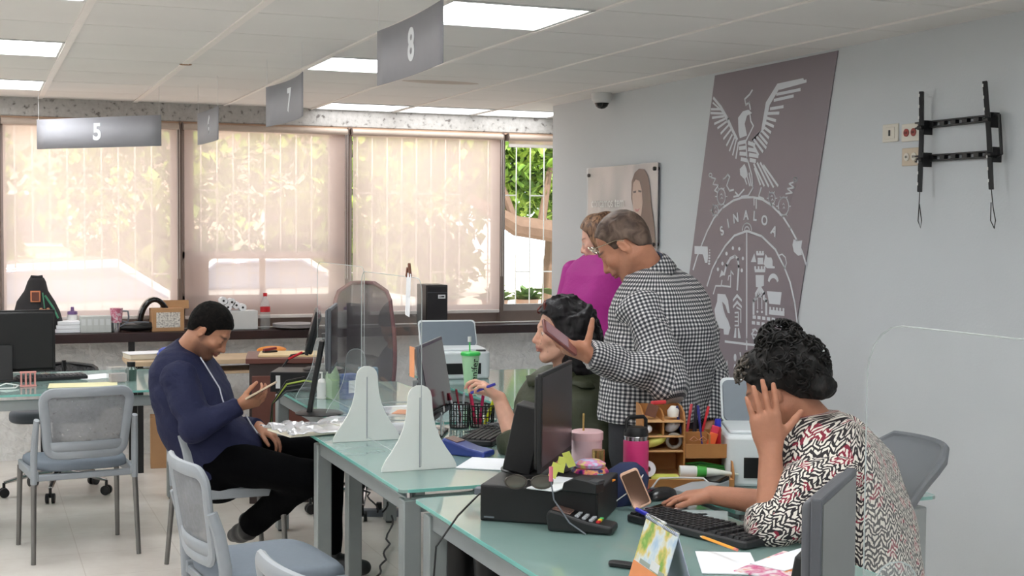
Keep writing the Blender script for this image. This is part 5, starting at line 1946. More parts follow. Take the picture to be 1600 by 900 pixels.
# sticky notes stuck on the monitor corner
for k, (u, v, rot) in enumerate(((866, 735, 20), (877, 726, 12), (889, 718, -22))):
    q = atd(u, v, 3.83 + 0.01 * k)
    o = tag(MB().box((0, 0, 0), (0.023, 0.001, 0.048), Rx(rad(15)) @ Ry(rad(rot))).build('sticky_note', mat('lemon_note', (220, 226, 112), 0.8)), '%s yellow sticky note curling at the monitor foot' % ['leftmost', 'middle', 'rightmost'][k], 'sticky note', 'yellow sticky notes on the monitor')
    o.location = q
    o.rotation_euler = (0, 0, rad(-30))
# pink usb stick cable
t = T('pink_usb_cable', 'thin grey cable with pink plug hanging before the flat computer', 'cable', atd(861, 735, 3.72))
MB().cyl((0, 0, 0.01), (0, 0, -0.03), 0.006, seg=8).build('plug', mat('pink_plug', (226, 120, 140), 0.4), t)
MB().tube([(0, 0, -0.03), (0.005, -0.01, -0.08), (0.03, -0.06, -0.135), (0.06, -0.1, -0.16)], 0.0022, 6).build('wire', M_greyd, t)
# black box shaped object and its top
q = onz(905, 775, 0.853)
t = T('tape_dispenser', 'black tape dispenser on the flat computer beside the sticky notes', 'tape dispenser', (atd(912, 750, 3.74).x, atd(912, 750, 3.74).y, PT), rad(-50))
t.scale = (0.62, 0.75, 0.8)
Rp = Matrix(((1, 0, 0), (0, 0, -1), (0, 1, 0)))
MB().prism([(-0.09, 0), (0.08, 0), (0.08, 0.035), (0.03, 0.045), (-0.03, 0.05), (-0.08, 0.03)], -0.035, 0.035, Rp).build('body', M_black, t, bev=0.004)
MB().box((0.062, -0.0, 0.038), (0.05, 0.06, 0.012)).build('cutter', M_dark, t, bev=0.002)

# pink thermos bottle
q = onz(993, 764)
t = T('pink_bottle', 'tall pink insulated bottle with black handle lid', 'bottle', (q.x, q.y, DZ))
MB().lathe([(0, 0), (0.038, 0), (0.0405, 0.006), (0.0405, 0.155), (0.0400, 0.160)], 32).build('body', mat('hot_pink', (222, 62, 128), 0.35, var=0.01), t)
MB().lathe([(0.0400, 0.158), (0.0400, 0.172), (0.036, 0.176)], 32).build('steel_ring', M_chrome, t)
MB().lathe([(0.0, 0.172), (0.039, 0.172), (0.039, 0.186), (0.034, 0.200), (0.0, 0.202)], 32).build('lid', M_black, t)
MB().tube([(-0.034, 0, 0.185), (-0.034, 0, 0.222), (-0.026, 0, 0.232), (0.026, 0, 0.232), (0.034, 0, 0.222), (0.034, 0, 0.185)], 0.0065, 8, flat=0.8).build('handle', M_black, t)

# rose tumbler with gold straw
q = atd(903, 735, 4.28)
t = T('rose_tumbler', 'pale rose tumbler with lid and gold straw beside the monitor', 'tumbler', (q.x + 0.03, q.y, DZ))
MB().lathe([(0, 0), (0.036, 0), (0.038, 0.06), (0.048, 0.10), (0.049, 0.165)], 30).build('body', mat('rose_enamel', (222, 188, 196), 0.35, var=0.01), t)
MB().lathe([(0.0, 0.162), (0.052, 0.162), (0.052, 0.186), (0.046, 0.190), (0, 0.190)], 30).build('lid', mat('rose_lid', (226, 186, 190), 0.35), t)
MB().cyl((-0.012, 0, 0.18), (-0.012, 0, 0.245), 0.0035, seg=8).build('straw', mat('gold', (206, 172, 110), 0.25, 0.8), t)
t = T('glass_bottle', 'small clear bottle with gold cap in front of the rose tumbler', 'bottle', (q.x + 0.035, q.y - 0.075, DZ + 0.04))
MB().rbox((0, 0, 0.03), (0.042, 0.03, 0.06), 0.012).build('flask', M_glassclr, t, bev=0.003)
MB().lathe([(0, 0.062), (0.02, 0.062), (0.02, 0.10), (0, 0.10)], 20).build('cap', mat('gold', (206, 172, 110), 0.25, 0.8), t)
MB().lathe([(0, -0.04), (0.03, -0.04), (0.03, 0.0), (0, 0.0)], 20).build('pedestal', mat('dark_red', (120, 30, 34), 0.4), t)
# colourful toy car / trinket box
q = atd(922, 742, 4.05)
t = T('trinket_box', 'colourful trinket box with a turquoise flower on its side', 'trinket box', (q.x, q.y, PT - 0.103 + 0.0), rad(-25))
MB().lathe([(0, 0), (0.052, 0), (0.056, 0.03), (0.056, 0.105), (0.05, 0.115), (0, 0.12)], 28).build('body', ramp_tex_mat('multicolour_print', [(0.35, (40, 30, 90)), (0.45, (196, 50, 130)), (0.52, (240, 170, 90)), (0.6, (60, 60, 120))], 30, 0.4), t, ang=50)
MB().lathe([(0, 0.118), (0.045, 0.118), (0.047, 0.128), (0.03, 0.138), (0, 0.14)], 28).build('lid', ramp_tex_mat('pastel_print', [(0.38, (230, 220, 120)), (0.48, (226, 120, 180)), (0.58, (200, 210, 235))], 34, 0.4), t)
fl = MB()
for k in range(10):
    a = 2 * pi * k / 10
    fl.sphere((0.03 + 0.014 * cos(a), -0.052, 0.085 + 0.014 * sin(a)), (0.007, 0.004, 0.007), 8, 6)
fl.build('turquoise_flower', mat('turquoise', (70, 176, 190), 0.5), t)
q = atd(952, 755, 3.95)
t = tag(MB().lathe([(0, 0), (0.014, 0), (0.002, 0.05), (0, 0.05)], 14, Ry(rad(80))).build('orange_cone', mat('orange_plastic', (240, 150, 50), 0.5)), 'small orange cone pointing right beside the navy bag', 'toy')
t.location = (q.x - 0.03, q.y, q.z)

# navy bag and small phone
q = onz(962, 806)
t = T('navy_pouch', 'navy cloth pouch slumped between the terminal and the phone', 'pouch', (1.80, 3.66, DZ), rad(10))
b = MB()
lay = [(0.0, 0.085, 0.055), (0.03, 0.095, 0.06), (0.07, 0.085, 0.05), (0.10, 0.06, 0.035), (0.118, 0.03, 0.02)]
vs, fs = [], []
for z, a, c_ in lay:
    for k in range(24):
        w_ = 2 * pi * k / 24
        j_ = 1 + 0.06 * sin(5 * w_ + z * 40)
        vs.append((a * cos(w_) * j_ + z * 0.3, c_ * sin(w_) * j_, z))
for j in range(len(lay) - 1):
    for k in range(24):
        a_, b_ = j * 24 + k, j * 24 + (k + 1) % 24
        fs.append((a_, b_, b_ + 24, a_ + 24))
fs += [tuple(range(24))[::-1], tuple(96 + k for k in range(24))]
b.add(vs, fs)
b.build('cloth', mat('navy_cloth', (34, 46, 84), 0.8, var=0.1, nscale=40), t, ang=80)
MB().tube([(-0.05, -0.06, 0.02), (0, -0.085, 0.06), (0.05, -0.06, 0.09), (0.06, -0.03, 0.06)], 0.0018, 5).build('white_stitching', M_white, t)
q = atd(993, 745, 3.98)
t = T('leaning_phone', 'gold-rimmed phone leaning upright against the navy pouch', 'phone', (q.x, q.y, DZ), rad(-15))
R = Ry(rad(-22))
MB().rbox((0, 0, 0), (0.058, 0.115, 0.008), 0.010, R @ Rx(rad(75)), t=(0, 0, 0.065)).build('case', mat('rose_gold', (214, 176, 152), 0.3, 0.5), t, bev=0.002)
MB().rbox((0, 0, 0), (0.050, 0.100, 0.0012), 0.006, R @ Rx(rad(75)), t=(-0.0005, -0.0048, 0.0655)).build('screen', mat('phone_mirror', (96, 70, 56), 0.06, 0.6), t)

# phone lying flat, paper slip
q = onz(1040, 795)
t = T('smartphone', 'smartphone with pink rim lying below the mouse', 'phone', (q.x, q.y, DZ), rad(-60))
MB().rbox((0, 0, 0.004), (0.072, 0.15, 0.008), 0.010).build('case', mat('pink_phone_rim', (222, 186, 178), 0.4), t, bev=0.002)
MB().rbox((0, 0, 0.0083), (0.064, 0.14, 0.001), 0.008).build('screen', M_blackgl, t)
q = onz(1086, 803)
sheet('small white ticket beside the flat smartphone', (q.x, q.y, DZ), rad(-20), 0.07, 0.02)
q = onz(1075, 775)
# pencil, pen
p1_, p2_ = onz(1098, 838, 0.783), onz(1152, 858, 0.783)
t = T('pencil', 'yellow-orange pencil lying across the keyboard', 'pencil', p1_ + Vector((0, 0, -0.002)))
d_ = p2_ - p1_
MB().cyl((0, 0, 0), d_ * 0.93, 0.0038, seg=6).build('wood', mat('pencil_orange', (240, 160, 50), 0.5), t)
MB().cyl(d_ * 0.93, d_, 0.004, seg=8).build('eraser', mat('eraser_pink', (222, 130, 110), 0.7), t)
MB().cyl(d_ * 0, d_ * -0.08, 0.0038, 0.0008, seg=6).build('tip', mat('pencil_tip', (226, 196, 150), 0.6), t)
p1_, p2_ = onz(995, 796, 0.785), onz(1040, 818, 0.785)
t = T('pen', 'blue-capped white pen resting on the keyboard end', 'pen', p1_)
d_ = p2_ - p1_
MB().cyl((0, 0, 0), d_ * 0.38, 0.006, seg=10).build('cap', mat('blue_cap', (50, 54, 190), 0.35), t)
MB().cyl(d_ * 0.38, d_ * 1.0, 0.004, seg=10).build('barrel', M_white, t)

# desk calendar
qa, qb = onz(985, 902), onz(1062, 902)
t = T('desk_calendar', 'standing desk calendar with castle picture and orange lower band', 'calendar', (1.475, 2.765, DZ), rad(-97))
w_, h_ = 0.205, 0.152
tl_ = rad(17)
Rc = Rx(tl_ * -1)
front = Matrix.Rotation(-tl_, 3, 'X')
M_cal = ramp_tex_mat('calendar_picture', [(0.30, (150, 186, 216)), (0.45, (214, 222, 222)), (0.52, (216, 196, 110)), (0.62, (120, 166, 70)), (0.75, (196, 210, 120))], 14, 0.6)
cpanel = MB().box((0, 0, h_ / 2), (w_, 0.002, h_), front, (0, -0.042, 0)).build('front_card', M_cal, t)
MB().box((0, -0.0016, h_ * 0.135), (w_, 0.001, h_ * 0.27), front, (0, -0.042, 0)).build('orange_band', mat('calendar_orange', (226, 140, 84), 0.6), cpanel)
MB().box((0.012, -0.0016, h_ * 0.315), (w_ * 0.75, 0.001, h_ * 0.07), front, (0, -0.042, 0)).build('grey_strip', mat('calendar_strip', (150, 160, 150), 0.6), cpanel)
MB().box((0.03, -0.0020, h_ * 0.36), (w_ * 0.26, 0.001, h_ * 0.13), front, (0, -0.042, 0)).build('month_grid', mat('calendar_grid', (216, 218, 216), 0.6), cpanel)
MB().box((0, 0, h_ / 2), (w_, 0.002, h_), Matrix.Rotation(tl_, 3, 'X'), (0, 0.042, 0)).build('back_card', mat('calendar_back', (198, 204, 224), 0.6), t)
sp = MB()
for k in range(22):
    x = -w_ / 2 + 0.008 + k * (w_ - 0.016) / 21
    if 8 < k < 13:
        continue
    sp.tube([(x, 0.007 * cos(a), h_ * cos(tl_) - 0.002 + 0.006 * sin(a)) for a in [rad(z) for z in range(0, 360, 60)]], 0.0007, 4, closed=True)
sp.build('wire_binding', M_greyd, t)

# papers at the bottom right
q = onz(1150, 895)
sheet('white sheet curling at the bottom edge of the desk', (1.73, 2.90, DZ), rad(-25), 0.14, 0.22, th=0.002)
sheet('white form on top of the magenta magazine', (1.90, 2.86, DZ + 0.0045), rad(-66), 0.10, 0.24, th=0.002)
sheet('magazine with magenta and orange cover at the bottom edge', (1.86, 2.80, DZ), rad(-60), 0.19, 0.26, ramp_tex_mat('magazine_cover', [(0.36, (236, 226, 230)), (0.45, (206, 60, 130)), (0.53, (240, 226, 226)), (0.6, (226, 130, 60))], 16, 0.4), 'magazine', 'magazine', 0.004)
sheet('clear-backed form near the elbow of the zigzag-blouse woman', (1.93, 3.27 + 0.12, DZ), rad(-30), 0.16, 0.2, mat('grey_form', (160, 172, 172), 0.8))
t = tag(MB().rbox((0, 0, 0.006), (0.11, 0.03, 0.012), 0.012).build('black_usb_stick', M_black, bev=0.003), 'black clip-like stick at the bottom edge left of the calendar', 'usb stick')
q = onz(984, 886)
t.location = (q.x, q.y, DZ)
t.rotation_euler = (0, 0, rad(-50))
# papers on the middle desk by the terminal
sheet('white receipt papers between the blue terminal and the flat computer', (1.66, 4.42, DZ), rad(-35), 0.16, 0.22, th=0.003)
sheet('printed white form at the near end of the middle desk', (1.78, 4.33, DZ), rad(20), 0.18, 0.20)
# calculator / tablet near organizer
t = T('calculator', 'grey and black calculator at the organizer foot', 'calculator', (onz(1095, 767).x, onz(1095, 767).y, DZ), rad(-64))
MB().rbox((0, 0, 0.012), (0.09, 0.20, 0.022), 0.01, Rx(rad(4))).build('body', mat('calc_grey', (176, 180, 184), 0.4), t, bev=0.003)
MB().box((0, 0.07, 0.030), (0.086, 0.06, 0.012), Rx(rad(12))).build('display_hood', M_blackgl, t, bev=0.003)

# ------------------------------------------------------------------ wooden organizer and what it holds
M_org = mat('organizer_wood', (176, 122, 68), 0.55, var=0.08, nscale=8)
M_orge = mat('organizer_edge', (214, 168, 116), 0.6, var=0.05)
OX, OY = onz(1060, 752).x, onz(1060, 752).y
OA = rad(-18)
t = T('desk_organizer', 'stepped wooden desk organizer filled with office supplies', 'organizer', (OX, OY - 0.02, DZ), OA)
t.scale = (1, 1, 0.96)
Rf = Matrix(((0, 0, 1), (1, 0, 0), (0, 1, 0)))      # profile (y,z) extruded along x


def side(x, pts, name='side_panel'):
    MB().prism(pts, x - 0.003, x + 0.003, Rf).build(name, M_org, t, bev=0.0008)


tall = [(-0.08, 0), (0.09, 0), (0.09, 0.265), (0.02, 0.262), (-0.03, 0.245), (-0.045, 0.225), (-0.045, 0.10), (-0.08, 0.06)]
side(-0.135, tall)
side(0.0, [(-0.045, 0), (0.09, 0), (0.09, 0.262), (0.02, 0.26), (-0.03, 0.245), (-0.045, 0.225)])
side(-0.068, [(-0.04, 0.17), (0.09, 0.17), (0.09, 0.255), (0.0, 0.25), (-0.035, 0.235)], 'divider')
side(0.15, [(-0.10, 0), (0.09, 0), (0.09, 0.10), (-0.05, 0.10), (-0.08, 0.08), (-0.10, 0.05)])
side(0.085, [(-0.03, 0.095), (0.09, 0.095), (0.09, 0.17), (-0.03, 0.17)], 'divider')
MB().box((-0.068, 0.09, 0.13), (0.135, 0.005, 0.26)).build('back_panel', M_org, t)
MB().box((0.075, 0.09, 0.085), (0.15, 0.005, 0.17)).build('back_panel', M_org, t)
for z in (0.03, 0.115, 0.165, 0.215):
    MB().box((-0.068, 0.022, z), (0.13, 0.13, 0.005)).build('shelf', M_orge, t, bev=0.0008)
MB().box((0.008, -0.01, 0.028), (0.285, 0.19, 0.005)).build('base_shelf', M_orge, t, bev=0.0008)
MB().box((0.008, -0.103, 0.016), (0.285, 0.005, 0.03)).build('front_rail', M_org, t, bev=0.0008)
MB().box((0.075, 0.02, 0.095), (0.145, 0.14, 0.005)).build('shelf', M_orge, t, bev=0.0008)
MB().box((0.075, -0.05, 0.118), (0.145, 0.005, 0.046)).build('front_panel', M_org, t, bev=0.0008)
MB().box((0.04, -0.0, 0.150), (0.085, 0.005, 0.05)).build('front_panel', M_org, t, bev=0.0008)
MOrg = Matrix.Translation((OX, OY - 0.02, DZ)) @ Matrix.Rotation(OA, 4, 'Z')


def og(x, y, z):
    return MOrg @ Vector((x, y, z))


def small(name, label, cat, mb, m, loc, rz=0.0, group=None, bev=0.0, ang=50):
    o = tag(mb.build(name, m, bev=bev, ang=ang), label, cat, group)
    o.location = loc
    o.rotation_euler = (0, 0, OA + rz)
    return o


M_green = mat('leek_green', (70, 170, 70), 0.5)
small('soft_packet', 'yellow soft packet in the middle shelf of the organizer', 'packet', MB().sphere((0, 0, 0.022), (0.045, 0.035, 0.018), R=Ry(rad(-18))), mat('soft_yellow', (216, 214, 110), 0.6), og(-0.095, -0.01, 0.118))
small('folded_leaflets', 'folded silver-white leaflets on the upper shelf of the organizer', 'leaflet', MB().sphere((0, 0, 0.020), (0.028, 0.03, 0.018), R=Ry(rad(-35))), mat('silver_paper', (206, 208, 216), 0.4), og(-0.032, 0.0, 0.168))
small('grey_tape_ring', 'grey ring-shaped roll at the right of the middle shelf', 'tape roll', MB().tube([(0.022 * cos(a * pi / 10), 0, 0.024 + 0.022 * sin(a * pi / 10)) for a in range(20)], 0.006, 8, closed=True), mat('grey_tape', (150, 148, 142), 0.5), og(-0.03, -0.02, 0.118))
small('white_ball', 'small white crumpled ball in the left cell of the organizer', 'paper ball', MB().sphere((0, 0, 0.013), 0.013), M_paper, og(-0.115, -0.025, 0.168))
small('white_tape_roll', 'white adhesive tape roll on the organizer base shelf', 'tape roll', MB().lathe([(0.010, -0.010), (0.026, -0.010), (0.026, 0.010), (0.010, 0.010), (0.010, -0.010)], 24, Rx(rad(80)), (0, 0, 0.028), cap=False), M_paper, og(-0.125, -0.075, 0.032))
t2 = T('squeeze_tube', 'white squeeze tube with green tip lying on the organizer base', 'tube', og(-0.02, -0.07, 0.05), OA + rad(-3))
MB().cyl((0, 0, 0), (0.05, 0, 0.0), 0.020, 0.019, seg=18).build('cap', M_white, t2)
MB().tube([(0.05, 0, 0), (0.11, 0, -0.003), (0.19, 0, -0.008)], [0.018, 0.014, 0.003], 12).build('body', mat('tube_white', (230, 236, 226), 0.4), t2)
MB().tube([(0.055, -0.002, 0.002), (0.085, -0.002, 0.0)], [0.0185, 0.0165], 12).build('green_band', M_green, t2)
t2 = T('green_leaves_bundle', 'bundle of thin green strips lying behind the squeeze tube', 'strips', og(0.06, -0.02, 0.032), OA)
rg = random.Random(3)
for k in range(7):
    MB().tube([(-0.06, rg.uniform(-.02, .02), 0.01 + 0.004 * k), (0.0, rg.uniform(-.02, .02), 0.02 + 0.003 * k), (0.085, rg.uniform(-.02, .02), 0.012 + 0.002 * k)], 0.0025, 5).build('strip', [M_green, mat('dark_green', (36, 96, 50), 0.5)][k % 2], t2)
small('yellow_notes_pad', 'yellow note pad on the front of the organizer base', 'note pad', MB().box((0, 0, 0.004), (0.09, 0.05, 0.008)), mat('lemon_note', (220, 226, 112), 0.8), og(-0.07, -0.07, 0.0306))
t2 = T('charging_cable', 'white cable draped over the organizer front', 'cable', og(-0.10, -0.11, 0.0), OA)
MB().tube([(-0.02, -0.01, 0.004), (0.0, -0.006, 0.03), (0.01, 0.004, 0.036), (0.08, 0.0, 0.038), (0.15, 0.0, 0.036), (0.18, -0.02, 0.01)], 0.003, 6).build('wire', M_white, t2)
small('red_clothespin', 'red plastic peg lying on top of the organizer', 'peg', MB().box((0, 0, 0.006), (0.055, 0.016, 0.012), Rz(0.5)), mat('coral_red', (214, 62, 70), 0.5), og(-0.075, 0.02, 0.2555), bev=0.003)
small('glass_trinket', 'small clear trinket in the top right cell of the organizer', 'trinket', MB().lathe([(0, 0), (0.018, 0), (0.020, 0.02), (0.008, 0.035), (0, 0.036)], 14), mat('pearl_white', (226, 222, 214), 0.3), og(-0.03, 0.0, 0.218))
small('brown_trinket', 'small brown photo card in the top left cell of the organizer', 'card', MB().box((0, 0, 0.02), (0.035, 0.01, 0.04), Ry(0.3)), mat('brown_card', (110, 72, 56), 0.6), og(-0.10, 0.0, 0.218))
cols = [((30, 40, 110), 'navy blue'), ((40, 40, 50), 'black'), ((200, 40, 50), 'red'), ((60, 60, 140), 'violet blue'), ((214, 80, 90), 'coral'), ((80, 90, 130), 'slate blue'), ((30, 30, 36), 'thin black')]
for k, (c_, nm_) in enumerate(cols):
    q = og(0.015 + (k % 4) * 0.018, 0.0 + (k // 4) * 0.04, 0.10)
    pen('%s pen standing in the right bin of the organizer' % nm_, q.x, q.y, q.z, (-0.25, 0.12, 0.3, -0.1, 0.2, -0.3, 0.05)[k], 0.05, 0.125, c_, name='pen', r=0.0045)
q = og(0.118, 0.0, 0.10)
t2 = T('marker', 'thick red marker with blue cap in the right bin of the organizer', 'marker', q)
MB().cyl((0, 0, 0), (0.0, 0, 0.085), 0.011, seg=14).build('barrel', mat('marker_red', (206, 30, 44), 0.4), t2)
MB().cyl((0, 0, 0.085), (0, 0, 0.11), 0.0115, 0.010, seg=14).build('cap', mat('blue_cap', (50, 54, 190), 0.35), t2)
q = og(0.092, -0.02, 0.10)
t2 = T('marker', 'orange highlighter in front of the red marker in the organizer', 'marker', q, OA)
MB().box((0, 0, 0.035), (0.026, 0.014, 0.07), Ry(0.3)).build('barrel', mat('fluo_orange', (250, 110, 60), 0.5), t2, bev=0.003)
MB().box((0.012, 0, 0.078), (0.024, 0.013, 0.025), Ry(0.3)).build('cap', mat('fluo_pink', (230, 60, 90), 0.5), t2, bev=0.003)
for k in range(2):
    small('binder_clip', '%s copper binder clip on the organizer drawer' % ['left', 'right'][k], 'clip', MB().tube([(-0.012, 0, 0), (0, 0, 0.012), (0.014, 0, 0.0), (0, 0, -0.004)], 0.002, 5, closed=True), mat('copper', (206, 150, 120), 0.3, 0.7), og(0.03 + k * 0.03, -0.045, 0.148), group='copper clips on the organizer')

# power strip and cords on the floor
q = onz(598, 806, 0)
t = T('power_strip', 'black power strip with plugs on the floor under the middle desk', 'power strip', (q.x, q.y, 0), rad(-20))
MB().rbox((0, 0, 0.018), (0.30, 0.06, 0.036), 0.01).build('body', M_greyd, t, bev=0.003)
for k in range(3):
    MB().box((-0.02 + k * 0.06, 0, 0.055), (0.03, 0.03, 0.04)).build('plug', M_black, t, bev=0.005)
paths = [[(598, 800, 0.08), (612, 770, 0.25), (604, 745, 0.5), (600, 738, 0.7)],
         [(590, 800, 0.08), (575, 770, 0.2), (556, 757, 0.32), (552, 740, 0.5)],
         [(612, 806, 0.05), (606, 850, 0.02), (600, 880, 0.02), (585, 905, 0.02)]]
for k, pth in enumerate(paths):
    base = onz(pth[0][0], pth[0][1], pth[0][2])
    t = T('extension_cord', ['black cord rising from the power strip to the desk', 'black cord looping left from the power strip', 'black cord trailing on the floor towards the camera'][k], 'cord', base)
    pts = []
    raw = [onz(u, v, z) if z < 0.06 else atd(u, v, 7.3) for (u, v, z) in pth]
    raw[0] = base
    for i in range(len(raw) - 1):
        for j in range(6):
            f = j / 6
            p_ = raw[i].lerp(raw[i + 1], f)
            pts.append(p_ - base + Vector((0.012 * sin(i * 2 + f * 6), 0, 0)))
    pts.append(raw[-1] - base)
    MB().tube(pts, 0.005, 6).build('wire', M_black, t)
# computer cable behind the flat computer
t = T('extension_cord', 'thin black cable looping from the back of the flat computer over the desk edge', 'cord', (pcb.x - 0.19, pcb.y - 0.02, DZ))
MB().tube([(0.0, 0.03, 0.07), (-0.04, 0.0, 0.075), (-0.12, -0.05, 0.03), (-0.20, -0.10, -0.04), (-0.22, -0.12, -0.2), (-0.21, -0.12, -0.5), (-0.2, -0.15, -0.74)], 0.003, 6).build('wire', M_black, t)
# second tower under the lower right desk
t = T('tower_computer', 'black tower computer on the floor under the lower right desk', 'computer', (1.62, 3.72, 0), rad(0))
MB().box((0, 0, 0.2), (0.18, 0.4, 0.40)).build('case', M_black, t, bev=0.004)
MB().box((-0.0, -0.203, 0.2), (0.16, 0.006, 0.36)).build('front_panel', M_dark, t, bev=0.002)
# ================================================================== people (implicit-surface bodies)
class Fld:
    """smooth union of tapered limbs / ellipsoids, polygonised into one continuous surface"""

    def __init__(s):
        s.p = []

    def cone(s, a, b, ra, rb, k=0.02, tag_=0, cut=None, fr=None):
        s.p.append(('c', np.array(a, float), np.array(b, float), ra, rb, k, tag_, cut, fr, None))
        return s

    def ell(s, c, r, R=None, k=0.02, tag_=0, cut=None, fr=None, op='u'):
        R = np.eye(3) if R is None else np.array(R, float)
        s.p.append(('e', np.array(c, float), np.array(r, float), R, 0, k, tag_, cut, fr, op))
        return s

    @staticmethod
    def d(pr, P):
        if pr[0] == 'c':
            a, b, ra, rb = pr[1], pr[2], pr[3], pr[4]
            ab = b - a
            L2 = float(ab @ ab) + 1e-12
            t = np.clip(((P - a) @ ab) / L2, 0, 1)
            q = P - a - t[..., None] * ab
            return np.sqrt((q * q).sum(-1)) - (ra + (rb - ra) * t)
        c, r, R = pr[1], pr[2], pr[3]
        q = (P - c) @ R
        k0 = np.sqrt(((q / r) ** 2).sum(-1)) + 1e-9
        k1 = np.sqrt(((q / (r * r)) ** 2).sum(-1)) + 1e-9
        return k0 * (k0 - 1) / k1

    def bounds(s, pad):
        lo, hi = [], []
        for pr in s.p:
            if pr[9] == 's':
                continue
            if pr[0] == 'c':
                m = max(pr[3], pr[4])
                lo.append(np.minimum(pr[1], pr[2]) - m)
                hi.append(np.maximum(pr[1], pr[2]) + m)
            else:
                m = float(max(pr[2]))
                lo.append(pr[1] - m)
                hi.append(pr[1] + m)
        return np.min(lo, 0) - pad, np.max(hi, 0) + pad

    def mesh(s, h, disp=None, cuts=(), inflate=0.0):
        lo, hi = s.bounds(3 * h + abs(inflate) + 0.01)
        n = np.ceil((hi - lo) / h).astype(int) + 1
        f = np.full(n, 0.08, np.float32)
        for pr in s.p:
            if pr[0] == 'c':
                m = max(pr[3], pr[4]) + pr[5] + 4 * h + abs(inflate)
                l2, h2 = np.minimum(pr[1], pr[2]) - m, np.maximum(pr[1], pr[2]) + m
            else:
                m = float(max(pr[2])) + pr[5] + 4 * h + abs(inflate)
                l2, h2 = pr[1] - m, pr[1] + m
            i0 = np.maximum(0, np.floor((l2 - lo) / h).astype(int))
            i1 = np.minimum(n, np.ceil((h2 - lo) / h).astype(int) + 1)
            ax = [lo[q] + h * np.arange(i0[q], i1[q]) for q in range(3)]
            if min(len(a) for a in ax) == 0:
                continue
            P = np.stack(np.meshgrid(*ax, indexing='ij'), -1)
            d = s.d(pr, P)
            if pr[7] is not None:
                for (cp, cn) in pr[7]:
                    d = np.maximum(d, (P - np.array(cp)) @ np.array(cn))
            sl = tuple(slice(i0[q], i1[q]) for q in range(3))
            g = f[sl]
            k = pr[5]
            if pr[9] == 's':
                hh = np.maximum(k - np.abs(-d - g), 0) / max(k, 1e-6)
                f[sl] = np.maximum(g, -d) + hh * hh * k * 0.25
            else:
                hh = np.maximum(k - np.abs(d - g), 0) / max(k, 1e-6)
                f[sl] = np.minimum(g, d) - hh * hh * k * 0.25
        f -= inflate
        if disp is not None or cuts:
            ax = [lo[q] + h * np.arange(n[q]) for q in range(3)]
            band = np.abs(f) < 0.035
            idx = np.argwhere(band)
            P = lo + idx * h
            if disp is not None:
                f[band] += disp(P).astype(np.float32)
            for cfn in cuts:
                I = np.argwhere(f < 0.03)
                P = lo + I * h
                v = cfn(P).astype(np.float32)
                f[I[:, 0], I[:, 1], I[:, 2]] = np.maximum(f[I[:, 0], I[:, 1], I[:, 2]], v)
        return surf_nets(f, lo, h)

    def owner(s, P):
        best = None
        o = np.zeros(len(P), int)
        for i, pr in enumerate(s.p):
            if pr[9] == 's':
                continue
            d = s.d(pr, P)
            if best is None:
                best = d.copy()
                o[:] = i
            else:
                m = d < best
                best[m] = d[m]
                o[m] = i
        return o


def surf_nets(f, lo, h):
    s_ = f < 0
    nx, ny, nz = f.shape
    cnt = np.zeros((nx - 1, ny - 1, nz - 1), np.int8)
    for dx in (0, 1):
        for dy in (0, 1):
            for dz in (0, 1):
                cnt += s_[dx:nx - 1 + dx, dy:ny - 1 + dy, dz:nz - 1 + dz]
    act = (cnt > 0) & (cnt < 8)
    I = np.argwhere(act)
    idx = np.full(act.shape, -1, np.int32)
    idx[act] = np.arange(len(I))
    cor = [(a, b, c) for a in (0, 1) for b in (0, 1) for c in (0, 1)]
    val = np.stack([f[I[:, 0] + a, I[:, 1] + b, I[:, 2] + c] for a, b, c in cor], 1)
    acc = np.zeros((len(I), 3))
    num = np.zeros(len(I))
    for i in range(8):
        for j in range(i + 1, 8):
            ca, cb = np.array(cor[i]), np.array(cor[j])
            if np.abs(ca - cb).sum() != 1:
                continue
            va, vb = val[:, i], val[:, j]
            m = (va < 0) != (vb < 0)
            t = va[m] / (va[m] - vb[m])
            acc[m] += ca + t[:, None] * (cb - ca)
            num[m] += 1
    V = lo + (I + acc / num[:, None]) * h
    F = []
    for ax in range(3):
        o1, o2 = [(1, 2), (2, 0), (0, 1)][ax]
        a = s_.take(range(0, s_.shape[ax] - 1), ax)
        b = s_.take(range(1, s_.shape[ax]), ax)
        E_ = np.argwhere(a != b)
        E_ = E_[(E_[:, o1] > 0) & (E_[:, o2] > 0) & (E_[:, o1] < act.shape[o1]) & (E_[:, o2] < act.shape[o2])]
        if len(E_) == 0:
            continue
        q = []
        for d1, d2 in ((-1, -1), (0, -1), (0, 0), (-1, 0)):
            c = E_.copy()
            c[:, o1] += d1
            c[:, o2] += d2
            q.append(idx[c[:, 0], c[:, 1], c[:, 2]])
        q = np.stack(q, 1)
        sa = s_[E_[:, 0], E_[:, 1], E_[:, 2]]
        q[~sa] = q[~sa][:, ::-1]
        F.append(q)
    return V, np.concatenate(F)


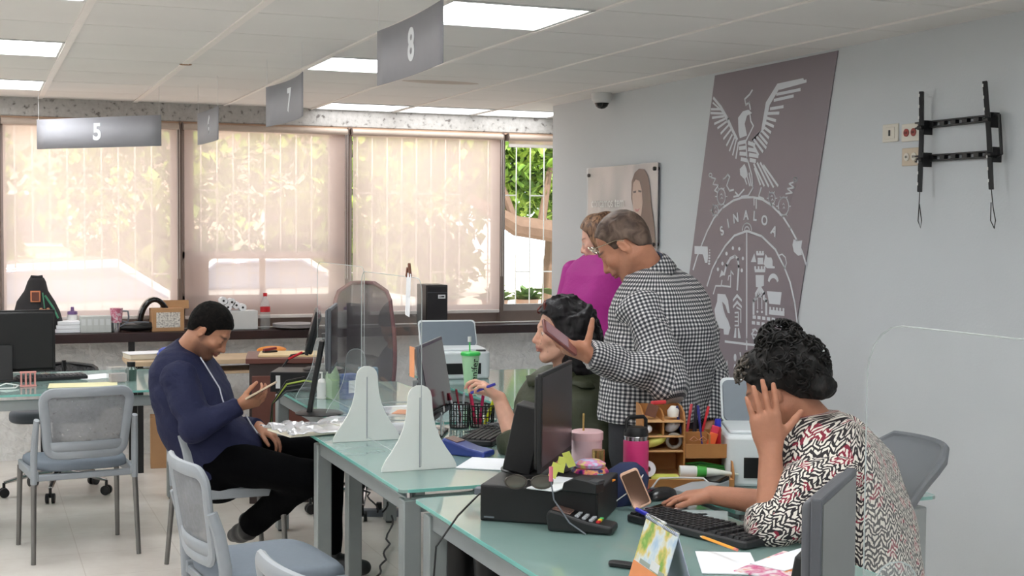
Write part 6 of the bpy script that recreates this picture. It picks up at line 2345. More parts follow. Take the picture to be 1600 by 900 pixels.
def mk_mesh(name, V, Fc, mats, parent=None, base=(0, 0, 0), uv=None, col=None, smooth_it=0):
    V = V - np.array(base)
    me = bpy.data.meshes.new(name)
    me.vertices.add(len(V))
    me.vertices.foreach_set('co', V.astype(np.float32).ravel())
    me.loops.add(Fc.size)
    me.loops.foreach_set('vertex_index', Fc.astype(np.int32).ravel())
    me.polygons.add(len(Fc))
    me.polygons.foreach_set('loop_start', np.arange(0, Fc.size, 4, dtype=np.int32))
    me.polygons.foreach_set('use_smooth', [True] * len(Fc))
    me.update(calc_edges=True)
    me.validate()
    if uv is not None:
        l = me.uv_layers.new(name='cloth')
        l.data.foreach_set('uv', uv.astype(np.float32).ravel())
    if col is not None:
        a = me.color_attributes.new('tone', 'FLOAT_COLOR', 'POINT')
        a.data.foreach_set('color', np.c_[col, np.ones(len(col))].astype(np.float32).ravel())
    for m in (mats if isinstance(mats, (list, tuple)) else [mats]):
        me.materials.append(m)
    o = bpy.data.objects.new(name, me)
    C.objects.link(o)
    if parent is not None:
        o.parent = parent
    if smooth_it:
        q = o.modifiers.new('smooth', 'SMOOTH')
        q.factor = 0.5
        q.iterations = smooth_it
    return o


def cloth_uv(fld, V, Fc):
    """limb-wise cloth coordinates: around (metres) / along (metres)"""
    cen = V[Fc].mean(1)
    own = fld.owner(cen)
    UV = np.zeros((len(Fc), 4, 2))
    for i, pr in enumerate(fld.p):
        m = own == i
        if not m.any():
            continue
        fr = pr[8]
        if fr is None:
            if pr[0] == 'c':
                o_, z_ = pr[1], pr[2] - pr[1]
                R0 = (pr[3] + pr[4]) / 2
            else:
                o_, z_, R0 = pr[1], np.array([0, 0, 1.0]), float(pr[2][0])
            off = 0.0
        else:
            o_, z_, R0, off = fr
        z_ = np.array(z_, float)
        z_ = z_ / np.linalg.norm(z_)
        r_ = np.array([0.31, -0.9, 0.12])
        r_ = r_ - z_ * (r_ @ z_)
        r_ /= np.linalg.norm(r_)
        s2 = np.cross(z_, r_)
        P = V[Fc[m]] - o_
        q = cen[m] - o_
        ac = np.arctan2(q @ s2, q @ r_)
        a = np.arctan2(P @ s2, P @ r_)
        dlt = a - ac[:, None]
        dlt = (dlt + pi) % (2 * pi) - pi
        UV[m, :, 0] = (ac[:, None] + dlt) * R0
        UV[m, :, 1] = P @ z_ + off
    return UV.reshape(-1, 2)


def wav(amp, freq, seed, stretch=(1, 1, 1)):
    rg = np.random.RandomState(seed)
    ks = rg.normal(size=(7, 3))
    ks /= np.linalg.norm(ks, axis=1)[:, None]
    ks *= freq * (0.6 + 0.9 * rg.rand(7, 1)) * np.array(stretch)
    ph = rg.rand(7) * 6.28

    def fn(P):
        r = np.zeros(len(P))
        W = P + 0.02 * np.sin(P[:, [1, 2, 0]] * freq * 0.6 + 1.3)
        for k, p_ in zip(ks, ph):
            r += np.sin(W @ k + p_)
        return amp * r / 3.0
    return fn


def tone_mat(name, rough=0.6, sub=0.0, bump=0.0, bscale=200, spec=0.35, noise_amt=0.05):
    m = bpy.data.materials.new(name)
    m.use_nodes = True
    nt = m.node_tree
    b = nt.nodes['Principled BSDF']
    b.inputs['Roughness'].default_value = rough
    b.inputs['Specular IOR Level'].default_value = spec
    if sub:
        b.inputs['Subsurface Weight'].default_value = sub
        b.inputs['Subsurface Radius'].default_value = (0.010, 0.004, 0.002)
        b.inputs['Subsurface Scale'].default_value = 1.0
    at = node(nt, 'ShaderNodeAttribute', attribute_name='tone')
    tc = node(nt, 'ShaderNodeTexCoord')
    n = node(nt, 'ShaderNodeTexNoise', inp={'Scale': 45.0, 'Detail': 3})
    nt.links.new(tc.outputs['Object'], n.inputs['Vector'])
    mp = node(nt, 'ShaderNodeMapRange', inp={1: 0.3, 2: 0.7, 3: 1 - noise_amt, 4: 1 + noise_amt})
    nt.links.new(n.outputs[0], mp.inputs[0])
    vm = node(nt, 'ShaderNodeVectorMath', operation='SCALE')
    nt.links.new(at.outputs['Color'], vm.inputs[0])
    nt.links.new(mp.outputs[0], vm.inputs['Scale'])
    nt.links.new(vm.outputs[0], b.inputs['Base Color'])
    if bump:
        n2 = node(nt, 'ShaderNodeTexNoise', inp={'Scale': bscale, 'Detail': 3})
        nt.links.new(tc.outputs['Object'], n2.inputs['Vector'])
        bp = node(nt, 'ShaderNodeBump', inp={'Strength': bump, 'Distance': 0.004})
        nt.links.new(n2.outputs[0], bp.inputs['Height'])
        nt.links.new(bp.outputs[0], b.inputs['Normal'])
    return m


M_skin = tone_mat('skin', 0.5, 0.08, 0.15, 260)


def hair_mat(name, c1, c2, rough=0.4, sc=(60, 60, 8), spec=0.3):
    m = bpy.data.materials.new(name)
    m.use_nodes = True
    nt = m.node_tree
    b = nt.nodes['Principled BSDF']
    b.inputs['Roughness'].default_value = rough
    b.inputs['Specular IOR Level'].default_value = spec
    tc = node(nt, 'ShaderNodeTexCoord')
    mp = node(nt, 'ShaderNodeMapping')
    mp.inputs['Scale'].default_value = sc
    n = node(nt, 'ShaderNodeTexNoise', inp={'Scale': 1.0, 'Detail': 4, 'Distortion': 1.0})
    nt.links.new(tc.outputs['Object'], mp.inputs[0])
    nt.links.new(mp.outputs[0], n.inputs['Vector'])
    r = node(nt, 'ShaderNodeMix', data_type='RGBA')
    r.inputs[6].default_value = (*hexc(*c1), 1)
    r.inputs[7].default_value = (*hexc(*c2), 1)
    mr = node(nt, 'ShaderNodeMapRange', inp={1: 0.4, 2: 0.68})
    nt.links.new(n.outputs[0], mr.inputs[0])
    nt.links.new(mr.outputs[0], r.inputs[0])
    nt.links.new(r.outputs[2], b.inputs['Base Color'])
    bp = node(nt, 'ShaderNodeBump', inp={'Strength': 0.6, 'Distance': 0.006})
    nt.links.new(n.outputs[0], bp.inputs['Height'])
    nt.links.new(bp.outputs[0], b.inputs['Normal'])
    return m


def basis(fwd, up):
    f = np.array(fwd, float)
    f /= np.linalg.norm(f)
    u = np.array(up, float)
    u = u - f * (u @ f)
    u /= np.linalg.norm(u)
    r = np.cross(f, u)
    return np.stack([r, f, u], 1)     # columns: right, forward, up


class Head:
    def __init__(s, c, fwd, up, sc=1.0):
        s.c = np.array(c, float)
        s.B = basis(fwd, up)
        s.k = sc

    def w(s, p):
        return s.c + s.B @ (np.array(p, float) * s.k)

    def loc(s, P):
        return (P - s.c) @ s.B / s.k

    def add(s, f, neck_to, female=False, nr=(0.052, 0.060), heavy=0.0):
        k, B = s.k, s.B
        W = s.w
        E_ = lambda c, r, kk=0.015, tg=1, R=None: f.ell(W(c), np.array(r) * k, B if R is None else B @ R, kk * k, tg)
        E_((0, -0.014, 0.040), (0.074, 0.092, 0.082), 0.02)
        E_((0, 0.024, -0.020), (0.058 + heavy, 0.064, 0.078), 0.03)
        for sx in (-1, 1):
            f.cone(W((sx * (0.050 + heavy), -0.002, -0.050)), W((sx * 0.018, 0.060, -0.092)), 0.020 * k, 0.017 * k, 0.03 * k, 1)
            E_((sx * 0.038, 0.060, -0.018), (0.022, 0.018, 0.018), 0.022)
        E_((0, 0.066, -0.094), (0.020, 0.018, 0.017), 0.02)
        f.cone(W((-0.030, 0.074, 0.024)), W((0.030, 0.074, 0.024)), 0.012 * k, 0.012 * k, 0.015 * k, 1)
        for sx in (-1, 1):
            f.ell(W((sx * 0.030, 0.099, 0.004)), np.array((0.017, 0.017, 0.012)) * k, B, 0.010 * k, 1, op='s')
            E_((sx * 0.030, 0.074, 0.004), (0.0135, 0.0125, 0.0115), 0.004, 2)
        f.cone(W((0, 0.082, 0.016)), W((0, 0.104, -0.022)), 0.006 * k, 0.0095 * k, 0.012 * k, 1)
        E_((0, 0.106, -0.028), (0.0095, 0.010, 0.009), 0.006)
        for sx in (-1, 1):
            E_((sx * 0.0105, 0.094, -0.031), (0.0075, 0.010, 0.007), 0.006)
        E_((0, 0.082, -0.046), (0.026, 0.016, 0.016), 0.014)
        E_((0, 0.0935, -0.0525), (0.021, 0.009, 0.0055), 0.004, 3)
        E_((0, 0.0915, -0.0640), (0.018, 0.009, 0.0065), 0.004, 3)
        f.ell(W((0, 0.101, -0.0582)), np.array((0.022, 0.006, 0.0016)) * k, B, 0.003 * k, 1, op='s')
        for sx in (-1, 1):
            R = np.array(Matrix.Rotation(-0.25 * sx, 3, 'Z') @ Matrix.Rotation(-0.15, 3, 'X'))
            E_((sx * 0.077, -0.008, -0.004), (0.007, 0.018, 0.030), 0.006, 4, R)
            f.ell(W((sx * 0.084, -0.004, 0.000)), np.array((0.006, 0.010, 0.018)) * k, B @ R, 0.005 * k, 1, op='s')
        f.cone(W((0, -0.022, -0.040)), neck_to, nr[0] * k, nr[1], 0.03, 1)

    def paint(s, V, base, lips, brow, stubble=0.0, stub_c=(0.10, 0.07, 0.06), brow_r=1.0, eye=(0.05, 0.03, 0.02), closed=False):
        L = s.loc(V)
        col = np.tile(np.array(base, float), (len(V), 1))
        near = (np.abs(L[:, 0]) < 0.11) & (np.abs(L[:, 2] + 0.01) < 0.14) & (L[:, 1] > -0.12)

        def blend(m, c):
            m = np.clip(m, 0, 1)[:, None] * near[:, None]
            col[:] = col * (1 - m) + np.array(c) * m
        x, y, z = L.T
        front = np.clip((y - 0.03) / 0.03, 0, 1)
        blend(0.25 * np.exp(-(((np.abs(x) - 0.04) / 0.02) ** 2 + ((z + 0.022) / 0.018) ** 2)) * front, (base[0] * 0.95, base[1] * 0.62, base[2] * 0.60))
        blend(0.3 * np.exp(-((x / 0.014) ** 2 + ((z + 0.03) / 0.014) ** 2)) * front, (base[0] * 0.92, base[1] * 0.62, base[2] * 0.58))
        if stubble:
            beard = np.clip((-0.030 - z) / 0.02, 0, 1) * np.clip((y + 0.015) / 0.03, 0, 1) * np.clip((z + 0.125) / 0.02, 0, 1)
            mou = np.exp(-(((z + 0.042) / 0.008) ** 2)) * np.clip((0.032 - np.abs(x)) / 0.008, 0, 1) * front
            side = np.exp(-(((np.abs(x) - 0.066) / 0.016) ** 2 + ((y - 0.012) / 0.013) ** 2)) * np.clip((0.02 - z) / 0.01, 0, 1) * np.clip((z + 0.06) / 0.02, 0, 1)
            blend(stubble * np.maximum(np.maximum(beard, mou), side), stub_c)
        lm = np.exp(-(((z + 0.0585) / 0.0105) ** 4 + (x / 0.023) ** 4)) * np.clip((y - 0.075) / 0.008, 0, 1)
        blend(lm * 0.85, lips)
        ln = np.exp(-(((z + 0.0582) / 0.0022) ** 2 + (x / 0.022) ** 4)) * np.clip((y - 0.075) / 0.008, 0, 1)
        blend(ln * 0.7, (0.08, 0.03, 0.03))
        bz = 0.026 + 0.004 * np.cos((np.abs(x) - 0.032) * 60)
        bm = np.exp(-(((z - bz) / (0.0042 * brow_r)) ** 2)) * np.clip((np.abs(x) - 0.010) / 0.004, 0, 1) * np.clip((0.052 - np.abs(x)) / 0.008, 0, 1) * front
        blend(bm * 0.9, brow)
        ex = (np.abs(x) - 0.030)
        if closed:
            blend(np.exp(-(((z + 0.002 - (ex / 0.05) ** 2 * 3) / 0.002) ** 2)) * np.clip((0.014 - np.abs(ex)) / 0.003, 0, 1) * front * 0.8, (0.05, 0.03, 0.025))
            return col
        em = np.exp(-((ex / 0.0115) ** 4 + ((z - 0.004) / 0.0055) ** 4)) * front
        blend(em, (0.62, 0.58, 0.55))
        blend(np.exp(-((ex / 0.0052) ** 4 + ((z - 0.004) / 0.0052) ** 4)) * front, eye)
        ll = np.exp(-(((z - 0.0095 + (ex / 0.05) ** 2 * 3) / 0.0022) ** 2)) * np.clip((0.015 - np.abs(ex)) / 0.003, 0, 1) * front
        blend(ll * 0.85, (0.04, 0.025, 0.02))
        return col


def hand(f, wrist, palm_dir, palm_n, side, curls, spread=0.10, thumb=(0.6, 0.5, 0.3), sc=1.0, splay=(0.0,) * 4, thumb_curl=0.3, tg=6):
    """palm_dir: wrist->knuckles; palm_n: out of the palm (gripping side); side +1: thumb lies along +cross(dir, n)"""
    d = np.array(palm_dir, float)
    d /= np.linalg.norm(d)
    n = np.array(palm_n, float)
    n = n - d * (n @ d)
    n /= np.linalg.norm(n)
    t = np.cross(d, n) * side           # towards the thumb
    w = np.array(wrist, float)
    L = 0.088 * sc
    lens = [0.072, 0.080, 0.074, 0.058]
    offs = [0.030, 0.010, -0.011, -0.030]
    # palm
    for q, o in enumerate(offs):
        f.cone(w + t * o * 0.55 * sc + d * 0.005, w + d * (L - 0.006 * abs(q - 1)) + t * o * sc, 0.0155 * sc, 0.0115 * sc, 0.012, tg)
    f.ell(w + d * L * 0.5 + n * 0.002, np.array((0.038, 0.046, 0.014)) * sc, np.stack([t, d, n], 1), 0.012, tg)
    f.cone(w + d * 0.012 + t * 0.012 * sc + n * 0.006, w + d * 0.045 * sc + t * 0.032 * sc + n * 0.010, 0.015 * sc, 0.012 * sc, 0.012, tg)
    tips = []
    for q in range(4):
        c = curls[q] if isinstance(curls, (list, tuple)) else curls
        base = w + d * (L - 0.006 * abs(q - 1)) + t * offs[q] * sc
        dirv = d + t * (spread * (1.5 - q) / 1.5 + splay[q])
        dirv /= np.linalg.norm(dirv)
        seg = [0.45, 0.31, 0.24]
        a = 0.0
        p = base
        rr = [0.0092, 0.0083, 0.0074, 0.0062]
        if q == 3:
            rr = [r * 0.88 for r in rr]
        for g in range(3):
            a += c * (0.75 if g == 0 else 1.0)
            v = dirv * cos(a) + n * sin(a)
            p2 = p + v * lens[q] * seg[g] * sc * 1.05
            f.cone(p, p2, rr[g] * sc, rr[g + 1] * sc, 0.0035, tg)
            p = p2
        tips.append(p)
    td = d * thumb[0] + t * thumb[1] + n * thumb[2]
    td /= np.linalg.norm(td)
    b0 = w + d * 0.022 * sc + t * 0.024 * sc + n * 0.006
    p1 = b0 + td * 0.038 * sc
    td2 = td * cos(thumb_curl) + (d * 0.7 - t * 0.4 + n * 0.3) * sin(thumb_curl)
    p2 = p1 + td2 * 0.030 * sc
    td3 = td2 * cos(thumb_curl) + (d * 0.7 - t * 0.6 + n * 0.3) * sin(thumb_curl)
    p3 = p2 + td3 * 0.024 * sc
    f.cone(b0, p1, 0.0135 * sc, 0.0105 * sc, 0.010, tg)
    f.cone(p1, p2, 0.0105 * sc, 0.0095 * sc, 0.004, tg)
    f.cone(p2, p3, 0.0095 * sc, 0.0075 * sc, 0.004, tg)
    return tips, p3


def A(v):
    return np.array(v, float)


def J(u, v, d):
    return A(atd(u, v, d))


def lerp(a, b, t):
    return A(a) * (1 - t) + A(b) * t


def up_part(fn_v):
    return fn_v


def fill_skin(V, base):
    return np.tile(np.array(base, float), (len(V), 1))


def person(label, base):
    t = T('person', label, 'person', (float(base[0]), float(base[1]), 0.0))
    return t


def finish(name, fld, h, mat_, t, base, uv=False, **kw):
    sm_ = kw.pop('smooth_it', 1)
    V, Fc = fld.mesh(h, **kw)
    u_ = cloth_uv(fld, V, Fc) if uv else None
    o = mk_mesh(name, V, Fc, mat_, t, (base[0], base[1], 0), uv=u_, smooth_it=sm_)
    return o


def plane_cut(p, n):
    p, n = A(p), A(n)
    n = n / np.linalg.norm(n)
    return lambda P: (P - p) @ n


def skin_mesh(t, fld, head, h, base_xy, base, lips, brow, **kw):
    V, Fc = fld.mesh(h)
    col = head.paint(V, base, lips, brow, **kw)
    return mk_mesh('body', V, Fc, M_skin, t, (base_xy[0], base_xy[1], 0), col=col, smooth_it=1)


def cloth_mat(name, col, rough=0.8, bscale=40, bump=0.25, sheen=0.0, var=0.05, spec=0.25):
    m = mat(name, col, rough, var=var, nscale=10, bump=bump, bscale=bscale, sheen=sheen, spec=spec)
    return m


def check_mat(obj=False):
    m = bpy.data.materials.new('checked_collar_cloth' if obj else 'checked_shirt_cloth')
    m.use_nodes = True
    nt = m.node_tree
    b = nt.nodes['Principled BSDF']
    b.inputs['Roughness'].default_value = 0.85
    uvn = node(nt, 'ShaderNodeTexCoord') if obj else node(nt, 'ShaderNodeUVMap', uv_map='cloth')
    sp = node(nt, 'ShaderNodeSeparateXYZ')
    nt.links.new(uvn.outputs['Object' if obj else 0], sp.inputs[0])
    outs = []
    for k in ((0, 2) if obj else (0, 1)):
        mu = node(nt, 'ShaderNodeMath', operation='MULTIPLY', inp={1: 1 / 0.0135})
        nt.links.new(sp.outputs[k], mu.inputs[0])
        fr = node(nt, 'ShaderNodeMath', operation='FRACT')
        nt.links.new(mu.outputs[0], fr.inputs[0])
        gt = node(nt, 'ShaderNodeMath', operation='LESS_THAN', inp={1: 0.52})
        nt.links.new(fr.outputs[0], gt.inputs[0])
        outs.append(gt)
    ad = node(nt, 'ShaderNodeMath', operation='ADD')
    nt.links.new(outs[0].outputs[0], ad.inputs[0])
    nt.links.new(outs[1].outputs[0], ad.inputs[1])
    hf = node(nt, 'ShaderNodeMath', operation='MULTIPLY', inp={1: 0.5})
    nt.links.new(ad.outputs[0], hf.inputs[0])
    r = node(nt, 'ShaderNodeValToRGB')
    r.color_ramp.interpolation = 'CONSTANT'
    r.color_ramp.elements[0].color = (*hexc(214, 212, 210), 1)
    r.color_ramp.elements[1].position = 0.4
    r.color_ramp.elements[1].color = (*hexc(112, 112, 116), 1)
    e = r.color_ramp.elements.new(0.9)
    e.color = (*hexc(34, 36, 42), 1)
    nt.links.new(hf.outputs[0], r.inputs[0])
    nt.links.new(r.outputs[0], b.inputs['Base Color'])
    return m


def zigzag_mat():
    m = bpy.data.materials.new('zigzag_blouse_cloth')
    m.use_nodes = True
    nt = m.node_tree
    b = nt.nodes['Principled BSDF']
    b.inputs['Roughness'].default_value = 0.7
    uvn = node(nt, 'ShaderNodeUVMap', uv_map='cloth')
    nz = node(nt, 'ShaderNodeTexNoise', inp={'Scale': 35.0, 'Detail': 2})
    nt.links.new(uvn.outputs[0], nz.inputs['Vector'])
    sp = node(nt, 'ShaderNodeSeparateXYZ')
    nt.links.new(uvn.outputs[0], sp.inputs[0])

    def M(op, a, b_=None, c=None):
        n = node(nt, 'ShaderNodeMath', operation=op)
        for k, x in enumerate((a, b_, c)):
            if x is None:
                continue
            if isinstance(x, (int, float)):
                n.inputs[k].default_value = x
            else:
                nt.links.new(x, n.inputs[k])
        return n.outputs[0]
    u, v = sp.outputs[0], sp.outputs[1]
    tri = M('ABSOLUTE', M('SUBTRACT', M('FRACT', M('MULTIPLY', u, 1 / 0.034)), 0.5))
    s_ = M('ADD', M('MULTIPLY', v, 1 / 0.0155), M('MULTIPLY', tri, 2.6))
    s_ = M('ADD', s_, M('MULTIPLY', nz.outputs[0], 2.6))
    fr = M('FRACT', s_)
    n2 = node(nt, 'ShaderNodeTexNoise', inp={'Scale': 20.0, 'Detail': 1})
    nt.links.new(uvn.outputs[0], n2.inputs['Vector'])
    isr = M('GREATER_THAN', n2.outputs[0], 0.58)
    # broken strokes
    brk = M('GREATER_THAN', M('FRACT', M('ADD', M('MULTIPLY', u, 1 / 0.017), M('MULTIPLY', M('FLOOR', s_), 0.37))), 0.16)
    wht = M('MULTIPLY', M('GREATER_THAN', fr, 0.50), brk)
    c1 = node(nt, 'ShaderNodeMix', data_type='RGBA')
    c1.inputs[6].default_value = (*hexc(30, 22, 28), 1)
    c1.inputs[7].default_value = (*hexc(132, 24, 50), 1)
    nt.links.new(isr, c1.inputs[0])
    c2 = node(nt, 'ShaderNodeMix', data_type='RGBA')
    c2.inputs[7].default_value = (*hexc(228, 222, 212), 1)
    nt.links.new(wht, c2.inputs[0])
    nt.links.new(c1.outputs[2], c2.inputs[6])
    nt.links.new(c2.outputs[2], b.inputs['Base Color'])
    return m


def curls(rg, centre, rad3, n, length, thick, B=None, keep=None, down=0.0, turns=1.2):
    """short curly locks rooted on an ellipsoid"""
    mb = MB()
    B = np.eye(3) if B is None else B
    made = 0
    while made < n:
        v = rg.normal(size=3)
        v /= np.linalg.norm(v)
        if keep is not None and not keep(v):
            continue
        made += 1
        root = A(centre) + B @ (v * A(rad3) * 0.93)
        nrm = B @ (v / A(rad3))
        nrm /= np.linalg.norm(nrm)
        tg_ = np.cross(nrm, rg.normal(size=3))
        tg_ /= np.linalg.norm(tg_)
        bt = np.cross(nrm, tg_)
        L = length * (0.6 + 0.8 * rg.rand())
        R0 = L * 0.28
        pts = []
        ph = rg.rand() * 6.28
        for k in range(9):
            f_ = k / 8
            an = ph + f_ * 2 * pi * turns
            p = root + nrm * (0.012 * sin(f_ * pi) + f_ * 0.004) + (tg_ * cos(an) + bt * sin(an)) * R0 * (0.4 + 0.6 * f_) + tg_ * L * 0.5 * (f_ - 0.5)
            p = p - A((0, 0, 1)) * down * f_ * L
            pts.append(Vector(p))
        mb.tube(pts, [thick * (1 - 0.6 * abs(2 * k / 8 - 1)) for k in range(9)], 5)
    return mb
Z3 = A((0, 0, 1))
RTh = A((RT.x, RT.y, 0)) / math.hypot(RT.x, RT.y)
FWh = A((sin(YAW), cos(YAW), 0))


def torso(f, lv, infl=0.0, k=0.05, tg=10, fr=None, cut=None):
    """lv: (centre, half width, half depth, right vector)"""
    for (c0, w0, r0, v0), (c1, w1, r1, v1) in zip(lv[:-1], lv[1:]):
        for s_ in (-1, -0.35, 0.35, 1):
            a = A(c0) + A(v0) * s_ * (w0 - r0 * 0.8)
            b = A(c1) + A(v1) * s_ * (w1 - r1 * 0.8)
            f.cone(a, b, r0 + infl, r1 + infl, k, tg, cut, fr)


def limb(f, pts, rs, infl=0.0, k=0.02, tg=11, cut_end=None, fr=None):
    acc = 0.0
    for i in range(len(pts) - 1):
        a, b = A(pts[i]), A(pts[i + 1])
        L = np.linalg.norm(b - a)
        cut = None
        if cut_end and i == len(pts) - 2:
            d = (b - a) / L
            cut = [(b, d)]
        f.cone(a, b, rs[i] + infl, rs[i + 1] + infl, k, tg, cut, (a, b - a, (rs[i] + rs[i + 1]) / 2 + infl, acc))
        acc += L


def surf_at(V, u, v, base=(0, 0, 0), lift=0.001, tol=5.0):
    P = V - A(EYE_P)
    w = P @ A(_f0)
    uu = 800 + F_PX * (P @ A(RT)) / w
    vv = 450 - F_PX * (P @ A(UP)) / w
    d2 = (uu - u) ** 2 + (vv - v) ** 2
    m = d2 < tol * tol
    if not m.any():
        i = int(np.argmin(d2))
    else:
        cand = np.where(m)[0]
        i = cand[int(np.argmin(w[cand]))]
    q = atd(u, v, float(w[i])) - _ray(u, v) * lift
    return q


def hairline(knots):
    ys = np.array([k[0] for k in knots])
    zs = np.array([k[1] for k in knots])
    return lambda y: np.interp(y, ys, zs)


def hair_cap(hd, infl, knots, extra=None, h=0.004, disp=None, name='hair', mat_=None, t=None, base=(0, 0), side=0.0, sm=1):
    f = Fld()
    k = hd.k
    f.ell(hd.w((0, -0.014, 0.040)), (A((0.074, 0.092, 0.082)) + infl) * k, hd.B, 0.02)
    f.ell(hd.w((0, -0.045, 0.0)), (A((0.062, 0.050, 0.070)) + infl * 0.6) * k, hd.B, 0.03)
    if extra:
        extra(f)
    zl = hairline(knots)

    def cut(P):
        L = hd.loc(P)
        return (zl(L[:, 1]) - L[:, 2]) * k * 0.8
    V, Fc = f.mesh(h, disp=disp, cuts=(cut,))
    return mk_mesh(name, V, Fc, mat_, t, (base[0], base[1], 0), smooth_it=sm), V


def shoe(f, heel, toe, r=0.042):
    heel, toe = A(heel), A(toe)
    d = toe - heel
    f.cone(heel, heel + d * 0.55, r * 0.95, r, 0.02)
    f.cone(heel + d * 0.45, toe, r, r * 0.78, 0.02)
    f.cone(heel + Z3 * 0.0, heel + Z3 * 0.05 + d * 0.08, r * 0.95, r * 0.9, 0.02)


# ------------------------------------------------------------------ man in navy jacket, seated, looking at his phone
def man_navy():
    base = A((1.0, 6.1, 0))
    t = person('person in navy zip jacket and black trousers sitting and looking down at a phone', base)
    fw = RTh * 0.985 - FWh * 0.12
    rv = np.cross(fw, Z3)
    hp = J(327, 517, 6.02)
    th = rad(40)
    hd = Head(hp, fw * cos(th) - Z3 * sin(th), Z3 * cos(th) + fw * sin(th), 1.0)
    nb = J(284, 560, 6.06)
    lv = [(J(338, 716, 6.08), 0.165, 0.125, rv), (J(326, 684, 6.07), 0.165, 0.135, rv), (J(308, 645, 6.06), 0.165, 0.125, rv),
          (J(294, 606, 6.05), 0.18, 0.112, rv), (J(287, 578, 6.05), 0.165, 0.085, rv)]
    shR, shL = J(280, 592, 5.87), J(291, 592, 6.23)
    elR, elL = J(305, 668, 5.80), J(335, 672, 6.33)
    wrR, wrL = J(373, 634, 5.86), J(404, 666, 6.12)
    hipR, hipL = J(335, 718, 5.97), J(345, 712, 6.20)
    knR, knL = J(480, 746, 5.93), J(511, 708, 6.22)
    anR, anL = J(392, 820, 6.22), J(514, 866, 6.20)
    f = Fld()
    hd.add(f, nb, nr=(0.054, 0.062))
    torso(f, lv, -0.02, tg=10)
    for a, b, c in ((shR, elR, wrR), (shL, elL, wrL)):
        limb(f, [a, b, c], [0.045, 0.036, 0.024])
    for a, b, c in ((hipR, knR, anR), (hipL, knL, anL)):
        limb(f, [a, b, c], [0.075, 0.05, 0.036])
    # right hand holds the phone, left rests on the thigh
    pd_ = RTh * 0.93 + Z3 * 0.28
    hand(f, wrR, pd_, Z3 * 0.75 - RTh * 0.25 + FWh * 0.55, 1, 0.62, thumb=(0.75, 0.4, 0.5), sc=1.0)
    hand(f, wrL, RTh * 0.85 - Z3 * 0.50 - FWh * 0.2, -Z3 * 0.8 - RTh * 0.5, -1, 0.42, thumb=(0.7, 0.55, 0.2))
    skin_mesh(t, f, hd, 0.0042, base, hexc(176, 126, 100), hexc(158, 92, 84), hexc(36, 26, 24), stubble=0.65, stub_c=hexc(86, 62, 54), brow_r=1.15, closed=True)
    hair_cap(hd, 0.007, [(-0.12, -0.062), (-0.085, -0.058), (-0.045, -0.03), (-0.03, 0.012), (0.004, 0.018), (0.008, -0.02), (0.026, -0.018), (0.034, 0.042), (0.058, 0.062), (0.075, 0.072), (0.12, 0.09)],
             h=0.004, disp=wav(0.0012, 160, 3), mat_=hair_mat('short_black_hair', (9, 8, 8), (26, 22, 20), 0.85, (60, 60, 60), 0.12), t=t, base=base)
    # jacket
    g = Fld()
    fr = (lv[0][0], lv[-1][0] - lv[0][0], 0.16, 0.0)
    torso(g, lv, 0.012, tg=10, fr=fr)
    g.cone(J(340, 726, 6.08), J(366, 712, 6.06), 0.15, 0.135, 0.06)
    mj = cloth_mat('navy_jacket_cloth', (31, 35, 64), 0.75, 70, 0.3)
    for sh_, a, b, c in ((shL, lerp(shR, shL, 0.03), elR, wrR), (shR, lerp(shL, shR, 0.03), elL, wrL)):
        s2 = Fld()
        limb(s2, [a, lerp(a, b, 0.5) + FWh * -0.0, b, c], [0.082, 0.070, 0.062, 0.040], 0.0, 0.03, cut_end=True)
        finish('sleeve', s2, 0.0055, mj, t, base, disp=lambda P: wav(0.006, 42, 7)(P) + wav(0.002, 100, 5)(P), smooth_it=1)
    cdir = (hd.w((0, -0.02, -0.04)) - nb)
    cdir /= np.linalg.norm(cdir)
    g.cone(nb - cdir * 0.03, nb + cdir * 0.075, 0.085, 0.070, 0.03, 1, [(nb + cdir * 0.058, cdir * 0.95 + RTh * 0.2)])
    hemn = A(-Z3 * 0.85 + RTh * 0.1)
    V, Fc = g.mesh(0.0055, disp=lambda P: wav(0.007, 30, 4, (1, 1, 0.7))(P) + wav(0.0025, 80, 5)(P), cuts=(plane_cut(J(340, 742, 6.08), hemn),))
    mk_mesh('jacket', V, Fc, mj, t, base, smooth_it=2)
    zp = [surf_at(V, u, v) for u, v in ((313, 558), (322, 572), (333, 590), (343, 606), (347, 622), (352, 636), (362, 646))]
    MB().tube([p - Vector(base) for p in zp], 0.0035, 6).build('zip', mat('zip_silver', (176, 180, 190), 0.35, 0.5), t)
    zp = [surf_at(V, u, v) for u, v in ((384, 648), (392, 662), (402, 676), (414, 686))]
    MB().tube([p - Vector(base) for p in zp], 0.004, 6).build('zip', mat('zip_silver', (176, 180, 190), 0.35, 0.5), t)
    # trousers
    g = Fld()
    torso(g, [(J(345, 742, 6.08), 0.155, 0.11, rv), (J(338, 716, 6.08), 0.16, 0.115, rv)], 0.0)
    for a, b, c in ((hipR, knR, anR), (hipL, knL, anL)):
        limb(g, [a, b, c], [0.100, 0.078, 0.058], 0.0, 0.03, cut_end=True)
    finish('trousers', g, 0.006, cloth_mat('black_trouser_cloth', (4, 4, 6), 1.0, spec=0.1), t, base, disp=wav(0.004, 34, 8), smooth_it=2)
    for (h_, to) in ((J(388, 829, 6.22), J(366, 836, 6.44)), (A(anL) * A((1, 1, 0)) + Z3 * 0.045, A(anL) * A((1, 1, 0)) + Z3 * 0.038 + fw * 0.17 - FWh * 0.05)):
        g = Fld()
        shoe(g, h_, to, 0.043)
        o = finish('shoe', g, 0.006, M_black, t, base)
    # phone
    pc = J(408, 610, 5.80)
    ph = T('phone', 'phone held by the man in the navy jacket', 'phone', Vector(pc), 0)
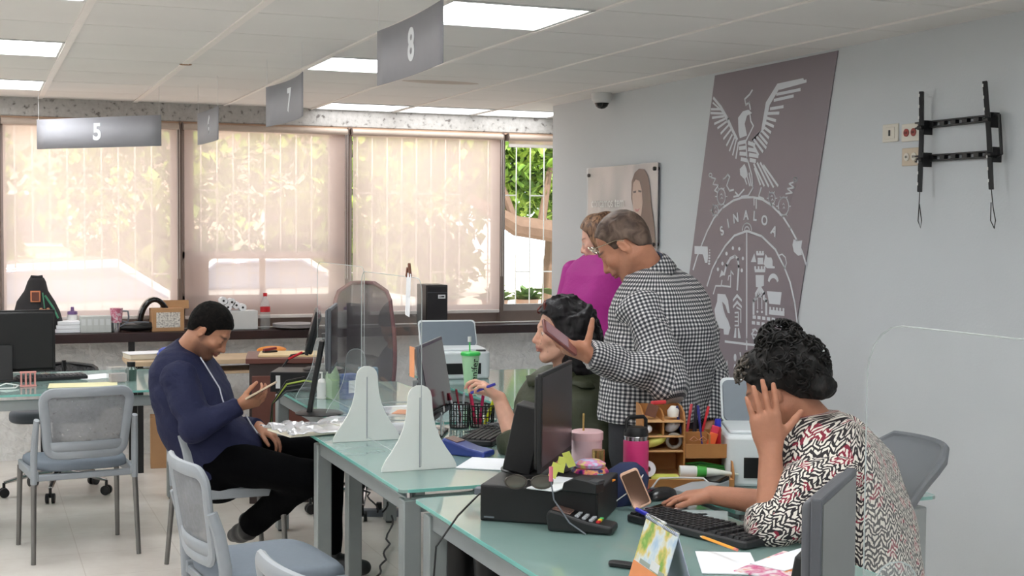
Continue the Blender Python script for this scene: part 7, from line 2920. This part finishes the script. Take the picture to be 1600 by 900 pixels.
    xa = lerp(RTh, Z3, 0.36)
    xa /= np.linalg.norm(xa)
    ya = FWh
    za = np.cross(xa, ya)
    R = Matrix([list(r_) for r_ in np.stack([xa, ya, za], 1)])
    MB().rbox((0, 0, 0), (0.145, 0.070, 0.008), 0.01, R).build('case', mat('tan_phone_case', (196, 176, 150), 0.5), ph, bev=0.002)
    MB().rbox((0, 0, 0), (0.138, 0.064, 0.001), 0.008, R, t=Vector(za * -0.0048)).build('screen', M_blackgl, ph)


man_navy()


# ------------------------------------------------------------------ woman in olive jacket
def woman_olive():
    d0 = 5.15
    base = A(J(900, 775, d0)) * A((1, 1, 0))
    t = person('person with dark wavy hair in olive green jacket seated, pen in hand, looking left', base)
    hf = -RTh * cos(rad(14)) - FWh * sin(rad(14))
    hd = Head(J(876, 520, d0 - 0.02), hf * 0.995 - Z3 * 0.03, Z3 + hf * 0.03, 0.97)
    tf = -RTh * 0.72 - FWh * 0.69
    rv = np.cross(tf, Z3)
    rv /= np.linalg.norm(rv)
    nb = J(884, 592, d0 + 0.02)
    lv = [(J(902, 780, d0), 0.19, 0.14, rv), (J(896, 725, d0), 0.165, 0.13, rv), (J(890, 672, d0), 0.175, 0.130, rv), (J(888, 635, d0), 0.185, 0.105, rv), (J(886, 612, d0 + .02), 0.15, 0.07, rv)]
    shR = J(838, 628, d0 + 0.06)
    shL = J(935, 630, d0 - 0.10)
    elR = J(806, 694, d0 - 0.16)
    wrR = J(780, 622, d0 - 0.10)
    elL = J(938, 712, d0 - 0.22)
    wrL = J(862, 722, d0 - 0.36)
    f = Fld()
    hd.add(f, nb, nr=(0.046, 0.052))
    torso(f, lv, -0.02)
    limb(f, [shR, elR, wrR], [0.045, 0.040, 0.026], tg=12)
    limb(f, [shL, elL, wrL], [0.045, 0.038, 0.026])
    hip = lv[0][0]
    for s_ in (-1, 1):
        h0 = A(hip) + rv * 0.09 * s_ - Z3 * 0.0
        kn = h0 + (-RTh * 0.38) * 1.0 - FWh * 0.12
        kn[2] = 0.50
        limb(f, [h0, kn, kn * A((1, 1, 0)) + Z3 * 0.09, kn * A((1, 1, 0)) + Z3 * 0.05 - RTh * 0.14], [0.08, 0.055, 0.04, 0.035])
    hand(f, wrR, -RTh * 0.62 + Z3 * 0.55 - FWh * 0.1, -Z3 * 0.80 - RTh * 0.55, -1, [0.55, 0.65, 0.75, 0.8], thumb=(0.7, 0.4, 0.5), sc=0.93)
    hand(f, wrL, -RTh * 0.9 - FWh * 0.2 - Z3 * 0.05, -Z3, 1, 0.3, sc=0.93)
    skin_mesh(t, f, hd, 0.0042, base, hexc(208, 160, 138), hexc(176, 104, 100), hexc(60, 42, 40), brow_r=0.8)

    def ex(g):
        W = hd.w
        g.cone(W((0, -0.060, 0.03)), W((0, -0.085, -0.13)), 0.095, 0.085, 0.04)
        g.cone(W((0.05, -0.035, 0.04)), W((0.075, -0.040, -0.12)), 0.055, 0.045, 0.03)
        g.cone(W((-0.05, -0.035, 0.04)), W((-0.075, -0.040, -0.12)), 0.055, 0.045, 0.03)
        g.cone(W((0.04, 0.02, 0.08)), W((0.074, 0.0, -0.02)), 0.035, 0.025, 0.03)
        g.cone(W((-0.04, 0.02, 0.08)), W((-0.074, 0.0, -0.02)), 0.035, 0.025, 0.03)
    mh = hair_mat('wavy_black_hair', (10, 9, 11), (32, 27, 31), 0.5, (45, 45, 14))
    ho, hv = hair_cap(hd, 0.020, [(-0.3, -0.22), (-0.03, -0.20), (0.012, -0.17), (0.020, -0.06), (0.035, 0.02), (0.055, 0.062), (0.075, 0.080), (0.12, 0.10)], extra=ex, h=0.005, disp=lambda P: wav(0.009, 60, 6, (1, 1, 0.45))(P) + wav(0.005, 140, 9, (1, 1, .5))(P), mat_=mh, t=t, base=base)
    rg = np.random.RandomState(4)
    cb = curls(rg, hd.w((0, -0.055, -0.01)), (0.098, 0.10, 0.125), 170, 0.08, 0.0055, hd.B, keep=lambda v: v[1] < 0.3, down=0.5, turns=0.9)
    cb.v = [p - Vector(base) for p in cb.v]
    cb.build('hair_curls', mh, t, ang=80)
    cb = curls(rg, hd.w((0, 0.03, 0.085)), (0.05, 0.05, 0.035), 14, 0.06, 0.006, hd.B, keep=lambda v: v[2] > 0.1, turns=0.6)
    cb.v = [p - Vector(base) for p in cb.v]
    cb.build('reddish_front_lock', hair_mat('reddish_hair', (84, 34, 28), (120, 56, 44), 0.4), t, ang=80)
    # jacket
    g = Fld()
    torso(g, lv, 0.014)
    limb(g, [shR, elR, lerp(elR, wrR, 0.22)], [0.064, 0.060, 0.056], 0, 0.03, cut_end=True)
    limb(g, [shL, elL, lerp(elL, wrL, 0.8)], [0.064, 0.056, 0.045], 0, 0.03, cut_end=True)
    g.cone(nb - Z3 * 0.03, nb + Z3 * 0.02, 0.085, 0.070, 0.03, 1, [(nb + Z3 * 0.004, Z3)])
    V, Fc = g.mesh(0.0055, disp=lambda P: wav(0.004, 34, 14, (1, 1, 0.5))(P))
    mo = cloth_mat('olive_jacket_cloth', (58, 62, 46), 0.5, 60, 0.25)
    mk_mesh('jacket', V, Fc, mo, t, base, smooth_it=2)
    # collar flaps laid on the chest
    for pts in (((846, 583), (822, 588), (826, 604), (850, 600), (862, 596)), ((898, 588), (922, 592), (930, 606), (908, 606), (890, 598))):
        q = [surf_at(V, u, v, lift=0.010) - Vector(base) for u, v in pts]
        MB().add(q, [tuple(range(len(q)))]).build('collar_flap', mo, t, solid=0.006)
    MB().tube([surf_at(V, u, v, lift=0.002) - Vector(base) for u, v in ((872, 606), (871, 640), (869, 680), (868, 720))], 0.003, 6).build('front_seam', mat('dark_olive_seam', (38, 40, 30), 0.7), t)
    g = Fld()
    torso(g, [(lv[0][0] - Z3 * 0.03, 0.185, 0.13, rv), (lv[0][0] + Z3 * 0.06, 0.18, 0.13, rv)])
    for s_ in (-1, 1):
        h0 = A(hip) + rv * 0.09 * s_
        kn = h0 + (-RTh * 0.38) - FWh * 0.12
        kn[2] = 0.50
        limb(g, [h0, kn, kn * A((1, 1, 0)) + Z3 * 0.10], [0.10, 0.078, 0.058], cut_end=True)
    finish('trousers', g, 0.009, M_black, t, base)
    for s_ in (-1, 1):
        h0 = A(hip) + rv * 0.09 * s_
        kn = (h0 - RTh * 0.38 - FWh * 0.12) * A((1, 1, 0))
        g = Fld()
        shoe(g, kn + Z3 * 0.04, kn + Z3 * 0.035 - RTh * 0.17, 0.04)
        finish('shoe', g, 0.008, M_black, t, base)
    # pen in the fingers
    a_, b_ = atd(736, 614, d0 - 0.13), atd(774, 600, d0 - 0.15)
    pn = T('pen', 'blue pen held by the woman in the olive jacket', 'pen', a_)
    MB().cyl((0, 0, 0), b_ - a_, 0.0055, seg=10).build('barrel', mat('blue_pen_barrel', (44, 40, 150), 0.35), pn)
    MB().cyl((0, 0, 0), (b_ - a_) * -0.06, 0.004, 0.001, seg=8).build('tip', M_greyd, pn)


woman_olive()


# ------------------------------------------------------------------ man in checked shirt
def man_check():
    d0 = 4.78
    base = A(J(1022, 660, d0)) * A((1, 1, 0))
    t = person('person in black and white checked shirt standing bowed over a phone', base)
    hh = -RTh * cos(rad(14)) + FWh * sin(rad(14))
    th = rad(40)
    hd = Head(J(976, 385, d0 - 0.02), hh * cos(th) - Z3 * sin(th), Z3 * cos(th) + hh * sin(th), 0.99)
    tf = -RTh * 0.80 + FWh * 0.60
    rv = np.cross(tf, Z3)
    rv /= np.linalg.norm(rv)
    nb = J(1018, 434, d0 + 0.01)
    lv = [(J(1022, 668, d0), 0.18, 0.125, rv), (J(1024, 620, d0), 0.175, 0.130, rv), (J(1028, 570, d0), 0.18, 0.135, rv), (J(1038, 520, d0), 0.19, 0.128, rv), (J(1036, 482, d0 + .01), 0.175, 0.095, rv), (J(1026, 456, d0 + .01), 0.105, 0.062, rv)]
    shL = J(1000, 488, d0 - 0.17)
    elL = J(1044, 592, d0 - 0.26)
    wrL = J(922, 556, d0 - 0.36)
    shR = J(1078, 496, d0 + 0.13)
    elR = J(1108, 582, d0 + 0.12)
    wrR = J(1112, 660, d0 + 0.02)
    hipL, hipR = A(lv[0][0]) - rv * 0.09, A(lv[0][0]) + rv * 0.09
    legs = []
    for hp_ in (hipL, hipR):
        kn = hp_ * A((1, 1, 0)) + Z3 * 0.48 + tf * 0.02
        an = hp_ * A((1, 1, 0)) + Z3 * 0.09
        legs.append((hp_, kn, an))
    f = Fld()
    hd.add(f, nb, nr=(0.058, 0.064), heavy=0.003)
    torso(f, lv, -0.02)
    limb(f, [shL, elL, wrL], [0.048, 0.042, 0.028])
    limb(f, [shR, elR, wrR], [0.048, 0.040, 0.028])
    for a, b, c in legs:
        limb(f, [a, b, c], [0.08, 0.055, 0.04])
    # phone hand: palm up/left, thumb raised
    pdir = -RTh * 0.88 + Z3 * 0.34
    hand(f, wrL, pdir, Z3 * 0.85 + FWh * 0.45, -1, [0.30, 0.34, 0.38, 0.42], thumb=(0.10, 0.45, 0.85), sc=1.05, thumb_curl=0.08)
    hand(f, wrR, -Z3 * 0.8 - RTh * 0.4, -RTh, -1, 0.5)
    skin_mesh(t, f, hd, 0.0042, base, hexc(178, 124, 98), hexc(150, 92, 82), hexc(60, 48, 44), stubble=0.15, stub_c=hexc(120, 92, 80), closed=True)
    mh = hair_mat('greying_short_hair', (66, 50, 42), (112, 94, 82), 0.6, (22, 22, 22))
    hair_cap(hd, 0.005, [(-0.12, -0.066), (-0.085, -0.060), (-0.045, -0.035), (-0.03, 0.012), (0.004, 0.018), (0.008, -0.025), (0.026, -0.022), (0.034, 0.050), (0.050, 0.078), (0.062, 0.090), (0.12, 0.12)], h=0.004, disp=wav(0.0010, 150, 13), mat_=mh, t=t, base=base)
    # shirt
    ms = check_mat()
    fr = (lv[0][0], Z3, 0.165, 0.0)
    g = Fld()
    torso(g, lv, 0.012, fr=fr)
    cd = hd.w((0, -0.03, -0.05)) - nb
    cd /= np.linalg.norm(cd)
    g.cone(nb - cd * 0.06, nb + cd * 0.02, 0.088, 0.072, 0.04, 1, [(nb + cd * 0.008, cd)], fr)
    V, Fc = g.mesh(0.005, disp=lambda P: wav(0.009, 27, 24, (1, 1, 0.5))(P) + wav(0.004, 70, 25)(P), cuts=(plane_cut(J(1022, 652, d0), -Z3),))
    mk_mesh('shirt', V, Fc, ms, t, base, uv=cloth_uv(g, V, Fc), smooth_it=1)
    g = Fld()
    limb(g, [lerp(shL, shR, 0.05), elL, wrL], [0.080, 0.068, 0.046], 0, 0.03, cut_end=True)
    V2, F2 = g.mesh(0.005, disp=lambda P: wav(0.010, 38, 26)(P) + wav(0.004, 80, 27)(P))
    mk_mesh('sleeve', V2, F2, ms, t, base, uv=cloth_uv(g, V2, F2), smooth_it=1)
    g = Fld()
    limb(g, [lerp(shR, shL, 0.08), elR, wrR], [0.074, 0.060, 0.046], 0, 0.03, cut_end=True)
    V3, F3 = g.mesh(0.0055, disp=lambda P: wav(0.006, 40, 28)(P))
    mk_mesh('sleeve', V3, F3, ms, t, base, uv=cloth_uv(g, V3, F3), smooth_it=1)
    # collar: band around the neck with a dark inner edge
    ax = hd.w((0, -0.03, -0.05)) - nb
    ax /= np.linalg.norm(ax)
    bx = np.cross(ax, FWh)
    bx /= np.linalg.norm(bx)
    by = np.cross(ax, bx)
    P = []
    for i in range(33):
        a = 2 * pi * i / 32
        rr = bx * cos(a) + by * sin(a)
        P.append([Vector(nb + rr * r_ + ax * z_ - base) for r_, z_ in ((0.066, 0.010), (0.064, 0.060), (0.070, 0.068), (0.084, 0.046), (0.096, 0.008))])
    MB().grid(P).build('collar', check_mat(True), t, solid=0.003)
    MB().tube([Vector(nb + (bx * cos(2 * pi * i / 32) + by * sin(2 * pi * i / 32)) * 0.0655 + ax * 0.062 - base) for i in range(32)], 0.006, 6, closed=True).build('collar_lining', mat('navy_lining', (46, 56, 78), 0.8), t)
    # trousers, shoes
    g = Fld()
    torso(g, [(lv[0][0] - Z3 * 0.06, 0.172, 0.115, rv), (lv[0][0] + Z3 * 0.06, 0.17, 0.12, rv)])
    for a, b, c in legs:
        limb(g, [a, b, c], [0.095, 0.075, 0.062], 0, 0.02, cut_end=True)
    finish('trousers', g, 0.008, cloth_mat('dark_grey_trousers', (52, 52, 56), 0.85), t, base, disp=wav(0.003, 30, 5))
    for a, b, c in legs:
        g = Fld()
        shoe(g, c * A((1, 1, 0)) + Z3 * 0.042, c * A((1, 1, 0)) + Z3 * 0.036 + tf * 0.17, 0.043)
        finish('shoe', g, 0.008, M_black, t, base)
    # glasses pushed onto the forehead
    gm = mat('thin_gold_frame', (190, 180, 160), 0.25, 0.8)
    for s_ in (-1, 1):
        pts = [Vector(hd.w((s_ * 0.033 + 0.026 * cos(a * pi / 8), 0.094 + 0.004 * sin(a * pi / 8), 0.058 + 0.019 * sin(a * pi / 8))) - base) for a in range(16)]
        ro = MB().tube(pts, 0.0018, 6, closed=True).build('glasses_rim', gm, t)
        MB().add(pts, [tuple(range(16))]).build('glasses_lens', clear_mat('lens_clear', (0.9, 0.92, 0.92), 0.2, gloss=0.2) if 'lens_clear' not in _mats else _mats['lens_clear'], ro)
        MB().tube([Vector(hd.w(p_) - base) for p_ in ((s_ * 0.060, 0.092, 0.060), (s_ * 0.078, 0.05, 0.045), (s_ * 0.082, 0.0, 0.028), (s_ * 0.078, -0.02, 0.01))], 0.0016, 6).build('glasses_temple', gm, t)
    MB().tube([Vector(hd.w(p_) - base) for p_ in ((-0.008, 0.098, 0.058), (0, 0.101, 0.062), (0.008, 0.098, 0.058))], 0.0016, 6).build('glasses_bridge', gm, t)
    # phone
    a_, b_ = atd(850, 509, d0 - 0.46), atd(898, 546, d0 - 0.40)
    pc = (a_ + b_) / 2
    ph = T('phone', 'phone held up by the man in the checked shirt', 'phone', pc)
    xa = A(b_ - a_)
    L = np.linalg.norm(xa)
    xa /= L
    ya = A((FWh + Z3 * 0.30 + RTh * 0.2))
    ya = ya - xa * (ya @ xa)
    ya /= np.linalg.norm(ya)
    za = np.cross(xa, ya)
    R = Matrix([list(r_) for r_ in np.stack([xa, ya, za], 1)])
    MB().rbox((0, 0, 0), (0.150, 0.072, 0.009), 0.01, R).build('case', mat('rose_brown_case', (120, 70, 66), 0.35), ph, bev=0.002)
    MB().rbox((0, 0, 0), (0.142, 0.066, 0.001), 0.008, R, t=Vector(za * -0.0052)).build('screen', M_blackgl, ph)
    MB().rbox((0, 0, 0), (0.10, 0.060, 0.001), 0.008, R, t=Vector(za * 0.0052 - xa * 0.015)).build('back_panel', mat('phone_back_mauve', (150, 118, 124), 0.2), ph)


man_check()


# ------------------------------------------------------------------ woman in magenta
def woman_magenta():
    d0 = 6.6
    base = A(J(935, 560, d0)) * A((1, 1, 0))
    t = person('person with brown hair in magenta top standing behind the checked shirt', base)
    hf = -RTh * 0.95 + FWh * 0.2
    th = rad(20)
    hd = Head(J(938, 374, d0), hf * cos(th) - Z3 * sin(th), Z3 * cos(th) + hf * sin(th), 0.97)
    tf = -RTh * 0.75 - FWh * 0.66
    rv = np.cross(tf, Z3)
    rv /= np.linalg.norm(rv)
    nb = J(944, 406, d0)
    lv = [(J(935, 565, d0), 0.175, 0.12, rv), (J(934, 520, d0), 0.15, 0.11, rv), (J(933, 470, d0), 0.155, 0.11, rv), (J(937, 436, d0), 0.155, 0.085, rv), (J(941, 416, d0), 0.10, 0.05, rv)]
    shR, shL = J(893, 424, d0 + 0.1), J(980, 424, d0 - 0.1)
    elR, elL = J(878, 500, d0 + 0.05), J(985, 505, d0 - 0.15)
    wrR, wrL = J(900, 570, d0 - 0.2), J(960, 560, d0 - 0.3)
    f = Fld()
    hd.add(f, nb, nr=(0.046, 0.052))
    torso(f, lv, -0.02)
    limb(f, [shR, elR, wrR], [0.042, 0.036, 0.025])
    limb(f, [shL, elL, wrL], [0.042, 0.036, 0.025])
    hand(f, wrR, -RTh * 0.5 - Z3 * 0.6, -FWh, 1, 0.4, sc=0.93)
    hand(f, wrL, -RTh * 0.8 - Z3 * 0.3, -Z3, 1, 0.4, sc=0.93)
    legs = []
    for s_ in (-1, 1):
        hp_ = A(lv[0][0]) + rv * 0.085 * s_
        legs.append((hp_, hp_ * A((1, 1, 0)) + Z3 * 0.47, hp_ * A((1, 1, 0)) + Z3 * 0.09))
        limb(f, list(legs[-1]), [0.08, 0.055, 0.04])
    skin_mesh(t, f, hd, 0.005, base, hexc(214, 166, 146), hexc(176, 100, 100), hexc(80, 56, 44), brow_r=0.8)

    def ex(g):
        W = hd.w
        g.cone(W((0, -0.050, 0.03)), W((0, -0.075, -0.13)), 0.078, 0.062, 0.03)
        g.cone(W((0.055, 0.0, 0.05)), W((0.075, 0.0, -0.15)), 0.034, 0.028, 0.03)
        g.cone(W((-0.055, 0.0, 0.05)), W((-0.075, 0.0, -0.15)), 0.034, 0.028, 0.03)
    hair_cap(hd, 0.014, [(-0.3, -0.2), (-0.03, -0.2), (0.02, -0.18), (0.03, -0.05), (0.045, 0.05), (0.07, 0.082), (0.12, 0.1)], extra=ex, h=0.0055, disp=wav(0.004, 60, 6, (1, 1, 0.3)), mat_=hair_mat('brown_straight_hair', (82, 58, 46), (168, 128, 98), 0.4, (70, 70, 8)), t=t, base=base)
    g = Fld()
    torso(g, lv, 0.012)
    for a, b, c in ((lerp(shR, shL, 0.06), elR, wrR), (lerp(shL, shR, 0.06), elL, wrL)):
        s2 = Fld()
        limb(s2, [a, b, lerp(b, c, 0.6)], [0.060, 0.052, 0.046], 0, 0.03, cut_end=True)
        finish('sleeve', s2, 0.006, cloth_mat('magenta_cloth', (160, 40, 128), 0.6, 50, 0.2), t, base, disp=wav(0.004, 40, 45))
    finish('top', g, 0.006, cloth_mat('magenta_cloth', (160, 40, 128), 0.6, 50, 0.2), t, base, disp=wav(0.004, 30, 44, (1, 1, .4)), cuts=(plane_cut(J(935, 600, d0), -Z3),), smooth_it=2)
    g = Fld()
    torso(g, [(lv[0][0] - Z3 * 0.04, 0.165, 0.11, rv), (lv[0][0] + Z3 * 0.05, 0.16, 0.11, rv)])
    for q in legs:
        limb(g, list(q), [0.09, 0.07, 0.055], 0, 0.02, cut_end=True)
    finish('trousers', g, 0.009, M_black, t, base)
    for q in legs:
        g = Fld()
        c = q[2] * A((1, 1, 0))
        shoe(g, c + Z3 * 0.04, c + Z3 * 0.035 + tf * 0.16, 0.04)
        finish('shoe', g, 0.008, M_black, t, base)


woman_magenta()


# ------------------------------------------------------------------ woman in zigzag blouse
def woman_zigzag():
    d0 = 3.80
    base = A(J(1330, 900, d0)) * A((1, 1, 0))
    t = person('person with curly black hair in zigzag blouse leaning her head on one hand', base)
    hf = -RTh * 0.86 + FWh * 0.50
    hf /= np.linalg.norm(hf)
    th = rad(30)
    hd = Head(J(1219, 610, d0 + 0.0), hf * cos(th) - Z3 * sin(th), Z3 * cos(th) + hf * sin(th), 1.0)
    tf = -RTh * 0.88 + FWh * 0.45
    rv = np.cross(tf, Z3)
    rv /= np.linalg.norm(rv)
    nb = J(1276, 668, d0)
    lv = [(J(1335, 930, d0), 0.19, 0.14, rv), (J(1325, 860, d0), 0.18, 0.145, rv), (J(1310, 795, d0), 0.18, 0.140, rv), (J(1296, 740, d0), 0.185, 0.120, rv), (J(1286, 702, d0), 0.15, 0.080, rv)]
    shL = J(1310, 748, d0 - 0.18)
    elL = J(1205, 812, 3.60)
    wrL = J(1204, 702, 3.64)
    shR = J(1262, 722, d0 + 0.16)
    elR = J(1222, 790, d0 + 0.12)
    wrR = J(1112, 773, d0 + 0.24)
    f = Fld()
    hd.add(f, nb, nr=(0.052, 0.058), heavy=0.004)
    torso(f, lv, -0.02)
    limb(f, [shL, elL, wrL], [0.05, 0.042, 0.030], tg=12)
    limb(f, [shR, elR, wrR], [0.05, 0.042, 0.028], tg=12)
    hip = A(lv[0][0])
    legs = []
    for s_ in (-1, 1):
        h0 = hip + rv * 0.095 * s_
        kn = h0 + tf * 0.40
        kn[2] = 0.50
        legs.append((h0, kn, kn * A((1, 1, 0)) + Z3 * 0.09))
        limb(f, list(legs[-1]), [0.09, 0.06, 0.042])
    # left hand up against the temple: fingers upward, thumb towards the ear
    hand(f, wrL, Z3 * 0.93 - RTh * 0.17, FWh * 0.95 - RTh * 0.1, -1, [0.10, 0.12, 0.10, 0.12], spread=0.10, thumb=(0.55, 0.85, 0.15), sc=1.08, thumb_curl=0.06)
    # right hand over the mouse
    hand(f, wrR, -RTh * 0.97 - Z3 * 0.08 + FWh * 0.12, -Z3 * 0.95, 1, [0.30, 0.24, 0.30, 0.42], spread=0.14, thumb=(0.85, 0.45, 0.1), sc=0.95, thumb_curl=0.15)
    skin_mesh(t, f, hd, 0.0042, base, hexc(186, 130, 104), hexc(150, 84, 80), hexc(50, 36, 32), brow_r=0.9)
    mh = hair_mat('curly_black_hair', (9, 8, 8), (36, 32, 30), 0.6, (50, 50, 30))
    mg = hair_mat('curly_grey_streaked_hair', (30, 26, 24), (128, 118, 108), 0.5, (70, 70, 50))

    def ex(g):
        W = hd.w
        g.ell(W((0, -0.060, 0.105)), A((0.056, 0.055, 0.050)), hd.B, 0.03)
        g.ell(W((0, -0.10, 0.045)), A((0.075, 0.055, 0.07)), hd.B, 0.04)
        g.ell(W((0, -0.115, -0.03)), A((0.06, 0.035, 0.05)), hd.B, 0.04)
    hair_cap(hd, 0.014, [(-0.16, -0.085), (-0.10, -0.08), (-0.055, -0.045), (-0.03, 0.0), (0.004, 0.010), (0.02, 0.0), (0.034, 0.03), (0.055, 0.062), (0.075, 0.078), (0.12, 0.1)], extra=ex, h=0.0045, disp=lambda P: wav(0.005, 60, 16)(P) + wav(0.003, 140, 19)(P), mat_=mh, t=t, base=base)
    rg = np.random.RandomState(8)
    for nm, cen, r3, n, L, m_, kp in (('bun_curls', (0, -0.065, 0.120), (0.062, 0.060, 0.052), 170, 0.048, mh, lambda v: v[2] > -0.2),
                                      ('hair_curls', (0, -0.05, 0.04), (0.095, 0.115, 0.10), 300, 0.042, mh, lambda v: v[1] < 0.6 and v[2] > -0.75 and not (v[1] > 0.0 and v[2] < 0.1)),
                                      ('greying_front_curls', (0, 0.020, 0.070), (0.075, 0.072, 0.058), 120, 0.040, mg, lambda v: v[1] > 0.1 and v[2] > 0.15)):
        cb = curls(rg, hd.w(cen), r3, n, L, 0.0030, hd.B, keep=kp, turns=0.75)
        cb.v = [p - Vector(base) for p in cb.v]
        cb.build(nm, m_, t, ang=80)
    # blouse
    mz = zigzag_mat()
    fr = (lv[0][0], Z3, 0.19, 0.0)
    g = Fld()
    torso(g, lv, 0.014, fr=fr)
    g.cone(nb - Z3 * 0.04 + RTh * 0.0, nb, 0.09, 0.07, 0.03, 1, [(nb - Z3 * 0.005, Z3 * 0.75 - RTh * 0.65)], fr)
    V, Fc = g.mesh(0.0052, disp=lambda P: wav(0.008, 26, 34)(P), cuts=(plane_cut(J(1335, 955, d0), -Z3),))
    mk_mesh('blouse', V, Fc, mz, t, base, uv=cloth_uv(g, V, Fc), smooth_it=1)
    g = Fld()
    limb(g, [lerp(shL, shR, 0.06), lerp(shL, elL, 0.55), elL, lerp(elL, wrL, 0.16)], [0.080, 0.078, 0.068, 0.066], 0, 0.035, cut_end=True)
    V2, F2 = g.mesh(0.005, disp=lambda P: wav(0.009, 34, 36)(P))
    mk_mesh('sleeve', V2, F2, mz, t, base, uv=cloth_uv(g, V2, F2), smooth_it=1)
    g = Fld()
    limb(g, [lerp(shR, shL, 0.06), elR, lerp(elR, wrR, 0.10)], [0.08, 0.066, 0.060], 0, 0.035, cut_end=True)
    V3, F3 = g.mesh(0.0055, disp=lambda P: wav(0.005, 34, 37)(P))
    mk_mesh('sleeve', V3, F3, mz, t, base, uv=cloth_uv(g, V3, F3), smooth_it=1)
    g = Fld()
    torso(g, [(hip - Z3 * 0.02, 0.19, 0.145, rv), (hip + Z3 * 0.06, 0.19, 0.145, rv)])
    for q in legs:
        limb(g, list(q), [0.11, 0.08, 0.06], 0, 0.02, cut_end=True)
    finish('trousers', g, 0.009, M_black, t, base)
    for q in legs:
        g = Fld()
        c = q[2] * A((1, 1, 0))
        shoe(g, c + Z3 * 0.04, c + Z3 * 0.035 + tf * 0.16, 0.04)
        finish('shoe', g, 0.008, M_black, t, base)


woman_zigzag()
